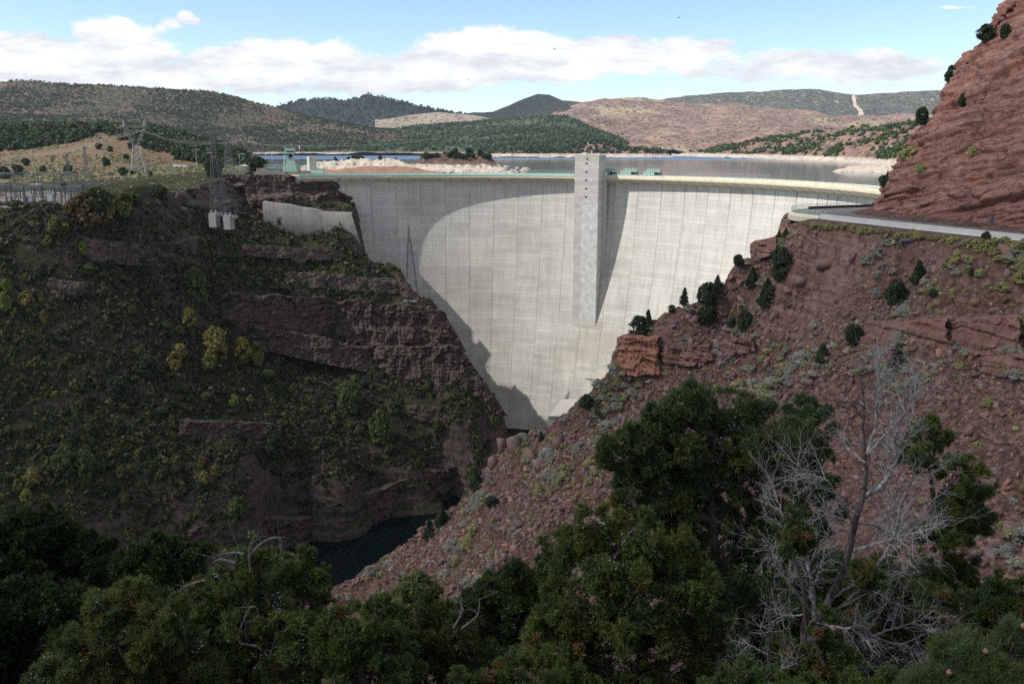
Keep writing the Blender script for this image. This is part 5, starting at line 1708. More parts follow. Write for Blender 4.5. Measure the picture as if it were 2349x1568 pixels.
TRUNK = trunk_mesh()
PROTO = {}
for k in range(3):
    PROTO['cone', k] = proto_tree('crown', 'cone', M['f_juniper'], 1500, 6, 0.07, 0.28, 0.2, -0.08, seed=k, width=0.36)[0]
    PROTO['ovoid', k] = proto_tree('crown', 'ovoid', M['f_juniper'], 1500, 6, 0.07, 0.28, 0.24, -0.06, seed=10 + k, width=0.42)[0]
    PROTO['open', k] = proto_tree('crown', 'open', M['f_juniper'], 700, 6, 0.075, 0.30, 0.16, -0.05, seed=20 + k, width=0.42)[0]
    PROTO['leaf', k] = proto_tree('crown', 'ovoid', M['f_leaf'], 1100, 6, 0.08, 0.36, 0.25, -0.12, seed=30 + k, width=0.42)[0]
    PROTO['yellow', k] = proto_tree('crown', 'tall', M['f_yellow'], 800, 6, 0.07, 0.33, 0.22, 0.0, seed=40 + k, width=0.36)[0]
    PROTO['sage', k] = proto_tree('crown', 'dome', M['f_sage'], 420, 7, 0.17, 0.16, 0.4, -0.08, seed=50 + k, width=0.75)[0]
    PROTO['rabbit', k] = proto_tree('crown', 'dome', M['f_rabbit'], 420, 7, 0.17, 0.16, 0.4, -0.08, seed=60 + k, width=0.7)[0]
bpy.data.meshes.remove(bpy.data.meshes['crown']) if False else None


def tree_copy(name, kind, base, h, w, label, cat, group, trunk=True, rz=None, crown='crown'):
    t = empty(name, base, random.uniform(0, 6.28) if rz is None else rz)
    t.scale = (w, w, h)
    tag(t, label, cat, group)
    link(crown, PROTO[kind, random.randrange(3)], t)
    if trunk: link('trunk', TRUNK, t)
    return t


def put(field, px, py, y0=110, y1=420):
    return field.pick(px, py, y0, y1)


# right-slope junipers, one by one: (kind, px, base py, height px, width px, label)
JUN = [('ovoid', 1789, 638, 66, 42, 'largest dark juniper on the slope, just under the bend of the road'),
       ('cone', 1725, 656, 41, 29, 'dark cone juniper left of the largest one under the road bend'),
       ('cone', 1758, 700, 59, 41, 'dark pointed juniper directly below the largest one'),
       ('ovoid', 1624, 700, 49, 36, 'rounded dark juniper on the skyline right of the open pine'),
       ('cone', 1641, 662, 35, 22, 'thin juniper on the skyline above the rounded one'),
       ('open', 1565, 702, 46, 30, 'open-branched pine outlined against the dam face'),
       ('open', 1603, 692, 34, 17, 'sparse little pine between the open pine and the rounded juniper'),
       ('ovoid', 1692, 609, 22, 20, 'small round juniper alone on the skyline against the dam'),
       ('cone', 1486, 752, 41, 23, 'taller of the paired junipers above the orange rock ledge'),
       ('ovoid', 1464, 772, 46, 40, 'broader of the paired junipers above the orange rock ledge'),
       ('ovoid', 1622, 742, 38, 35, 'round juniper right below the rounded skyline juniper'),
       ('ovoid', 1707, 756, 46, 30, 'upright juniper at the top of the red ledge'),
       ('ovoid', 1679, 752, 25, 18, 'small juniper just left of the upright one on the ledge'),
       ('ovoid', 1540, 716, 15, 16, 'tiny bushy juniper left of the open pine'),
       ('cone', 1885, 829, 41, 34, 'dark juniper in the middle of the talus slope'),
       ('cone', 1786, 549, 20, 12, 'left of the two small junipers by the road corner'),
       ('cone', 1802, 543, 21, 14, 'right of the two small junipers by the road corner'),
       ('ovoid', 1813, 598, 15, 14, 'little round juniper touching the largest one'),
       ('cone', 2104, 647, 48, 33, 'dense cone juniper alone on the red slope below the culvert pipe'),
       ('ovoid', 2054, 697, 55, 40, 'lighter green leaning juniper left below the dense cone one'),
       ('ovoid', 2261, 557, 26, 18, 'juniper poking up in front of the white barrier'),
       ('ovoid', 2140, 682, 18, 18, 'small bright green bush right of the leaning juniper'),
       ('cone', 2226, 636, 19, 12, 'small thin juniper right of the dense cone one'),
       ('ovoid', 1957, 784, 42, 34, 'round juniper uphill of the dead tree top'),
       ('cone', 2056, 850, 62, 40, 'tall dark juniper right behind the top of the dead tree'),
       ('ovoid', 1345, 934, 30, 30, 'round juniper on the skyline above the powerhouse'),
       ('ovoid', 1373, 957, 17, 17, 'small bush behind the round juniper above the powerhouse'),
       ('cone', 1241, 1010, 25, 15, 'small upright juniper above the round boulders'),
       ('cone', 1093, 1119, 42, 38, 'dark cone juniper on the tip of the slope over the river'),
       ('ovoid', 1129, 1162, 28, 27, 'small round juniper right below the tip of the slope'),
       ('cone', 1014, 1206, 56, 34, 'tallest dark juniper on the river bank'),
       ('cone', 986, 1234, 50, 30, 'dark juniper beside the tallest one on the river bank'),
       ('cone', 861, 1272, 48, 29, 'dark juniper alone at the water edge'),
       ('ovoid', 820, 1303, 38, 27, 'dark bush at the water edge farthest left'),
       ('ovoid', 897, 1247, 20, 18, 'small bush at the water edge right of the lone juniper'),
       ('leaf', 955, 1386, 84, 86, 'big olive green leafy tree at the foot of the rubble slope')]
for kd, px, py, h, w, lab in JUN:
    b_ = put(FR, px, py + 1, 100, 425)
    if b_ is None:
        b_ = put(FR, px + 4, py + 5, 100, 425) or at(px, py, 300)
    sc = b_[1] / FPX * 1.03
    wf = {'cone': 0.72, 'ovoid': 0.84, 'open': 0.84, 'leaf': 0.84}[kd]
    tree_copy('pine_tree' if kd == 'open' else ('leafy_tree' if kd == 'leaf' else 'juniper_tree'), kd, (b_[0], b_[1], b_[2] - 0.15), h * sc, w * sc / wf, lab, 'tree', 'trees on the red slope')

# cliff-face junipers
for kd, px, py, h, w, Y, lab in [('ovoid', 2113, 281, 35, 24, 294, 'dark juniper on the outline of the red cliff, above the far shore'), ('ovoid', 2024, 425, 24, 16, 288, 'juniper on the cliff outline at crest height'), ('cone', 2035, 404, 14, 10, 289, 'tiny juniper just above the crest-height one on the cliff outline'),
                                 ('ovoid', 2180, 172, 22, 14, 297, 'upper of two dark bushes on the cliff outline'), ('ovoid', 2172, 184, 20, 12, 297, 'lower of two dark bushes on the cliff outline'), ('ovoid', 2205, 241, 26, 15, 290, 'dark bush growing out of the cliff face near its outline'),
                                 ('ovoid', 2258, 88, 30, 30, 297, 'dark bush under a ledge high on the cliff outline'), ('ovoid', 2303, 84, 28, 18, 290, 'bush on the cliff face right of the high ledge bush'), ('rabbit', 2085, 360, 22, 40, 286, 'low green bush on a cliff ledge above the road'), ('rabbit', 2108, 390, 14, 26, 284, 'small grey bush on the cliff face above the road'), ('rabbit', 2228, 354, 18, 20, 276, 'olive bush in the middle of the cliff face'), ('ovoid', 2036, 452, 16, 14, 284, 'small dark bush at the foot of the cliff outline')]:
    a_, s_ = ray(px, py)
    Q = CLIFF.reshape(-1, 3)
    vis = Q[(Q[:, 1] > 150)]
    qx, qy = proj(vis)
    d2 = (qx - px) ** 2 + (qy - py) ** 2
    near = np.argsort(d2)[:12]
    b_ = vis[near[np.argmin(vis[near][:, 1])]]
    sc = b_[1] / FPX
    b_ = (a_ * b_[1], b_[1] - 0.3, CAM_Z + s_ * b_[1] - 0.3)
    tree_copy('cliff_bush', kd, b_, h * sc, w * sc / (0.84 if kd != 'rabbit' else 1.4), lab, 'bush', 'bushes on the red cliff', trunk=(kd != 'rabbit'))

# left-wall trees: (kind, px, py, h, w, label)
LEFT = [('yellow', 498, 828, 76, 52, 'large golden tree halfway down the shaded left wall'), ('yellow', 403, 849, 44, 30, 'orange-yellow tree left below the large golden one'), ('yellow', 414, 824, 34, 26, 'darker yellow bush touching the top of the orange one'),
        ('yellow', 437, 756, 48, 28, 'amber tree above and left of the large golden one'), ('yellow', 480, 852, 40, 30, 'lime yellow bush at the foot of the large golden tree'), ('yellow', 558, 834, 58, 36, 'left half of the yellow-green thicket right of the golden tree'),
        ('yellow', 590, 838, 54, 32, 'right half of the yellow-green thicket right of the golden tree'), ('yellow', 537, 932, 28, 20, 'small lime bush below the thicket'), ('yellow', 576, 926, 22, 16, 'brightest small lime bush right of its pair below the thicket'),
        ('yellow', 14, 716, 44, 24, 'yellow-green tree at the left edge of the photo, lower of two'), ('yellow', 17, 672, 30, 22, 'yellow-green tree at the left edge of the photo, upper of two'), ('yellow', 66, 703, 34, 28, 'yellow bush a little right of the left edge'), ('yellow', 98, 696, 24, 12, 'thin yellow sapling right of the yellow edge bush'),
        ('yellow', 192, 588, 30, 19, 'small lime tree below the autumn grove'), ('yellow', 112, 566, 24, 15, 'tiny lime bush left below the autumn grove'), ('yellow', 470, 1112, 32, 22, 'yellow bush in the lower middle of the wall, left of two'), ('yellow', 495, 1094, 28, 22, 'yellow bush in the lower middle of the wall, right of two'),
        ('yellow', 463, 1070, 28, 20, 'ochre bush above the two yellow ones low on the wall'), ('yellow', 76, 1112, 44, 34, 'bright yellow bush low on the wall near the left edge'), ('yellow', 62, 1156, 36, 24, 'second yellow bush below the bright one near the left edge'), ('yellow', 278, 1094, 28, 20, 'dull yellow bush low on the wall, upper of a pair'),
        ('yellow', 287, 1162, 36, 24, 'dull yellow bush low on the wall, lower of a pair'), ('yellow', 103, 745, 30, 16, 'thin yellow bush under the yellow edge bush'),
        ('yellow', 205, 524, 74, 56, 'orange-brown tree at the centre of the autumn grove on the rim'), ('yellow', 176, 512, 52, 40, 'rust-coloured tree at the left of the autumn grove'), ('yellow', 246, 512, 66, 44, 'golden tree right of centre in the autumn grove'), ('yellow', 285, 500, 54, 40, 'yellow-green tree at the right end of the autumn grove'),
        ('leaf', 226, 498, 60, 62, 'dark olive tree behind the autumn grove'), ('yellow', 134, 542, 42, 40, 'olive-yellow tree below the left end of the autumn grove'), ('leaf', 305, 470, 26, 30, 'pale green bush by the shed'), 
        ('leaf', 453, 694, 74, 48, 'bright green poplar left of the dark cliff band'), ('leaf', 801, 942, 66, 54, 'green tree at the foot of the cliff band near the dam'), ('leaf', 872, 1014, 74, 42, 'tall green tree above the low river cliff'), ('leaf', 153, 1086, 66, 48, 'broad green tree low on the wall near the left edge'),
        ('leaf', 197, 1092, 62, 44, 'broad green tree just right of the other low one'), ('leaf', 545, 1192, 58, 40, 'green tree on the brink of the lowest river cliff'), ('leaf', 1005, 1002, 40, 20, 'thin green shrub beside the white box building'), ('leaf', 1133, 978, 30, 18, 'small bush directly under the white box building'),
        ('cone', 630, 1048, 74, 42, 'dark spruce-like juniper in the low cliff, left of two'), ('cone', 688, 1050, 58, 36, 'dark spruce-like juniper in the low cliff, right of two'), ('ovoid', 340, 862, 44, 44, 'round dark juniper left of the golden tree'), ('ovoid', 270, 912, 44, 40, 'dark juniper in the middle of the scrub, upper of two'), ('cone', 292, 918, 40, 30, 'dark juniper in the middle of the scrub, lower of two'),
        ('ovoid', 366, 458, 30, 28, 'dark round juniper left of the rim rocks'), ('ovoid', 490, 405, 38, 34, 'dark juniper behind the narrow pylon'), ('cone', 579, 392, 22, 18, 'dark bush on the abutment, left of two'), ('ovoid', 592, 384, 22, 24, 'dark bush on the abutment, right of two'), ('ovoid', 574, 420, 24, 20, 'dark bush hanging on the abutment cliff'),
        ('ovoid', 668, 522, 24, 14, 'small dark bush in front of the thrust wall, left of two'), ('ovoid', 882, 480 + 40, 24, 16, 'small dark bush in front of the thrust wall, right of two') if False else ('ovoid', 642, 518, 22, 18, 'small dark bush in front of the thrust wall, left of two')]
PAL = {'golden tree right': (1.0, 0.95, 0.9), 'yellow-green tree at the right end': (0.75, 1.0, 0.9), 'orange-brown': (0.72, 0.62, 0.9), 'rust': (0.62, 0.46, 0.8), 'olive': (0.55, 0.7, 0.8), 'orange-yellow': (1.0, 0.85, 0.9), 'lime': (0.75, 1.15, 0.9), 'yellow-green': (0.7, 1.0, 0.9), 'dull': (0.6, 0.72, 0.9), 'ochre': (0.75, 0.62, 0.9), 'amber': (0.9, 0.88, 0.9)}


def tinted(me, rgb, nm):
    m2 = me.copy(); m2.name = nm
    a = m2.attributes['tint']; n = len(a.data)
    arr = np.empty(n * 4, np.float32); a.data.foreach_get('color', arr); arr = arr.reshape(-1, 4); arr[:, :3] *= rgb
    a.data.foreach_set('color', arr.ravel())
    return m2


for kd, px, py, h, w, lab in LEFT:
    b_ = put(FL, px, py, 230, 560)
    if b_ is None:
        b_ = at(px, py, 480)
    sc = b_[1] / FPX * 1.04
    t = tree_copy('autumn_tree' if kd == 'yellow' else ('leafy_tree' if kd == 'leaf' else 'juniper_tree'), kd, (b_[0], b_[1], b_[2] - 0.2), h * sc, w * sc / (0.72 if kd in ('yellow', 'cone') else 0.84), lab, 'tree', 'single trees on the left wall')
    for key, rgb in PAL.items():
        if lab.startswith(key) or (' ' + key) in lab[:18]:
            c = [q for q in t.children if q.name.startswith('crown')][0]
            c.data = tinted(c.data, np.array(rgb), 'crown')
            break

# ---- sagebrush and rabbitbrush on the red slope
PZ = [(1000, 1400), (1130, 1260), (1330, 1120), (1500, 1030), (1750, 930), (1960, 880), (2120, 900), (2349, 880), (2349, 1330), (2150, 1400), (1300, 1420)]


def in_px(poly, X, Y, Z):
    qx, qy = proj(p3(X, Y, Z))
    return inside(poly, qx, qy), qx, qy


rng = np.random.default_rng(5)
SLOPE_PX = [(1830, 527), (1731, 572), (1674, 628), (1581, 708), (1445, 778), (1410, 846), (1300, 952), (1175, 1003), (1107, 1088), (960, 1228), (750, 1362), (900, 1430), (1300, 1420), (1450, 1180), (1900, 1000), (2100, 1150), (2349, 1340), (2349, 572)]
n = 11000
pxs = rng.uniform(740, 2365, n); pys = rng.uniform(515, 1430, n)
k_ = inside(SLOPE_PX, pxs, pys)
hit = FR.pick_many(pxs[k_], pys[k_], 110, 310)
X, Y, Z = hit.T
n = len(X)
tal, qx, qy = in_px(PZ, X, Y, Z)
e = 4.5
gx = (FR.h(X + e, Y) - FR.h(X - e, Y)) / (2 * e); gy = (FR.h(X, Y + e) - FR.h(X, Y - e)) / (2 * e)
slope = np.hypot(gx, gy)
dn = fbm(p3(X, Y), 26, 3)
keep = (Z < -5.0) & (slope < 2.2)
keep &= rng.uniform(0, 1, n) < np.clip(0.50 + 0.8 * dn + 1.0 * fbm(p3(X, Y) + 5, 9, 3), 0.0, 1) * np.where(tal, 0.30, 1.0)
fb = inside([tuple(q) for q in line] + [(-130, 900), (400, 900)], X, Y)
keep &= ~fb
idx = np.nonzero(keep)[0]
size = rng.uniform(0.15, 1.0, n) ** 1.8 * 2.7 + 0.6
cl_ = fbm(p3(X, Y), 11, 3)
size *= np.clip(0.9 + 1.1 * cl_, 0.5, 1.6)
idx = idx[np.argsort(-(size[idx] / Y[idx]) * rng.uniform(0.6, 1.4, len(idx)))]
ns = nr = 0
rest = []
for i in idx:
    rab = (fbm(p3(X[i:i + 1], Y[i:i + 1]) + 40, 30, 2)[0] + rng.normal(0, 0.25)) > 0.12
    if rab and nr < 250:
        nr += 1
        tree_copy('rabbitbrush', 'rabbit', (X[i], Y[i], Z[i] - 0.08), size[i] * rng.uniform(0.42, 0.8), size[i] * rng.uniform(0.55, 0.85), 'yellow-green rabbitbrush tuft on the red slope below the road', 'bush', 'rabbitbrush on the red slope', trunk=False, crown='foliage')
    elif (not rab) and ns < 285:
        ns += 1
        tree_copy('sagebrush', 'sage', (X[i], Y[i], Z[i] - 0.08), size[i] * rng.uniform(0.4, 0.75), size[i] * rng.uniform(0.6, 0.95), 'grey-green sagebrush tuft on the red slope below the road', 'bush', 'sagebrush on the red slope', trunk=False, crown='foliage')
    else:
        rest.append(i)
# roadside row of rabbitbrush below the barrier
for k in range(34):
    px = 1865 + k * 15 + rng.uniform(-5, 5); py = np.interp(px, [1850, 2000, 2349], [520, 536, 570]) + rng.uniform(-3, 5)
    b_ = put(FR, px, py, 150, 330)
    if b_ is None: continue
    s_ = rng.uniform(1.3, 2.6)
    tree_copy('rabbitbrush', 'rabbit', (b_[0], b_[1], b_[2] - 0.1), s_ * 0.72, s_ * 0.8, 'yellow-green rabbitbrush in the row just below the white barrier', 'bush', 'rabbitbrush along the barrier', trunk=False, crown='foliage')


def shrub_mass(name, X, Y, Z, S, mat, tint, k=26, blades=3, wr=0.33, label=None, cat=None, flat=0.75, rel=0.42, seed=1):
    rng = np.random.default_rng(seed)
    n = len(X)
    d = rng.normal(0, 1, (n, k, 3)); d /= np.linalg.norm(d, axis=-1, keepdims=True); d[..., 2] = np.abs(d[..., 2])
    rad = rng.uniform(0.55, 1.0, (n, k, 1))
    C = np.stack([X, Y, Z], 1)[:, None, :] + d * rad * np.array([0.5, 0.5, flat]) * S[:, None, None]
    t = np.repeat(tint * rng.uniform(0.65, 1.35, (n, 1)), k, 0) * tint_var(n * k, 0.2, 0.05, rng)
    V, F, T = cards(C.reshape(-1, 3), d.reshape(-1, 3), np.repeat(S, k) * rel * 1.15 * rng.uniform(0.6, 1.2, n * k), blades, wr * 1.15, t, rng)
    o = mobj(name, V, F, mat, tint=T)
    tag(o, label, cat, kind='stuff')
    return o


r_ = np.array(rest)
g_ = np.array([[0.95, 1.0, 0.75], [0.8, 0.8, 0.8], [1.1, 1.05, 0.6], [0.6, 0.62, 0.6]])
shrub_mass('scrub', X[r_], Y[r_], Z[r_], size[r_] * 0.8, M['f_sage'], g_[rng.integers(0, 4, len(r_))], 22, 3, 0.3, 'low grey-green scrub scattered over the red slope', 'scrub', 0.5)
# dry little tufts
n2 = 5200
X2 = rng.uniform(-70, 125, n2); Y2 = rng.uniform(125, 380, n2); Z2 = FR.h(X2, Y2)
k2 = (Z2 > -148) & (Z2 < -5) & ~inside([tuple(q) for q in line] + [(-130, 900), (400, 900)], X2, Y2) & (rng.uniform(0, 1, n2) < np.clip(0.35 + fbm(p3(X2, Y2), 30, 3), 0, 1))
X2, Y2, Z2 = X2[k2], Y2[k2], Z2[k2]
shrub_mass('dry_grass', X2, Y2, Z2, rng.uniform(0.25, 0.7, len(X2)), M['f_rabbit'], np.array([[1.1, 1.0, 0.9], [0.8, 0.8, 0.9], [0.55, 0.6, 0.8]])[rng.integers(0, 3, len(X2))], 9, 3, 0.25, 'dry grass tufts on the red slope', 'grass', 0.5, 0.6)

# ---- scrub on the shaded left wall
n = 40000
X = rng.uniform(-330, 15, n); Y = rng.uniform(250, 556, n)
Z = FL.h(X, Y)
gx = (FL.h(X + e, Y) - FL.h(X - e, Y)) / (2 * e); gy = (FL.h(X, Y + e) - FL.h(X, Y - e)) / (2 * e)
slope = np.hypot(gx, gy)
qx, qy = proj(p3(X, Y, Z))
dn = fbm(p3(X, Y, Z), 30, 3) + 0.5 * fbm(p3(X, Y, Z), 8, 2)
keep = (Z > -148.5) & (Z < -3.5) & (slope < 2.5) & (qx > -40) & (qx < 1160) & (qy < 1330) & (qy > 470) & (dn > -0.42)
bare = sstep(560, 900, qx) * sstep(720, 500, qy)
keep &= rng.uniform(0, 1, n) > 0.72 * bare
ex = FL.pick_many(rng.uniform(230, 640, 900), rng.uniform(490, 680, 900), 300, 540)
X = np.concatenate([X[keep], ex[:, 0]]); Y = np.concatenate([Y[keep], ex[:, 1]]); Z = np.concatenate([Z[keep], ex[:, 2]])
pal = np.array([[0.46, 0.54, 0.30], [0.62, 0.70, 0.34], [0.60, 0.55, 0.58], [0.22, 0.31, 0.20], [0.85, 0.86, 0.32], [0.46, 0.43, 0.46]])
zone = fbm(p3(X, Y), 55, 2)
ci = np.where(rng.uniform(0, 1, len(X)) < sstep(-0.2, 0.35, zone), rng.choice([0, 1, 3, 4], len(X), p=[0.38, 0.28, 0.27, 0.07]), rng.choice([2, 5, 0, 3], len(X), p=[0.38, 0.28, 0.18, 0.16]))
S = 1.2 + 2.8 * rng.uniform(0, 1, len(X)) ** 2.0
shrub_mass('scrub', X, Y, Z - 0.15, S, M['f_scrub'], pal[ci], 22, 2, 0.36, 'dense mixed scrub covering the shaded left canyon wall', 'scrub', 0.62, 0.40, 3)
# larger bushes told apart one by one
n = 900
X = rng.uniform(-280, 10, n); Y = rng.uniform(260, 520, n); Z = FL.h(X, Y)
gx = (FL.h(X + e, Y) - FL.h(X - e, Y)) / (2 * e); gy = (FL.h(X, Y + e) - FL.h(X, Y - e)) / (2 * e)
qx, qy = proj(p3(X, Y, Z))
keep = (Z > -147) & (Z < -10) & (np.hypot(gx, gy) < 1.7) & (qx > 0) & (qx < 1140) & (qy < 1200) & (qy > 520) & ~((qx > 590) & (qx < 840) & (qy < 600))
ii = np.nonzero(keep)[0][:150]
for j, i in enumerate(ii):
    kd = 'ovoid' if j % 3 else 'leaf'
    s_ = rng.uniform(2.2, 4.6)
    tree_copy('green_bush', kd, (X[i], Y[i], Z[i] - 0.2), s_, s_ * rng.uniform(0.9, 1.5), 'dark green bush standing in the scrub of the shaded left wall' if kd == 'ovoid' else 'leafy olive bush standing in the scrub of the shaded left wall', 'bush', 'dark bushes on the left wall' if kd == 'ovoid' else 'olive bushes on the left wall', trunk=False)

# ---- plateau brush, junipers and the dark woodland on the hill
PV = PLAT.reshape(-1, 3)
qx, qy = proj(PV)
rr = rng.permutation(len(PV))
wood_poly = [(-60, 270), (400, 270), (600, 350), (604, 384), (545, 381), (470, 377), (410, 366), (350, 344), (300, 328), (262, 314), (235, 300), (215, 312), (180, 326), (100, 338), (40, 345), (-60, 350)]
iw = inside(wood_poly, qx, qy)
sel = rr[iw[rr]][:2300]
P_ = PV[sel] + rng.normal(0, 2.0, (len(sel), 3)) * np.array([1, 1, 0])
S = rng.uniform(4.5, 8.0, len(sel))
shrub_mass('woodland', P_[:, 0], P_[:, 1], P_[:, 2] - 0.3, S, M['f_juniper'], np.array([[0.6, 0.66, 0.65], [0.85, 0.85, 0.7], [0.45, 0.55, 0.6], [1.1, 1.0, 0.6]])[rng.integers(0, 4, len(sel))], 30, 3, 0.36, 'dark juniper woodland covering the hill behind the switchyard', 'woodland', 0.95, 0.36, 5)
brush_ok = ~iw & (qx > -60) & (qx < 600) & (PV[:, 1] > 555)
sel = rr[brush_ok[rr]][:7000]
P_ = PV[sel] + rng.normal(0, 1.2, (len(sel), 3)) * np.array([1, 1, 0])
dn = fbm(P_, 45, 3); k_ = dn > -0.15
P_ = P_[k_]
S = 0.8 + 1.8 * rng.uniform(0, 1, len(P_)) ** 2
shrub_mass('scrub', P_[:, 0], P_[:, 1], P_[:, 2] - 0.1, S, M['f_sage'], np.array([[0.8, 0.85, 0.55], [0.6, 0.65, 0.5], [1.0, 0.95, 0.6], [0.4, 0.45, 0.35]])[rng.integers(0, 4, len(P_))], 16, 3, 0.34, 'low brush dotted over the sunlit red plateau', 'scrub', 0.5, 0.45, 8)
XX = rng.uniform(-320, -150, 700); YY = rng.uniform(400, 556, 700); ZZ = FL.h(XX, YY); k_ = ZZ > -13
qx2, qy2 = proj(p3(XX, YY, ZZ)); k_ &= (qy2 < 452) & (qx2 > 0)
shrub_mass('scrub', XX[k_], YY[k_], ZZ[k_] - 0.1, rng.uniform(0.7, 2.0, k_.sum()), M['f_sage'], np.array([[0.8, 0.85, 0.55], [0.6, 0.65, 0.5], [1.0, 0.95, 0.6]])[rng.integers(0, 3, k_.sum())], 16, 3, 0.34, 'low brush on the flat ground behind the switchyard', 'scrub', 0.5, 0.45, 9)
spots = [(227, 343, 14, 'left'), (285, 346, 13, 'r'), (300, 340, 14, 'r'), (252, 348, 12, 'r'), (291, 366, 12, 'r'), (293, 352, 10, 'r'), (310, 335, 9, 'r'), (243, 380, 18, 'r'), (345, 402, 8, 'r'), (157, 397, 19, 'r'), (282, 404, 19, 'r'), (100, 396, 15, 'r'), (45, 402, 22, 'r'), (12, 410, 26, 'r'), (148, 433, 14, 'r'), (305, 401, 10, 'r'), (259, 365, 8, 'r'), (272, 372, 8, 'r'), (320, 403, 7, 'r'), (60, 380, 16, 'r'), (35, 392, 14, 'r')]
for px, py, h, _ in spots:
    qx_, qy_ = proj(PV)
    j = np.argmin((qx_ - px) ** 2 + (qy_ - py) ** 2)
    b_ = PV[j]
    if py > 420:
        b_ = FL.pick(px, py, 380, 556)
        b_ = b_ if b_ is not None else at(px, py, 520)
    sc = b_[1] / FPX
    tree_copy('juniper_tree', 'ovoid', tuple(b_), h * sc, h * sc * 1.1, 'small dark juniper standing alone on the sunlit red plateau', 'tree', 'lone junipers on the plateau', trunk=False)


# ---- far woods as one mass each
def far_wood(name, grid, n, smin, smax, mat, test, label, seed, k=9, tints=((0.8, 0.9, 0.8), (1.2, 1.2, 0.9), (0.6, 0.7, 0.8)), flat=0.9):
    rng = np.random.default_rng(seed)
    PVs = grid[:int(grid.shape[0] * 0.86)].reshape(-1, 3)
    i = rng.integers(0, len(PVs), n * 6)
    j = np.clip(i + 1, 0, len(PVs) - 1)
    P = PVs[i] + (PVs[j] - PVs[i]) * np.where(np.abs(PVs[j] - PVs[i]).max(1) < 200, rng.uniform(0, 1, len(i)), 0)[:, None]
    qx, qy = proj(P)
    P = P[test(qx, qy, P, rng)][:n]
    shrub_mass(name, P[:, 0], P[:, 1], P[:, 2] - 0.5, rng.uniform(smin, smax, len(P)), mat, np.array(tints)[rng.integers(0, len(tints), len(P))], k, 2, 0.5, label, 'woodland', flat, 0.6, seed)


far_wood('pine_forest', HILLS['green'], 11000, 5, 11, M['f_pine'], lambda qx, qy, P, r: (P[:, 2] > LAKE_Z + 12) & (fbm(P, 160, 3) + r.normal(0, 0.2, len(P)) > -0.12), 'green pine forest on the low country across the lake', 21, 7, ((1.0, 1.15, 0.8), (1.5, 1.6, 0.9), (0.8, 0.9, 0.8)))
far_wood('juniper_forest', HILLS['left'], 15000, 4, 7.5, M['f_juniper'], lambda qx, qy, P, r: (P[:, 2] > LAKE_Z + 14) & (fbm(P, 220, 3) + r.normal(0, 0.25, len(P)) > -0.1), 'juniper forest speckling the long hill at left', 22, 7)
far_wood('juniper_forest', HILLS['bank'], 1500, 4, 8, M['f_juniper'], lambda qx, qy, P, r: (P[:, 2] > LAKE_Z + 9) & (fbm(P, 70, 3) + r.normal(0, 0.2, len(P)) > -0.02), 'junipers scattered over the red bank right of the lake', 23, 14, ((0.8, 0.9, 0.8), (1.3, 1.2, 0.8), (1.6, 1.6, 0.9)))
far_wood('juniper_forest', HILLS['point'], 800, 4, 8, M['f_juniper'], lambda qx, qy, P, r: (P[:, 2] > LAKE_Z + 9), 'junipers on the low wooded point in the lake', 24, 9)
far_wood('pine_forest', HILLS['dark_pair'], 3000, 10, 22, M['f_pine'], lambda qx, qy, P, r: (P[:, 2] > 0), 'pines on the dark double peak', 25, 5, ((0.5, 0.6, 0.7), (0.35, 0.45, 0.5)))
isl = ISL['main'].reshape(-1, 3)
iq = rng.permutation(len(isl)); qx, qy = proj(isl)
top = [i for i in iq if isl[i, 2] > 3.5 and isl[i, 1] > 880][:70]
P_ = isl[top]
for p in P_[:44]:
    s_ = rng.uniform(3.0, 6.0)
    tree_copy('juniper_tree', 'ovoid', (p[0], p[1], p[2] - 0.3), s_, s_ * 1.15, 'dark juniper on the rocky island behind the dam crest', 'tree', 'junipers on the island', trunk=False)
w_ = ISL['white'].reshape(-1, 3); w_ = w_[(w_[:, 2] > 2.0)]
for p in w_[rng.permutation(len(w_))[:14]]:
    s_ = rng.uniform(2.0, 4.0)
    tree_copy('juniper_tree', 'ovoid', (p[0], p[1], p[2] - 0.3), s_, s_ * 1.3, 'dark bush on top of the white rock ridge by the lake', 'bush', 'bushes on the white rock ridge', trunk=False)

# ------------------------------------------------------------------ rocks
def rock_variant(seed, npts=10, flat=0.6):
    rng = np.random.default_rng(seed)
    bm = bmesh.new()
    p = np.array([(x_, y_, z_) for x_ in (-1, 1) for y_ in (-1, 1) for z_ in (-1, 1)], float)
    p = p * (1 + rng.uniform(-0.42, 0.12, p.shape))
    if npts > 10:
        e_ = rng.normal(0, 1, (npts - 8, 3)); e_ /= np.abs(e_).max(1, keepdims=True)
        p = np.concatenate([p, e_ * 1.05])
    p *= np.array([1, rng.uniform(0.5, 0.85), flat * rng.uniform(0.6, 1.2)]) * 0.5
    for q in p: bm.verts.new(q)
    r = bmesh.ops.convex_hull(bm, input=bm.verts[:])
    bmesh.ops.delete(bm, geom=[v for v in bm.verts if not v.link_faces], context='VERTS')
    bmesh.ops.triangulate(bm, faces=bm.faces[:])
    bm.verts.index_update()
    V = np.array([v.co[:] for v in bm.verts]); F = np.array([[v.index for v in f.verts] for f in bm.faces])
    bm.free()
    return V, F


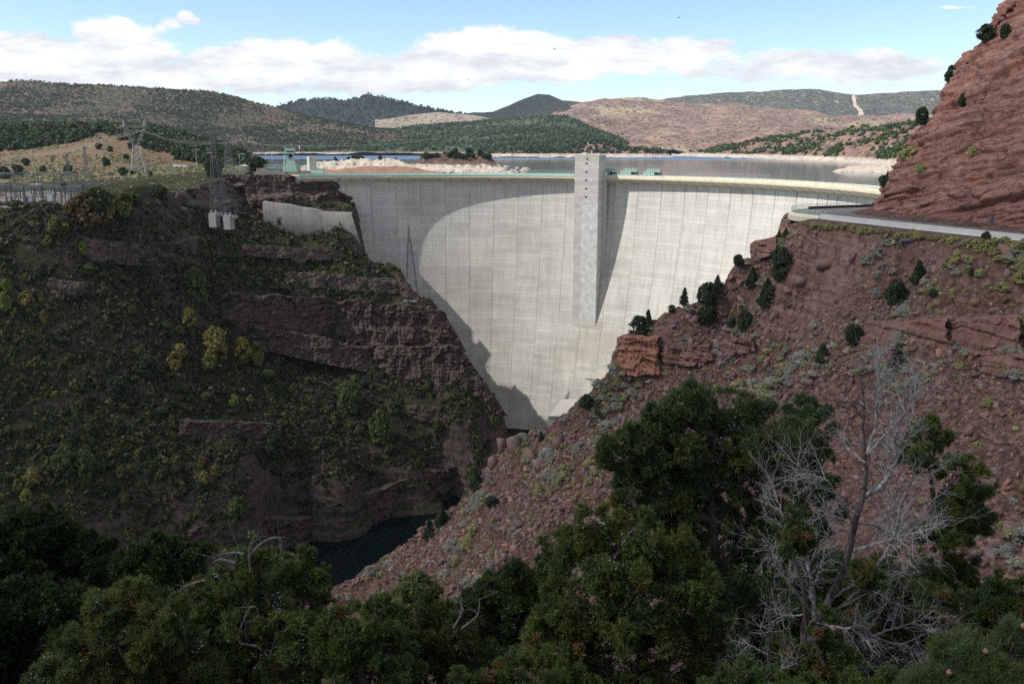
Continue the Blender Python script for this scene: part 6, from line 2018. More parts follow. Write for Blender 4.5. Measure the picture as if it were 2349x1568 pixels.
m, g = new_mat('red_rock')
a = g.n('ShaderNodeAttribute', attribute_name='tint')
P = g.pos()
oi = g.n('ShaderNodeObjectInfo')
c = g.mix(1.0, (0.172, 0.114, 0.098), a.outputs['Color'], 'MULTIPLY')
c = g.mix(1.0, c, g.ramp(g.noise(P, 2.2, 6, 0.7), [(0.25, 0.6), (0.75, 1.3)]), 'MULTIPLY')
c = g.mix(g.rng(g.noise(P, 0.7, 4), 0.6, 0.75), c, (0.25, 0.24, 0.19))
g.out(c, 0.95, g.bump(g.noise(P, 3.0, 6, 0.7), 0.6, 0.2), 0.1)
M['rock'] = m
RV = [rock_variant(100 + k, 8 + k % 4, 0.40) for k in range(16)]


def rock_mass(name, X, Y, Z, S, tint, label, seed):
    rng = np.random.default_rng(seed)
    parts = []
    var = rng.integers(0, len(RV), len(X))
    for q, (V0, F0) in enumerate(RV):
        i = np.nonzero(var == q)[0]
        if not len(i): continue
        # random rotations
        A = rng.normal(0, 1, (len(i), 4)); A /= np.linalg.norm(A, axis=1, keepdims=True)
        w, x, y, z = A.T; f = 0.55
        R = np.stack([np.stack([1 - 2 * (y * y + z * z), 2 * (x * y - z * w), 2 * (x * z + y * w)], -1), np.stack([2 * (x * y + z * w), 1 - 2 * (x * x + z * z), 2 * (y * z - x * w)], -1), np.stack([2 * (x * z - y * w), 2 * (y * z + x * w), 1 - 2 * (x * x + y * y)], -1)], 1)
        V = np.einsum('nij,vj->nvi', R, V0) * S[i][:, None, None] + np.stack([X[i], Y[i], Z[i]], 1)[:, None, :]
        F = F0[None] + (np.arange(len(i)) * len(V0))[:, None, None]
        parts.append((V.reshape(-1, 3), F.reshape(-1, 3), np.repeat(tint[i], len(V0), 0)))
    V, F, T = join(parts)
    tag(mobj(name, V, F, M['rock'], tint=T), label, 'rocks', kind='stuff')


n = 75000
X = rng.uniform(-60, 128, n); Y = rng.uniform(108, 345, n); Z = FR.h(X, Y)
tal, qx, qy = in_px(PZ, X, Y, Z)
lowz = inside([(1000, 1400), (1130, 1270), (1300, 1160), (1420, 1150), (1420, 1320), (1200, 1420)], qx, qy) | inside([(2150, 1100), (2349, 1060), (2400, 1400), (2150, 1400)], qx, qy)
fb = inside([tuple(q) for q in line] + [(-130, 900), (400, 900)], X, Y)
keep = (Z > -147) & (Z < -5.5) & ~fb & (qx > 730) & (qx < 2400) & (qy < 1430)
keep &= rng.uniform(0, 1, n) < np.where(lowz, 1.0, np.where(tal, 0.75, 0.40 + 0.45 * (fbm(p3(X, Y), 20, 3) > 0.1)))
cc_ = X * 0.37 - Y * 0.93; dd_ = -X * 0.93 - Y * 0.37
chute = fbm(p3(cc_ / 7.0, dd_ / 60.0), 1.0, 3)
keep &= rng.uniform(0, 1, n) < np.clip(0.75 + 1.5 * chute, 0.12, 1)
X, Y, Z, tal, lowz = X[keep], Y[keep], Z[keep], tal[keep], lowz[keep]
S = 0.30 + 0.20 / (rng.uniform(0.06, 1, len(X))) ** 0.8
S = np.where(lowz, S * 1.6, np.where(tal, S, S * 1.25)) * np.clip(Y / 190.0, 1.0, 1.6)
S = np.clip(S, 0.25, 2.6)
tn = tint_var(len(X), 0.42, 0.10, rng); hot = rng.uniform(0, 1, len(X)) < 0.09
tn[hot] *= np.array([1.5, 1.35, 1.2])
rock_mass('talus', X, Y, Z + S * 0.06, S, tn, 'broken red talus rubble spread over the slope', 31)
RM = [raw_mesh('boulder', v, f, M['rock'], tint=np.ones((len(v), 3))) for v, f in [rock_variant(200 + k, 11, 0.85) for k in range(8)]]


def boulder(px, py, w, h, label, group=None, field=FR, tint=None, y0=110, y1=425, mat=None):
    b_ = field.pick(px, py, y0, y1)
    if b_ is None: return
    sc = b_[1] / FPX
    o = link('boulder', RM[random.randrange(8)])
    o.location = (b_[0], b_[1] + w * sc * 0.2, b_[2] + h * sc * 0.22)
    o.scale = (w * sc * 0.85, w * sc * 0.75, h * sc * 1.05)
    o.rotation_euler = (random.uniform(-.25, .25), random.uniform(-.3, .3), random.uniform(0, 6.28))
    if mat is not None:
        o.data = o.data.copy(); o.data.materials.clear(); o.data.materials.append(mat)
    tag(o, label, 'boulder', group)
    return o


for px, py, w, h, lab in [(1598, 745, 34, 24, 'pale split boulder on the slope under the skyline junipers'), (1637, 668, 46, 34, 'big rounded boulder on the skyline right of the thin juniper'), (1838, 655, 44, 26, 'flat boulder at the foot of the largest juniper'), (1895, 622, 58, 26, 'long grey slab in the red dirt right of the largest juniper'),
                          (1608, 842, 20, 12, 'small cream boulder below the orange ledge'), (1583, 862, 14, 14, 'dark upright stone left below the small cream boulder'), (1676, 762, 26, 13, 'overhanging flat stone at the lip of the red ledge'), (1764, 830, 26, 14, 'pale tilted stone near the yellow brush on the talus'), (1855, 885, 34, 22, 'rounded tan boulder on the talus beside a yellow bush'),
                          (1150, 1035, 40, 44, 'left of the tall rounded boulders at the slope tip'), (1180, 1040, 46, 56, 'second of the tall rounded boulders at the slope tip'), (1215, 1060, 44, 40, 'third rounded boulder at the slope tip'), (1130, 1070, 36, 34, 'lower grey-green boulder at the slope tip'), (1242, 1075, 46, 34, 'pinkish boulder right of the slope-tip boulders'), (1280, 1030, 60, 44, 'wide ledge boulder above the rubble'),
                          (2310, 585, 50, 34, 'purple grey boulder near the right edge under the barrier'), (2215, 600, 26, 20, 'grey boulder left of the barrier juniper foot'), (2240, 700, 30, 18, 'pinkish boulder in the middle right of the slope'),
                          (2226, 1000, 34, 22, 'pale slab on the talus below the sagebrush clump at right'), (2290, 1260, 46, 34, 'large square rubble block at the right edge'), (2262, 1300, 40, 28, 'rubble block left of the large square one'), (2320, 1225, 44, 30, 'rubble block above the large square one'),
                          (1245, 1275, 40, 26, 'large brown block in the lower rubble'), (1200, 1300, 34, 22, 'block left of the large brown one in the lower rubble'), (1290, 1240, 34, 22, 'block right of the large brown one in the lower rubble')]:
    boulder(px, py, w, h, lab)
for k in range(60):
    px = rng.uniform(1060, 2330); py = rng.uniform(640, 1330)
    w = rng.uniform(12, 30)
    boulder(px, py, w, w * rng.uniform(0.45, 0.7), 'loose red boulder lying on the talus slope', 'loose boulders on the talus')
# jutting rock ledges
def outcrop(corners, depth, label, mat, amp=0.9, seed=0, name='rock_outcrop', nx=110, ny=44, side=-1, tier=0.0):
    """corners: front face as (px, py, Y): top-left, top-right, bottom-right, bottom-left"""
    fld = FR if side < 0 else FL
    fx = []
    for (tx, ty, tY), (bx, by, bY) in ((corners[0], corners[3]), (corners[1], corners[2])):
        q = None
        for off in range(0, 130, 10):
            q = fld.pick(bx + (off if side < 0 else -off), by, 110 if side < 0 else 230, 560)
            if q is not None and abs(q[1] - bY) < 48: break
            q = None
        yb = q[1] - 1.4 if q is not None else bY
        q = fld.pick(tx, ty, 110 if side < 0 else 230, 560)
        yt = yb + 0.4 * min(18.0, max(3.0, q[1] - yb)) if q is not None else yb + 3.5
        fx.append(((tx, ty, yt), (bx, by, yb)))
    tl, bl = [np.array(at(*c)) for c in fx[0]]
    tr, br = [np.array(at(*c)) for c in fx[1]]
    u = np.linspace(0, 1, nx)[None, :, None]; v = np.linspace(-0.12, 1, ny)[:, None, None]
    front = (bl * (1 - u) + br * u) * (1 - v) + (tl * (1 - u) + tr * u) * v
    H_ = max(2.0, float(tl[2] - bl[2] + tr[2] - br[2]) / 2)
    sag = fbm(p3(front[-1, :, 0], front[-1, :, 1]) + seed * 7, 14, 4)
    front[..., 2] += (np.clip(v[..., 0], 0, 1) * H_ * 0.22 * sag[None, :])
    nb = 14
    w = np.linspace(0, 1, nb + 1)[1:, None, None]
    topf = front[-1:][:, :, :]
    backv = np.array([-0.35 * side, 0.9, 0.10]) * depth
    top = topf + backv * w - np.array([0, 0, 1.0]) * (w ** 2) * depth * 0.25
    W = np.concatenate([front, top], 0)
    fv = np.array([0.35 * side, -0.94, 0.05])
    W = W + fv * (amp * (fbm(W + seed, 5.0, 4) + (0.7 if side < 0 else 0.2) * ledges(W[..., 2] + 0.6 * fbm(W, 6, 2), 1.9, 0.75) + 1.1 * fbm(p3(W[..., 0] * 1.0, W[..., 1], W[..., 2] * 0.12) + seed, 4.5, 4, 0.6, True) + 0.8 * fbm(W + seed + 5, 18, 3)))[..., None]
    ua = W[..., 0] * 0.9 + W[..., 1] * 0.35 * -side; va = W[..., 2] + 0.05 * ua
    wv_ = 0.8 * fbm(W + seed, 5, 3)
    b1, e1 = cells(ua + wv_, va + 0.5 * wv_, *((4.2, 2.6) if side < 0 else (3.2, 6.5)), seed); b2, e2 = cells(ua + wv_, va, 1.5, 1.0, seed + 50)
    W = W + fv * (amp * (0.75 * b1 + 0.3 * b2 - 0.55 * sstep(0.1, 0.0, e1)))[..., None]
    if tier:
        W = W - fv * (tier * sstep(0.45, 0.6, (W[..., 2] - W[0, :, 2].mean()) / (W[ny - 1, :, 2].mean() - W[0, :, 2].mean()) + 0.12 * fbm(W, 12, 3)))[..., None]
    edge = np.minimum(np.linspace(0, 1, nx), np.linspace(1, 0, nx))[None, :] + 0.07 * fbm(W * np.array([1, 1, 2.0]) + seed * 3, 6, 3)
    W[..., 2] -= sstep(0.10, 0.0, edge) * 2.0 * np.linspace(0.2, 1, W.shape[0])[:, None]
    W += np.array([0, 1.0, 0]) * (sstep(0.15, -0.04, edge) * depth * 0.9)[..., None]
    W[..., 2] += 0.35 * fbm(W + 7, 2.0, 3)
    o_ = W.reshape(-1, 3).mean(0)
    o = mobj(name, W.reshape(-1, 3) - o_, grid_faces(*W.shape[:2]), mat); o.location = o_
    tag(o, label, 'rock ledge')


def ledge_mat(name, a, b2, dark):
    m, g = new_mat(name)
    P = g.pos(); x, y, z = g._sep(P)
    n1 = g.noise(P, 0.35, 6, 0.7)
    st = g.noise(g.comb(g.math('MULTIPLY', x, 0.08), g.math('MULTIPLY', y, 0.08), g.math('MULTIPLY', z, 1.5)), 1.0, 5, 0.7)
    vc = g.noise(g.comb(g.math('MULTIPLY', x, 0.9), g.math('MULTIPLY', y, 0.9), g.math('MULTIPLY', z, 0.15)), 1.0, 5, 0.65)
    c = g.mix(g.rng(n1, 0.4, 0.62), a, b2)
    c = g.mix(g.math('MULTIPLY', g.rng(st, 0.42, 0.32), 0.7), c, dark)
    c = g.mix(1.0, c, g.ramp(vc, [(0.3, 0.45), (0.45, 1.0), (0.7, 1.2)]), 'MULTIPLY')
    g.out(c, 0.95, g.bump(g.math('ADD', st, g.math('ADD', vc, g.math('MULTIPLY', n1, 0.4))), 0.8, 0.5), 0.1)
    return m


M['orange_ledge'] = ledge_mat('orange_ledge_rock', (0.255, 0.115, 0.075), (0.20, 0.105, 0.080), (0.13, 0.06, 0.045))
M['red_ledge'] = ledge_mat('red_ledge_rock', (0.140, 0.074, 0.060), (0.180, 0.105, 0.088), (0.065, 0.034, 0.029))
outcrop([(1424, 772, 318), (1520, 770, 305), (1530, 848, 298), (1412, 850, 313)], 10, 'orange rock ledge jutting toward the dam face', M['orange_ledge'], 1.3, 1)
outcrop([(1512, 796, 306), (1640, 792, 280), (1650, 822, 276), (1512, 842, 300)], 5, 'long low red ledge right of the orange one', M['red_ledge'], 1.4, 2)
outcrop([(1655, 782, 270), (1738, 776, 258), (1744, 800, 255), (1658, 812, 268)], 4, 'short red ledge at the right end of the long low one', M['red_ledge'], 1.2, 12)
outcrop([(1732, 556, 297), (1788, 538, 293), (1790, 575, 288), (1734, 592, 294)], 8, 'tan rock face on the skyline under the road corner', M['red_ledge'], 0.8, 3)
outcrop([(1985, 745, 212), (2200, 728, 196), (2205, 800, 191), (1990, 805, 208)], 6, 'broken red rock band crossing the slope above the talus', M['red_ledge'], 0.9, 4)
outcrop([(2200, 735, 195), (2360, 720, 188), (2365, 800, 183), (2200, 808, 190)], 6, 'right end of the broken red rock band at the edge of the photo', M['red_ledge'], 0.9, 5)
outcrop([(2268, 822, 183), (2390, 812, 176), (2390, 862, 173), (2270, 858, 179)], 5, 'small orange rock block at the right edge below the band', M['red_ledge'], 0.8, 6)
outcrop([(1105, 1082, 378), (1200, 1030, 352), (1210, 1095, 340), (1110, 1110, 372)], 8, 'grey red rock nose at the tip of the slope above the river', M['red_ledge'], 1.2, 7)
outcrop([(955, 1225, 352), (1000, 1222, 338), (1010, 1285, 330), (965, 1290, 340)], 6, 'low orange cliff on the river bank below the tip', M['orange_ledge'], 0.9, 8)
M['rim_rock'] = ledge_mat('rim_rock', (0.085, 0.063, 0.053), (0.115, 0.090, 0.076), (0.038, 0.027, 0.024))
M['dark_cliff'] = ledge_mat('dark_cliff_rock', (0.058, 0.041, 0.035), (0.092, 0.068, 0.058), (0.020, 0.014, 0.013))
OC = lambda c, d, l, a, sd, m='dark_cliff', **k: outcrop(c, d, l, M[m], a, sd, side=1, nx=190, ny=76, **k)
OC([(505, 399, 508), (792, 408, 521), (818, 496, 512), (560, 478, 494)], 12, 'dark layered cliff under the left end of the dam crest', 1.5, 21, tier=4.0)
OC([(335, 470, 452), (520, 408, 506), (560, 480, 488), (345, 512, 446)], 8, 'knobbly dark rocks between the autumn grove and the narrow pylon', 2.0, 22, 'rim_rock', tier=2.0)
OC([(500, 668, 432), (770, 690, 464), (765, 778, 452), (505, 752, 424)], 6, 'left half of the long dark cliff band across the shaded wall', 1.5, 23)
OC([(755, 688, 462), (1018, 712, 488), (1062, 800, 480), (762, 800, 451)], 8, 'right half of the long dark cliff band, ending against the dam', 1.7, 24, tier=2.0)
OC([(850, 792, 459), (1052, 792, 483), (1110, 876, 474), (860, 856, 449)], 6, 'lower step of the dark cliff band beside the dam', 1.5, 25)
OC([(560, 742, 436), (860, 800, 462), (862, 850, 452), (560, 790, 430)], 5, 'shadowed lower half of the long dark cliff band', 1.4, 34)
OC([(985, 830, 472), (1112, 872, 476), (1158, 948, 466), (990, 905, 452)], 5, 'steep dark rock corner running down to the foot of the dam', 1.4, 35)
OC([(905, 620, 494), (972, 692, 492), (1016, 712, 489), (905, 668, 486)], 4, 'dark rock shoulder under the canyon pylon', 1.0, 36)
OC([(405, 962, 353), (640, 975, 374), (640, 1022, 367), (400, 1012, 346)], 4, 'short broken cliff in the middle of the lower left wall', 1.2, 26)
OC([(415, 1206, 319), (725, 1188, 342), (725, 1247, 338), (400, 1262, 313)], 6, 'lowest river cliff behind the twisted juniper', 1.1, 27)
OC([(715, 1165, 350), (1055, 1062, 410), (1048, 1140, 389), (715, 1248, 338)], 7, 'long banded cliff rising straight out of the dark river', 1.2, 28, tier=1.5)
OC([(180, 543, 392), (330, 560, 404), (330, 606, 396), (190, 590, 386)], 4, 'clump of rock knobs below the autumn grove', 1.6, 29, 'rim_rock')
OC([(100, 634, 374), (200, 648, 378), (200, 676, 374), (105, 668, 370)], 3, 'pale streaked rock face near the left edge', 1.0, 30, 'rim_rock')
OC([(300, 522, 424), (470, 530, 442), (470, 578, 436), (305, 572, 418)], 4, 'stack of rock ledges between the autumn grove and the bright poplar', 1.5, 37, 'rim_rock', tier=1.5)
OC([(540, 560, 470), (780, 575, 500), (790, 596, 494), (545, 584, 462)], 3, 'thin rock ledge on the slope below the thrust wall', 1.0, 31)
OC([(650, 625, 470), (925, 640, 492), (935, 672, 486), (655, 652, 464)], 3, 'long pale ledge above the dark cliff band', 1.0, 32, 'rim_rock')
OC([(930, 925, 448), (1150, 948, 465), (1150, 985, 458), (935, 958, 442)], 3, 'low dark ledge at the foot of the dam', 1.0, 33)
# rim rocks on the left
for px, py, w, h, lab in [(362, 470, 15, 17, 'leftmost of the rounded rocks on the left rim'), (385, 462, 16, 18, 'second rounded rock on the left rim'), (407, 458, 18, 21, 'third rounded rock on the left rim'), (437, 455, 20, 22, 'broad rock on the rim beside the narrow pylon'), (420, 490, 26, 20, 'lumpy rock under the rim rocks'), (465, 470, 18, 26, 'tall rock left of the narrow pylon')]:
    boulder(px, py, w, h, lab, 'rounded rocks on the left rim', FL, y0=330, y1=540, mat=M['rim_rock'])
b_ = at(1207, 397, 842)
o = link('boulder', RM[3]); o.location = b_; o.scale = (9.5, 8, 12); tag(o, 'white boulder standing in the lake behind the crest', 'boulder')
o.data = o.data.copy(); o.data.materials.clear(); o.data.materials.append(M['shore'])
for px, w in ((1163, 14), (1187, 9)):
    o = link('boulder', bpy.data.objects['boulder'].data.copy()); o.data.materials.clear(); o.data.materials.append(M['shore'])
    o.location = at(px, 388, 870); o.scale = (w * 0.45, w * 0.4, 7 if w > 10 else 4); tag(o, 'dark tipped rock at the end of the island' if w > 10 else 'small white rock between the island and the white boulder', 'boulder')


# ------------------------------------------------------------------ foreground trees
def limb(b, p0, p1, r0, r1, seed, sag=0.12, sides=5, n=6):
    rng = np.random.default_rng(seed)
    p0 = np.array(p0, float); p1 = np.array(p1, float)
    t = np.linspace(0, 1, n)[:, None]
    L = np.linalg.norm(p1 - p0)
    P = p0 + (p1 - p0) * t + np.cumsum(rng.normal(0, 0.035 * L, (n, 3)), 0) * t * (1 - t * 0.6) + np.array([0, 0, 1]) * (t * (1 - t)) * L * -sag
    b.tube(P, list(np.linspace(r0, r1, n)), sides)
    return P


def foreground_tree(name, label, Y, lobes, trunk_px, seed, group='foreground trees', foliage='f_fg', dens=1.0, size=0.085, blades=9, wr=0.14, tint=(1, 1, 1), berries=0.0, brown=0.02, base_px=None, cone=0, depth=0.5, dead=(), trunk_r=0.13, thin=-0.12, spread=0.75):
    rng = np.random.default_rng(seed)
    sc = Y / FPX / 0.97
    C = []; R = []
    for (px, py, r) in lobes:
        rm = r * sc
        C.append(np.array(at(px, py, Y + rng.uniform(-depth, depth) * rm * 1.2))); R.append(rm)
    C = np.array(C); R = np.array(R)
    tx = trunk_px[0] if trunk_px else float(np.mean([l[0] for l in lobes]))
    a_, _ = ray(tx, 1500)
    gz = float(FR.h(a_ * Y, Y))
    base_ = np.array([a_ * Y, Y, gz])
    t = empty(name, tuple(base_)); tag(t, label, 'tree', group)
    # trunk and limbs
    b = MB()
    top = C[np.argmax(C[:, 2])]
    hh = top[2] - gz
    if trunk_px and len(trunk_px) > 1:
        spine = [np.zeros(3)] + [np.array(at(px, py, Y)) - base_ for px, py in trunk_px[1]]
        spine = catmull(np.array(spine), 10)
    else:
        spine = catmull(np.array([np.zeros(3), (C.mean(0) - base_) * np.array([0.3, 0.3, 0.5]), (top - base_) * np.array([0.9, 0.9, 0.95])]), 10)
        spine[1:-1] += rng.normal(0, 0.05, (8, 3))
    b.tube(spine, list(np.linspace(trunk_r, trunk_r * 0.3, 10)), 8)
    for c, r in zip(C, R):
        cl = c - base_
        k = np.argmin(np.linalg.norm(spine - (cl + np.array([0, 0, -r * 1.1 - 0.25 * np.linalg.norm(cl[:2] - spine[5, :2])])), axis=1))
        P = limb(b, spine[k], cl, trunk_r * 0.45 * min(1, r / 0.5 + 0.3), 0.018, rng.integers(1e9))
        for q in range(max(5, int(9 * r / 0.6))):
            d = rand_dirs(1, rng)[0]; d[2] = abs(d[2]) * 0.8 - 0.15
            s0 = P[rng.integers(2, len(P))]
            e_ = cl + d * r * rng.uniform(0.7, 1.0)
            P2 = limb(b, s0, e_, 0.016, 0.004, rng.integers(1e9), 0.05, 3, 5)
            for q2 in range(2):
                s1 = P2[rng.integers(1, 5)]
                limb(b, s1, s1 + rand_dirs(1, rng)[0] * r * 0.35, 0.007, 0.002, rng.integers(1e9), 0.0, 3, 4)
    b.build('trunk', M['bark'], t)
    for pl in dead:
        b = MB()
        P = catmull(np.array([np.array(at(px, py, Y - 0.5)) - base_ for px, py in pl]), 14)
        b.tube(P, list(np.linspace(0.026, 0.006, 14)), 6)
        for q in range(6):
            s1 = P[rng.integers(3, 14)]
            limb(b, s1, s1 + rand_dirs(1, rng)[0] * np.array([1, 0.4, 1]) * rng.uniform(0.15, 0.6), 0.008, 0.002, rng.integers(1e9), -0.1, 4, 5)
        b.build('dead_branch', M['dim_wood'], t)
    # foliage: sprays clustered on sub-clumps of every lobe
    parts = []; bp = []
    for c, r in zip(C, R):
        ncl = max(8, int(34 * dens * (r / (0.5 * Y / 15.0)) ** 1.7))
        d = rand_dirs(ncl, rng)
        cc = c + d * r * rng.uniform(0.35, 1.0, (ncl, 1)) ** 0.6 * np.array([1, 1, 0.92])
        cr = r * rng.uniform(0.14, 0.30, ncl)
        per = 46
        dd = rand_dirs(ncl * per, rng)
        P = np.repeat(cc, per, 0) + dd * np.repeat(cr, per)[:, None] * rng.uniform(0.3, 1.0, (ncl * per, 1)) ** 0.5
        keep = fbm(P + seed, 0.42, 2) > thin
        P = P[keep]; dd = dd[keep]
        D = dd * 0.7 + (P - c) / r * 0.5 + np.array([0, 0, 0.45])
        D /= np.linalg.norm(D, axis=1, keepdims=True) + 1e-9
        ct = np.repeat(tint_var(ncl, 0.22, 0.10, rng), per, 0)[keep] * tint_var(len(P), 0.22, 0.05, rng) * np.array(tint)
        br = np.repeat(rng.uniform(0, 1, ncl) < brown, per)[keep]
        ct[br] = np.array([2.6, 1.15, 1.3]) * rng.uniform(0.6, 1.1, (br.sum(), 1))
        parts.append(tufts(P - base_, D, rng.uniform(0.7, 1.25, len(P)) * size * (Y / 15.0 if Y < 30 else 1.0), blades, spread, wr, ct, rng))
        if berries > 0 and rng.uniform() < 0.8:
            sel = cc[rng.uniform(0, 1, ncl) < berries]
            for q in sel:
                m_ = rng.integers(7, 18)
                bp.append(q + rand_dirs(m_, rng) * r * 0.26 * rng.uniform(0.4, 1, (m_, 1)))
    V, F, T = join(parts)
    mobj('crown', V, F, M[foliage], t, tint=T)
    if bp:
        B = np.concatenate(bp) - base_
        O = np.array([(1, 0, 0), (-1, 0, 0), (0, 1, 0), (0, -1, 0), (0, 0, 1), (0, 0, -1)]) * 0.0095
        OF = np.array([(0, 2, 4), (2, 1, 4), (1, 3, 4), (3, 0, 4), (2, 0, 5), (1, 2, 5), (3, 1, 5), (0, 3, 5)])
        s_ = rng.uniform(0.7, 1.5, len(B))
        V = (B[:, None, :] + O[None] * s_[:, None, None]).reshape(-1, 3); F = (OF[None] + (np.arange(len(B)) * 6)[:, None, None]).reshape(-1, 3)
        tag(mobj('berries', V, F, M['berry'], t), kind='stuff')
    for q in range(cone):
        c = C[rng.integers(len(C))]; r = R.mean()
        d = rand_dirs(1, rng)[0]; d[1] = -abs(d[1]); d[2] = abs(d[2])
        p = c + d * r * 0.95 - base_
        b = MB(); b.tube([p, p + np.array([0, 0, 0.022]), p + np.array([0, 0, 0.045])], [0.014, 0.024, 0.008], 8); b.build('cone', M['cone'], t)
    return t


FT = foreground_tree
FT('juniper_tree', 'tallest juniper right of centre with pale berries and a forked bare trunk', 16.0,
   [(1590, 925, 62), (1665, 935, 66), (1535, 950, 52), (1740, 960, 58), (1470, 985, 52), (1425, 1020, 46), (1395, 1050, 34), (1560, 1010, 78), (1660, 1020, 82), (1755, 1030, 66), (1830, 1000, 48), (1490, 1060, 60), (1440, 1110, 46), (1600, 1100, 70), (1720, 1110, 66), (1560, 1160, 58), (1800, 1090, 50), (1500, 1185, 56), (1700, 1195, 52), (1590, 1240, 46), (1785, 1185, 54), (1440, 1165, 46), (1730, 1300, 56), (1580, 1310, 50), (1520, 1120, 60), (1650, 1180, 50), (1690, 1250, 54), (1620, 1330, 60), (1540, 1240, 50), (1700, 1380, 60), (1660, 1430, 60)],
   (1648, [(1648, 1450), (1645, 1330), (1638, 1230), (1632, 1120), (1640, 1000)]), 1, berries=0.22, trunk_r=0.15, dens=1.15)
FT('juniper_tree', 'broad juniper in front of the tallest one, its top dotted with pale berries', 13.0,
   [(1365, 1195, 50), (1450, 1215, 62), (1310, 1265, 70), (1420, 1295, 95), (1530, 1265, 78), (1335, 1385, 105), (1470, 1405, 115), (1590, 1345, 70), (1265, 1470, 85), (1400, 1520, 120), (1545, 1500, 110), (1640, 1440, 70), (1660, 1540, 80)],
   (1480,), 2, berries=0.2, tint=(1.15, 1.08, 0.9))
FT('juniper_tree', 'dark juniper directly behind the left arms of the dead tree', 19.0,
   [(1855, 955, 48), (1885, 1000, 52), (1825, 1030, 56), (1865, 1085, 56), (1800, 1105, 46), (1875, 1175, 56), (1800, 1215, 70), (1860, 1280, 70), (1760, 1300, 70)], (1850,), 3, tint=(0.75, 0.85, 0.85))
FT('juniper_tree', 'ragged juniper of separate clumps just right of the dead tree', 20.0,
   [(2125, 990, 38), (2100, 1040, 46), (2155, 1010, 28), (2205, 1085, 52), (2245, 1105, 40), (2180, 1160, 56), (2235, 1190, 44), (2150, 1235, 56), (2205, 1275, 50), (2120, 1310, 66), (2185, 1350, 70)], (2170,), 4, tint=(1.0, 1.05, 0.85))
FT('juniper_tree', 'low dark juniper under the right arms of the dead tree', 13.0,
   [(2050, 1400, 90), (2150, 1420, 90), (1985, 1490, 90), (2100, 1520, 100), (2215, 1400, 66), (1990, 1340, 52), (1920, 1440, 50), (1900, 1530, 60)], (2080,), 5, tint=(0.85, 0.9, 0.85))
FT('juniper_tree', 'dark juniper at the right edge above the pine with cones', 12.0,
   [(2290, 1375, 56), (2340, 1335, 50), (2335, 1420, 76), (2255, 1440, 56), (2390, 1400, 80), (2300, 1480, 70)], (2320,), 6, tint=(0.8, 0.95, 0.8))
FT('pine_tree', 'pine with long needles and orange cones filling the bottom right corner', 6.0,
   [(2245, 1535, 90), (2330, 1500, 80), (2160, 1570, 60), (2385, 1550, 90), (2290, 1590, 100), (2110, 1610, 70)], (2330,), 7, foliage='f_pine', size=0.22, wr=0.03, blades=14, dens=1.3, tint=(1.5, 1.5, 0.95), brown=0.0, cone=9, trunk_r=0.06)
FT('juniper_tree', 'juniper at lower left with twisted dead branches curling from its top', 15.0,
   [(585, 1262, 46), (530, 1290, 46), (640, 1288, 44), (560, 1340, 70), (475, 1365, 52), (625, 1365, 62), (560, 1430, 84), (450, 1450, 60), (650, 1450, 76), (560, 1520, 96), (680, 1525, 84), (420, 1530, 60)],
   (570,), 8, berries=0.15, dead=([(575, 1310), (572, 1260), (585, 1226), (580, 1215)], [(572, 1275), (600, 1245), (632, 1232), (648, 1244), (643, 1272)], [(560, 1270), (535, 1266), (505, 1272)], [(540, 1290), (505, 1282), (488, 1290)], [(470, 1330), (440, 1338), (415, 1350)], [(590, 1480), (545, 1470), (560, 1420), (572, 1395), (588, 1392), (596, 1420)], [(620, 1510), (630, 1470), (660, 1440)]), tint=(1.3, 1.25, 1.05), brown=0.02)
FT('juniper_tree', 'lighter juniper against the dark river at lower left', 17.0,
   [(690, 1280, 40), (660, 1322, 40), (722, 1328, 40), (700, 1380, 56), (665, 1420, 46), (745, 1400, 44), (720, 1460, 60)], (700,), 9, tint=(1.35, 1.35, 1.05), berries=0.05)
FT('juniper_tree', 'broad pale-berried juniper at the bottom left', 14.0,
   [(300, 1360, 52), (245, 1400, 54), (330, 1400, 56), (415, 1388, 34), (270, 1450, 76), (360, 1450, 76), (185, 1470, 52), (425, 1470, 54), (225, 1530, 84), (345, 1540, 96), (130, 1540, 62), (455, 1545, 70)], (310,), 10, berries=0.22, tint=(1.35, 1.3, 1.15))
FT('juniper_tree', 'low juniper at the very bottom centre of the photo', 11.0,
   [(1190, 1545, 66), (1255, 1560, 60), (1130, 1565, 60), (1060, 1570, 50), (1320, 1580, 60), (980, 1590, 50)], (1190,), 21, tint=(0.9, 0.95, 0.8))
FT('juniper_tree', 'low juniper at the bottom edge below the dead shrub', 10.0,
   [(1700, 1560, 60), (1780, 1580, 60), (1640, 1590, 60), (1850, 1590, 60), (1950, 1590, 60), (2050, 1580, 60)], (1780,), 22, tint=(0.85, 0.9, 0.8))
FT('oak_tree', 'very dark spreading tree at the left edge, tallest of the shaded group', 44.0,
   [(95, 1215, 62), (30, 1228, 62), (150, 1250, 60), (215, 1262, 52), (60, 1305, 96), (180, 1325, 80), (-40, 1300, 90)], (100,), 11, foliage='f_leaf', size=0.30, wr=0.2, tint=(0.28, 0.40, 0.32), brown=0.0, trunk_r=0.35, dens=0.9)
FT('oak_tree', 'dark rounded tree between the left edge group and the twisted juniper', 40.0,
   [(365, 1285, 70), (425, 1292, 52), (320, 1320, 56), (460, 1285, 40), (390, 1345, 80), (300, 1300, 40)], (380,), 12, foliage='f_leaf', size=0.28, wr=0.2, tint=(0.34, 0.46, 0.34), brown=0.0, trunk_r=0.3)
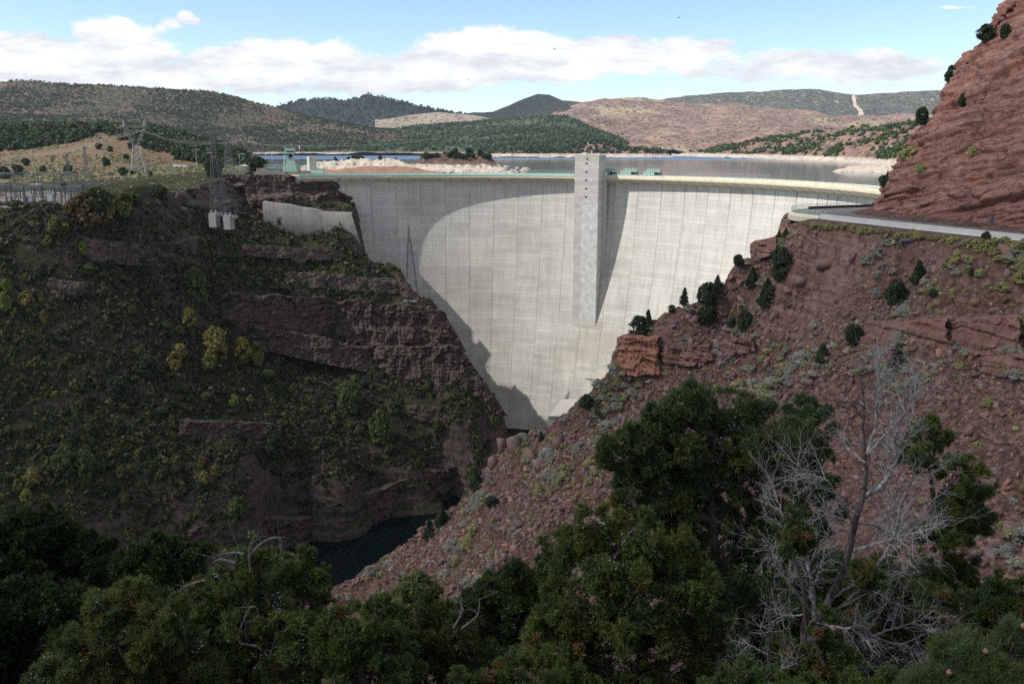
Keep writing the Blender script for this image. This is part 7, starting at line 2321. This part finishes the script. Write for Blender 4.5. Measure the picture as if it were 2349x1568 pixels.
FT('oak_tree', 'black-green tree low in the bottom left corner', 34.0,
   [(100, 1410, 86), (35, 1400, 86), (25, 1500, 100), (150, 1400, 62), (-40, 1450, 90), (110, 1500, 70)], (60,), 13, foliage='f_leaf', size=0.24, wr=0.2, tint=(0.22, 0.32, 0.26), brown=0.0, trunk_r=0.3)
FT('juniper_tree', 'rounded juniper at the bottom right of the twisted-top juniper', 14.0,
   [(800, 1420, 54), (862, 1410, 54), (775, 1480, 74), (880, 1480, 74), (820, 1540, 86), (930, 1530, 64)], (830,), 14, tint=(1.05, 1.05, 0.9), berries=0.03)
FT('juniper_tree', 'small-topped juniper at the bottom centre under the olive tree', 15.0,
   [(985, 1405, 46), (1012, 1385, 40), (960, 1460, 58), (1050, 1450, 56), (1000, 1530, 86), (1085, 1520, 76)], (1010,), 15, tint=(0.95, 1.0, 0.9), dead=([(1040, 1440), (1060, 1400), (1055, 1365)], [(1060, 1440), (1095, 1410), (1100, 1370)]))
FT('juniper_tree', 'dense dark juniper at the bottom centre left of the broad one', 16.0,
   [(1130, 1355, 56), (1190, 1325, 50), (1100, 1392, 56), (1200, 1390, 76), (1150, 1450, 86), (1235, 1450, 60), (1130, 1530, 80), (1255, 1265, 34), (1265, 1320, 46)], (1160,), 16, tint=(0.75, 0.88, 0.75))
FT('juniper_tree', 'sparse green juniper sprays growing through the foot of the dead tree', 11.6,
   [(1890, 1395, 32), (1975, 1312, 36), (2010, 1335, 28), (1818, 1190, 42), (1842, 1232, 36), (1800, 1245, 32), (1880, 1445, 30), (1900, 1490, 60), (1850, 1500, 56), (1930, 1540, 70), (1840, 1550, 70), (1800, 1500, 50)], (1870,), 20, tint=(0.95, 0.95, 0.8), brown=0.12, trunk_r=0.05)
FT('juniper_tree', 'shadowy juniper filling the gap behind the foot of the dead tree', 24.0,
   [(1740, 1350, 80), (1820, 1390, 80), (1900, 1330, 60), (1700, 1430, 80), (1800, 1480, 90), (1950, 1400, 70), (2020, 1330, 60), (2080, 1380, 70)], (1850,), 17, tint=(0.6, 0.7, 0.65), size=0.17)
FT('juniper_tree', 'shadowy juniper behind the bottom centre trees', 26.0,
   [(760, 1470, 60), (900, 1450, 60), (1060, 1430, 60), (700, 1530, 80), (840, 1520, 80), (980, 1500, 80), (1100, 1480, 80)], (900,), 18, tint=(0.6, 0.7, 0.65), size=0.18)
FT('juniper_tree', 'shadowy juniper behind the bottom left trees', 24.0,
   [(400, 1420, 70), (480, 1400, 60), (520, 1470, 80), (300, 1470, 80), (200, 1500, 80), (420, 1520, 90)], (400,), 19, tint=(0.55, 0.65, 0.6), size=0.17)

# ---- the grey dead tree
rng = np.random.default_rng(77)


def dead_tree(name, label, Y, stems, seed, twig=1.0):
    rng = np.random.default_rng(seed)
    p0 = stems[0][0][0]
    a_, _ = ray(p0[0], 1500)
    base_ = np.array([a_ * Y, Y, float(FR.h(a_ * Y, Y))])
    t = empty(name, tuple(base_)); tag(t, label, 'tree')
    for si, (pl, r0, r1) in enumerate(stems):
        dy = np.cumsum(rng.normal(0, 0.10, len(pl))) * (0 if si == 0 else 1)
        pts = [np.array(at(px, py, Y + d)) - base_ for (px, py), d in zip(pl, dy)]
        if si == 0: pts = [np.array([pts[0][0], 0, -0.4])] + pts
        n = 6 + 5 * len(pl)
        P = catmull(np.array(pts), n)
        P[1:] += rng.normal(0, 0.006, (n - 1, 3))
        b = MB(); rad = np.linspace(r0, r1, n)
        b.tube(P, list(rad * (1 if si == 0 else 0.85)), 8 if r0 > 0.04 else 5)
        L = np.linalg.norm(np.diff(P, axis=0), axis=1).sum()
        span = L * 0.42

        def grow(p, d, l, r, lev):
            m_ = 6
            Q = [p]
            dd = d / np.linalg.norm(d)
            for q in range(m_ - 1):
                dd = dd + rng.normal(0, 0.20, 3) * np.array([1, 0.8, 1]) + np.array([0, 0, 0.05])
                dd /= np.linalg.norm(dd)
                Q.append(Q[-1] + dd * l / (m_ - 1))
            b.tube(Q, list(np.linspace(r, r * 0.35, m_)), 4 if lev == 0 else 3)
            if lev < 2:
                for q in range(rng.integers(2, 5)):
                    k = rng.integers(1, m_)
                    v = np.array(Q[k]) - np.array(Q[k - 1]); v /= np.linalg.norm(v)
                    grow(Q[k], v + rng.normal(0, 0.65, 3), l * rng.uniform(0.4, 0.7), r * 0.6, lev + 1)
        ntw = int(twig * (L / 0.062)) if si else int(twig * L / 0.4)
        for q in range(ntw):
            k = rng.integers(max(1, int(n * (0.2 if si else 0.45))), n)
            v = P[k] - P[k - 1]; v /= np.linalg.norm(v) + 1e-9
            side = rng.normal(0, 1, 3); side -= v * np.dot(side, v); side /= np.linalg.norm(side)
            grow(P[k], v * 0.55 + side * 0.8 + np.array([0, 0, 0.12]), rng.uniform(0.16, 0.52) * min(1.2, 0.5 + L * 0.5), min(0.011, rad[k] * 0.5), 0)
        b.build('trunk' if si == 0 else 'limb', M['old_wood'] if si == 0 else M['dead'], t)
    return t


dead_tree('dead_tree', 'leafless grey dead tree with a tangle of bare limbs in the right foreground', 12.0, [
    ([(1861, 1560), (1861, 1485), (1873, 1426), (1910, 1362), (1935, 1303), (1950, 1248), (1964, 1189), (1979, 1140), (1986, 1090), (1984, 1041), (1981, 982), (1981, 918), (1974, 868)], 0.085, 0.010),
    ([(1979, 1142), (2023, 1112), (2048, 1071), (2063, 1026), (2088, 967), (2097, 908), (2105, 844)], 0.05, 0.007),
    ([(1990, 1040), (2008, 982), (2013, 918), (2015, 868), (2011, 812)], 0.04, 0.008),
    ([(2013, 830), (2022, 806), (2028, 799)], 0.012, 0.005),
    ([(1998, 1036), (2043, 982), (2077, 943), (2093, 905)], 0.022, 0.006),
    ([(1964, 1199), (2008, 1202), (2043, 1228), (2088, 1204), (2162, 1179)], 0.03, 0.007),
    ([(1958, 1262), (2018, 1243), (2078, 1228), (2130, 1214), (2167, 1199)], 0.035, 0.007),
    ([(2010, 1300), (2030, 1270), (2053, 1219), (2068, 1150), (2088, 1110), (2110, 1085)], 0.04, 0.007),
    ([(1966, 1180), (1930, 1150), (1900, 1105), (1856, 1086), (1826, 1066)], 0.026, 0.006),
    ([(1984, 1060), (1940, 1022), (1920, 982)], 0.018, 0.005),
    ([(1962, 1200), (1915, 1185), (1880, 1180), (1855, 1160)], 0.022, 0.005),
    ([(1868, 1430), (1866, 1362), (1856, 1312), (1846, 1278), (1838, 1240)], 0.05, 0.007),
    ([(1864, 1350), (1885, 1288), (1900, 1224), (1905, 1190)], 0.024, 0.005),
    ([(1858, 1400), (1806, 1332), (1782, 1278), (1752, 1238)], 0.032, 0.006),
    ([(1815, 1345), (1811, 1268), (1802, 1204), (1782, 1140), (1762, 1092)], 0.028, 0.006),
    ([(1850, 1408), (1815, 1412), (1785, 1408), (1770, 1395)], 0.018, 0.005),
    ([(1868, 1425), (1895, 1432), (1940, 1440), (1979, 1436), (2004, 1458), (2068, 1475), (2147, 1441)], 0.04, 0.006),
    ([(1940, 1442), (1969, 1490), (1999, 1525), (2040, 1535)], 0.018, 0.005),
    ([(2004, 1458), (2050, 1440), (2100, 1425), (2140, 1400)], 0.018, 0.005),
    ([(1912, 1368), (1959, 1342), (2008, 1352), (2043, 1382)], 0.028, 0.006),
    ([(1955, 1344), (2000, 1325), (2050, 1310), (2090, 1320)], 0.018, 0.005),
    ([(2068, 1475), (2110, 1500), (2160, 1505)], 0.014, 0.004)], 78, 1.0)
dead_tree('dead_shrub', 'small bare grey dead shrub at the foot of the dead tree', 10.5, [
    ([(1760, 1554), (1762, 1485), (1765, 1416)], 0.03, 0.006), ([(1761, 1500), (1722, 1480), (1703, 1466)], 0.014, 0.004), ([(1760, 1545), (1722, 1510), (1700, 1500)], 0.016, 0.004), ([(1763, 1470), (1745, 1440), (1735, 1430)], 0.012, 0.004),
    ([(1760, 1550), (1800, 1530), (1830, 1520)], 0.014, 0.004), ([(1760, 1555), (1715, 1545), (1690, 1560)], 0.016, 0.004)], 79, 1.0)
# ------------------------------------------------------------------ sky, clouds, sun, camera
W_ = bpy.data.worlds.new('World')
SC.world = W_
W_.use_nodes = True
nt = W_.node_tree
for n in list(nt.nodes):
    nt.nodes.remove(n)
g = G(nt)
sky = g.n('ShaderNodeTexSky')
sky.sky_type = 'NISHITA'
sky.sun_disc = False
sky.sun_elevation = SUN_EL
sky.sun_rotation = math.atan2(SUN_H[0], SUN_H[1])
sky.altitude = 1850
sky.air_density = 1.0
sky.dust_density = 0.5
sky.ozone_density = 2.0
d = g.n('ShaderNodeTexCoord').outputs['Generated']
x, y, z = g._sep(d)
yy = g.math('MAXIMUM', y, 0.02)
u = g.math('DIVIDE', x, yy)
s = g.math('DIVIDE', z, yy)
wx = g.math('SUBTRACT', g.noise(g.comb(g.math('MULTIPLY', u, 15.0), g.math('MULTIPLY', s, 30.0), 0.3), 1.0, 9, 0.66), 0.5)
big = g.math('SUBTRACT', g.noise(g.comb(g.math('MULTIPLY', u, 5.0), g.math('MULTIPLY', s, 12.0), 4.3), 1.0, 3, 0.5), 0.5)
blobs = [(120, 165, 330, 62), (232, 92, 90, 52), (300, 120, 120, 55), (392, 56, 34, 20), (424, 42, 26, 20), (446, 50, 18, 13), (372, 66, 20, 14), (700, 150, 165, 58), (540, 165, 150, 55), (620, 192, 330, 26), (1140, 118, 170, 55), (1050, 165, 300, 40),
         (1500, 128, 230, 44), (1850, 152, 320, 44), (1640, 160, 130, 18), (2150, 96, 34, 8), (2050, 196, 70, 10), (1250, 197, 110, 8), (1620, 208, 90, 9), (2200, 17, 70, 6), (330, 180, 520, 48), (880, 172, 420, 42), (1160, 150, 300, 44), (1720, 150, 380, 26), (60, 120, 200, 50), (1960, 152, 260, 26), (1650, 165, 260, 24)]
field = None
for (bx, by, ax, ay) in blobs:
    u0, s0 = ray(bx, by)
    du = g.math('MULTIPLY', g.math('SUBTRACT', u, u0), FPX / ax)
    ds = g.math('MULTIPLY', g.math('SUBTRACT', s, s0), FPX / ay)
    e = g.math('SUBTRACT', min(1.0, 0.05 + ay / 48.0), g.math('ADD', g.math('MULTIPLY', du, du), g.math('MULTIPLY', ds, ds)))
    e = g.math('MAXIMUM', e, -2.0)
    field = e if field is None else g.math('SMOOTH_MAX', field, e, 0.25)
field = g.math('ADD', field, g.math('ADD', g.math('MULTIPLY', wx, 3.3), g.math('MULTIPLY', big, 0.9)))
# clouds elsewhere in the sky, out of this view
el = g.n('ShaderNodeVectorMath', operation='NORMALIZE'); g.set(el.inputs[0], d)
oth = g.rng(g.noise(g.mapping(el.outputs[0], (2.2, 2.2, 5.0)), 1.0, 6, 0.6), 0.42, 0.56)
oth = g.math('MULTIPLY', oth, g.math('MAXIMUM', g.rng(y, 0.35, 0.0), g.rng(z, 0.35, 0.6)))
front = g.math('MULTIPLY', g.rng(field, -0.05, 0.40), g.rng(y, 0.05, 0.3))
mask = g.math('MAXIMUM', front, oth)
mask = g.math('MULTIPLY', mask, g.rng(z, -0.02, 0.02))
shade = g.math('ADD', g.math('MULTIPLY', g.math('SUBTRACT', g.noise(g.comb(g.math('MULTIPLY', u, 12.0), g.math('MULTIPLY', s, 46.0), 7.7), 1.0, 8, 0.64), 0.5), 2.2), g.rng(field, 0.0, 1.2, 0.4, 0.65))
shade = g.math('ADD', shade, g.rng(s, 0.05, 0.12, -0.12, 0.1))
cc = g.mix(g.rng(shade, 0.25, 0.95), (0.60, 0.625, 0.66), (0.96, 0.955, 0.945))
b1 = g.n('ShaderNodeBackground'); g.set(b1.inputs[0], sky.outputs[0]); b1.inputs[1].default_value = SKY_STRENGTH
b2 = g.n('ShaderNodeBackground'); g.set(b2.inputs[0], cc); b2.inputs[1].default_value = CLOUD_STRENGTH
mx = g.n('ShaderNodeMixShader')
g.set(mx.inputs[0], mask)
nt.links.new(b1.outputs[0], mx.inputs[1]); nt.links.new(b2.outputs[0], mx.inputs[2])
o = g.n('ShaderNodeOutputWorld')
nt.links.new(mx.outputs[0], o.inputs[0])

sun = bpy.data.lights.new('sun', 'SUN')
sun.energy = SUN_STRENGTH
sun.angle = math.radians(0.53)
sun.color = (1.0, 0.965, 0.90)
so = bpy.data.objects.new('sun', sun); COL.objects.link(so)
so.rotation_euler = Vector(SUN_DIR).to_track_quat('Z', 'Y').to_euler()
so.location = (-200, -50, 300)

# unseen clouds, added to keep the gorge and some far hills in shade
m, g = new_mat('shade_cloud')
tr = g.n('ShaderNodeBsdfTransparent'); tr.inputs[0].default_value = (1, 1, 1, 1)
tl = g.n('ShaderNodeBsdfTranslucent'); tl.inputs[0].default_value = (0.9, 0.9, 0.9, 1)
df = g.n('ShaderNodeBsdfDiffuse'); df.inputs[0].default_value = (0.9, 0.9, 0.9, 1)
a1 = g.n('ShaderNodeMixShader'); a1.inputs[0].default_value = 0.5
nt_ = m.node_tree
nt_.links.new(df.outputs[0], a1.inputs[1]); nt_.links.new(tl.outputs[0], a1.inputs[2])
a2 = g.n('ShaderNodeMixShader')
dens = g.rng(g.n('ShaderNodeAttribute', attribute_name='thick').outputs['Fac'], 0.0, 0.5, 0.0, CLOUD_DENS)
g.set(a2.inputs[0], dens)
nt_.links.new(tr.outputs[0], a2.inputs[1]); nt_.links.new(a1.outputs[0], a2.inputs[2])
oo = g.n('ShaderNodeOutputMaterial'); nt_.links.new(a2.outputs[0], oo.inputs[0])
M['cloud'] = m


def cloud(poly, height, thick, label, seed=0):
    """poly: ground-plan outline of its shadow at z = 0"""
    sh = SUN_H * (height / math.tan(SUN_EL))
    P = np.array(poly, float)
    c = P.mean(0)
    ang = np.arctan2(P[:, 1] - c[1], P[:, 0] - c[0]); o_ = np.argsort(ang); ang = ang[o_]; rr = np.hypot(*(P - c).T)[o_]
    na, nr_ = 96, 26
    A = np.linspace(-math.pi, math.pi, na, endpoint=False)
    Rr = np.interp(A, np.concatenate([ang - 2 * math.pi, ang, ang + 2 * math.pi]), np.tile(rr, 3))
    V, T = [], []
    for sgn in (1, -1):
        for k in range(nr_):
            q = (k / (nr_ - 1)) ** 0.8
            X = c[0] + Rr * q * np.cos(A); Y = c[1] + Rr * q * np.sin(A)
            ed = np.sqrt(max(0.0, 1 - q * q))
            nz = 0.6 + 0.7 * fbm(p3(X + seed, Y, X * 0 + sgn * 50), 120, 4)
            Z = height + sgn * thick * ed * nz * (1.0 if sgn > 0 else 0.35)
            w = 10 * fbm(p3(X + seed, Y, X * 0), 60, 3)
            V.append(np.stack([X + sh[0] + w, Y + sh[1] + w, Z], -1))
            T.append(np.full(na, 1 - q))
    V = np.concatenate(V); T = np.concatenate(T)
    F = []
    for h in range(2):
        for k in range(nr_ - 1):
            for a in range(na):
                b_ = (a + 1) % na
                q = h * nr_ * na
                f = (q + k * na + a, q + k * na + b_, q + (k + 1) * na + b_, q + (k + 1) * na + a)
                F.append(f if h == 0 else f[::-1])
    me = raw_mesh('cloud', V, np.array(F), M['cloud'], smooth=True)
    at_ = me.attributes.new('thick', 'FLOAT', 'POINT'); at_.data.foreach_set('value', T.astype(np.float32))
    tag(link('cloud', me), label, kind='structure')


if HAZE > 0:
    m, g = new_mat('haze_air')
    pv = g.n('ShaderNodeVolumePrincipled')
    pv.inputs['Color'].default_value = (0.78, 0.87, 1.0, 1); pv.inputs['Density'].default_value = HAZE; pv.inputs['Anisotropy'].default_value = 0.2
    oo = g.n('ShaderNodeOutputMaterial'); m.node_tree.links.new(pv.outputs[0], oo.inputs['Volume'])
    b = MB(); b.box((0, 4600, 180), (19000, 10000, 2 * (180 + 170)))
    tag(b.build('haze', m), kind='stuff')

for pl in SHADE_CLOUDS:
    cloud(*pl)

cam = bpy.data.cameras.new('camera')
cam.sensor_width = 36.0
cam.lens = 36.0 * FPX / 2349.0
cam.clip_start = 0.2
cam.clip_end = 40000
co = bpy.data.objects.new('camera', cam); COL.objects.link(co)
co.location = (0, 0, CAM_Z)
co.rotation_euler = (math.pi / 2 - PITCH, 0, 0)
SC.camera = co
vs_ = SC.view_settings
SC.display_settings.display_device = 'sRGB'
vs_.view_transform = 'Standard'; vs_.look = 'None'; vs_.exposure = EXPOSURE; vs_.gamma = 1.0; vs_.use_curve_mapping = False
SC.cycles.use_denoising = False
SC.cycles.max_bounces = 6
SC.cycles.diffuse_bounces = 3
SC.cycles.transparent_max_bounces = 12
SC.cycles.caustics_reflective = False; SC.cycles.caustics_refractive = False
SC.cycles.sample_clamp_indirect = 6.0
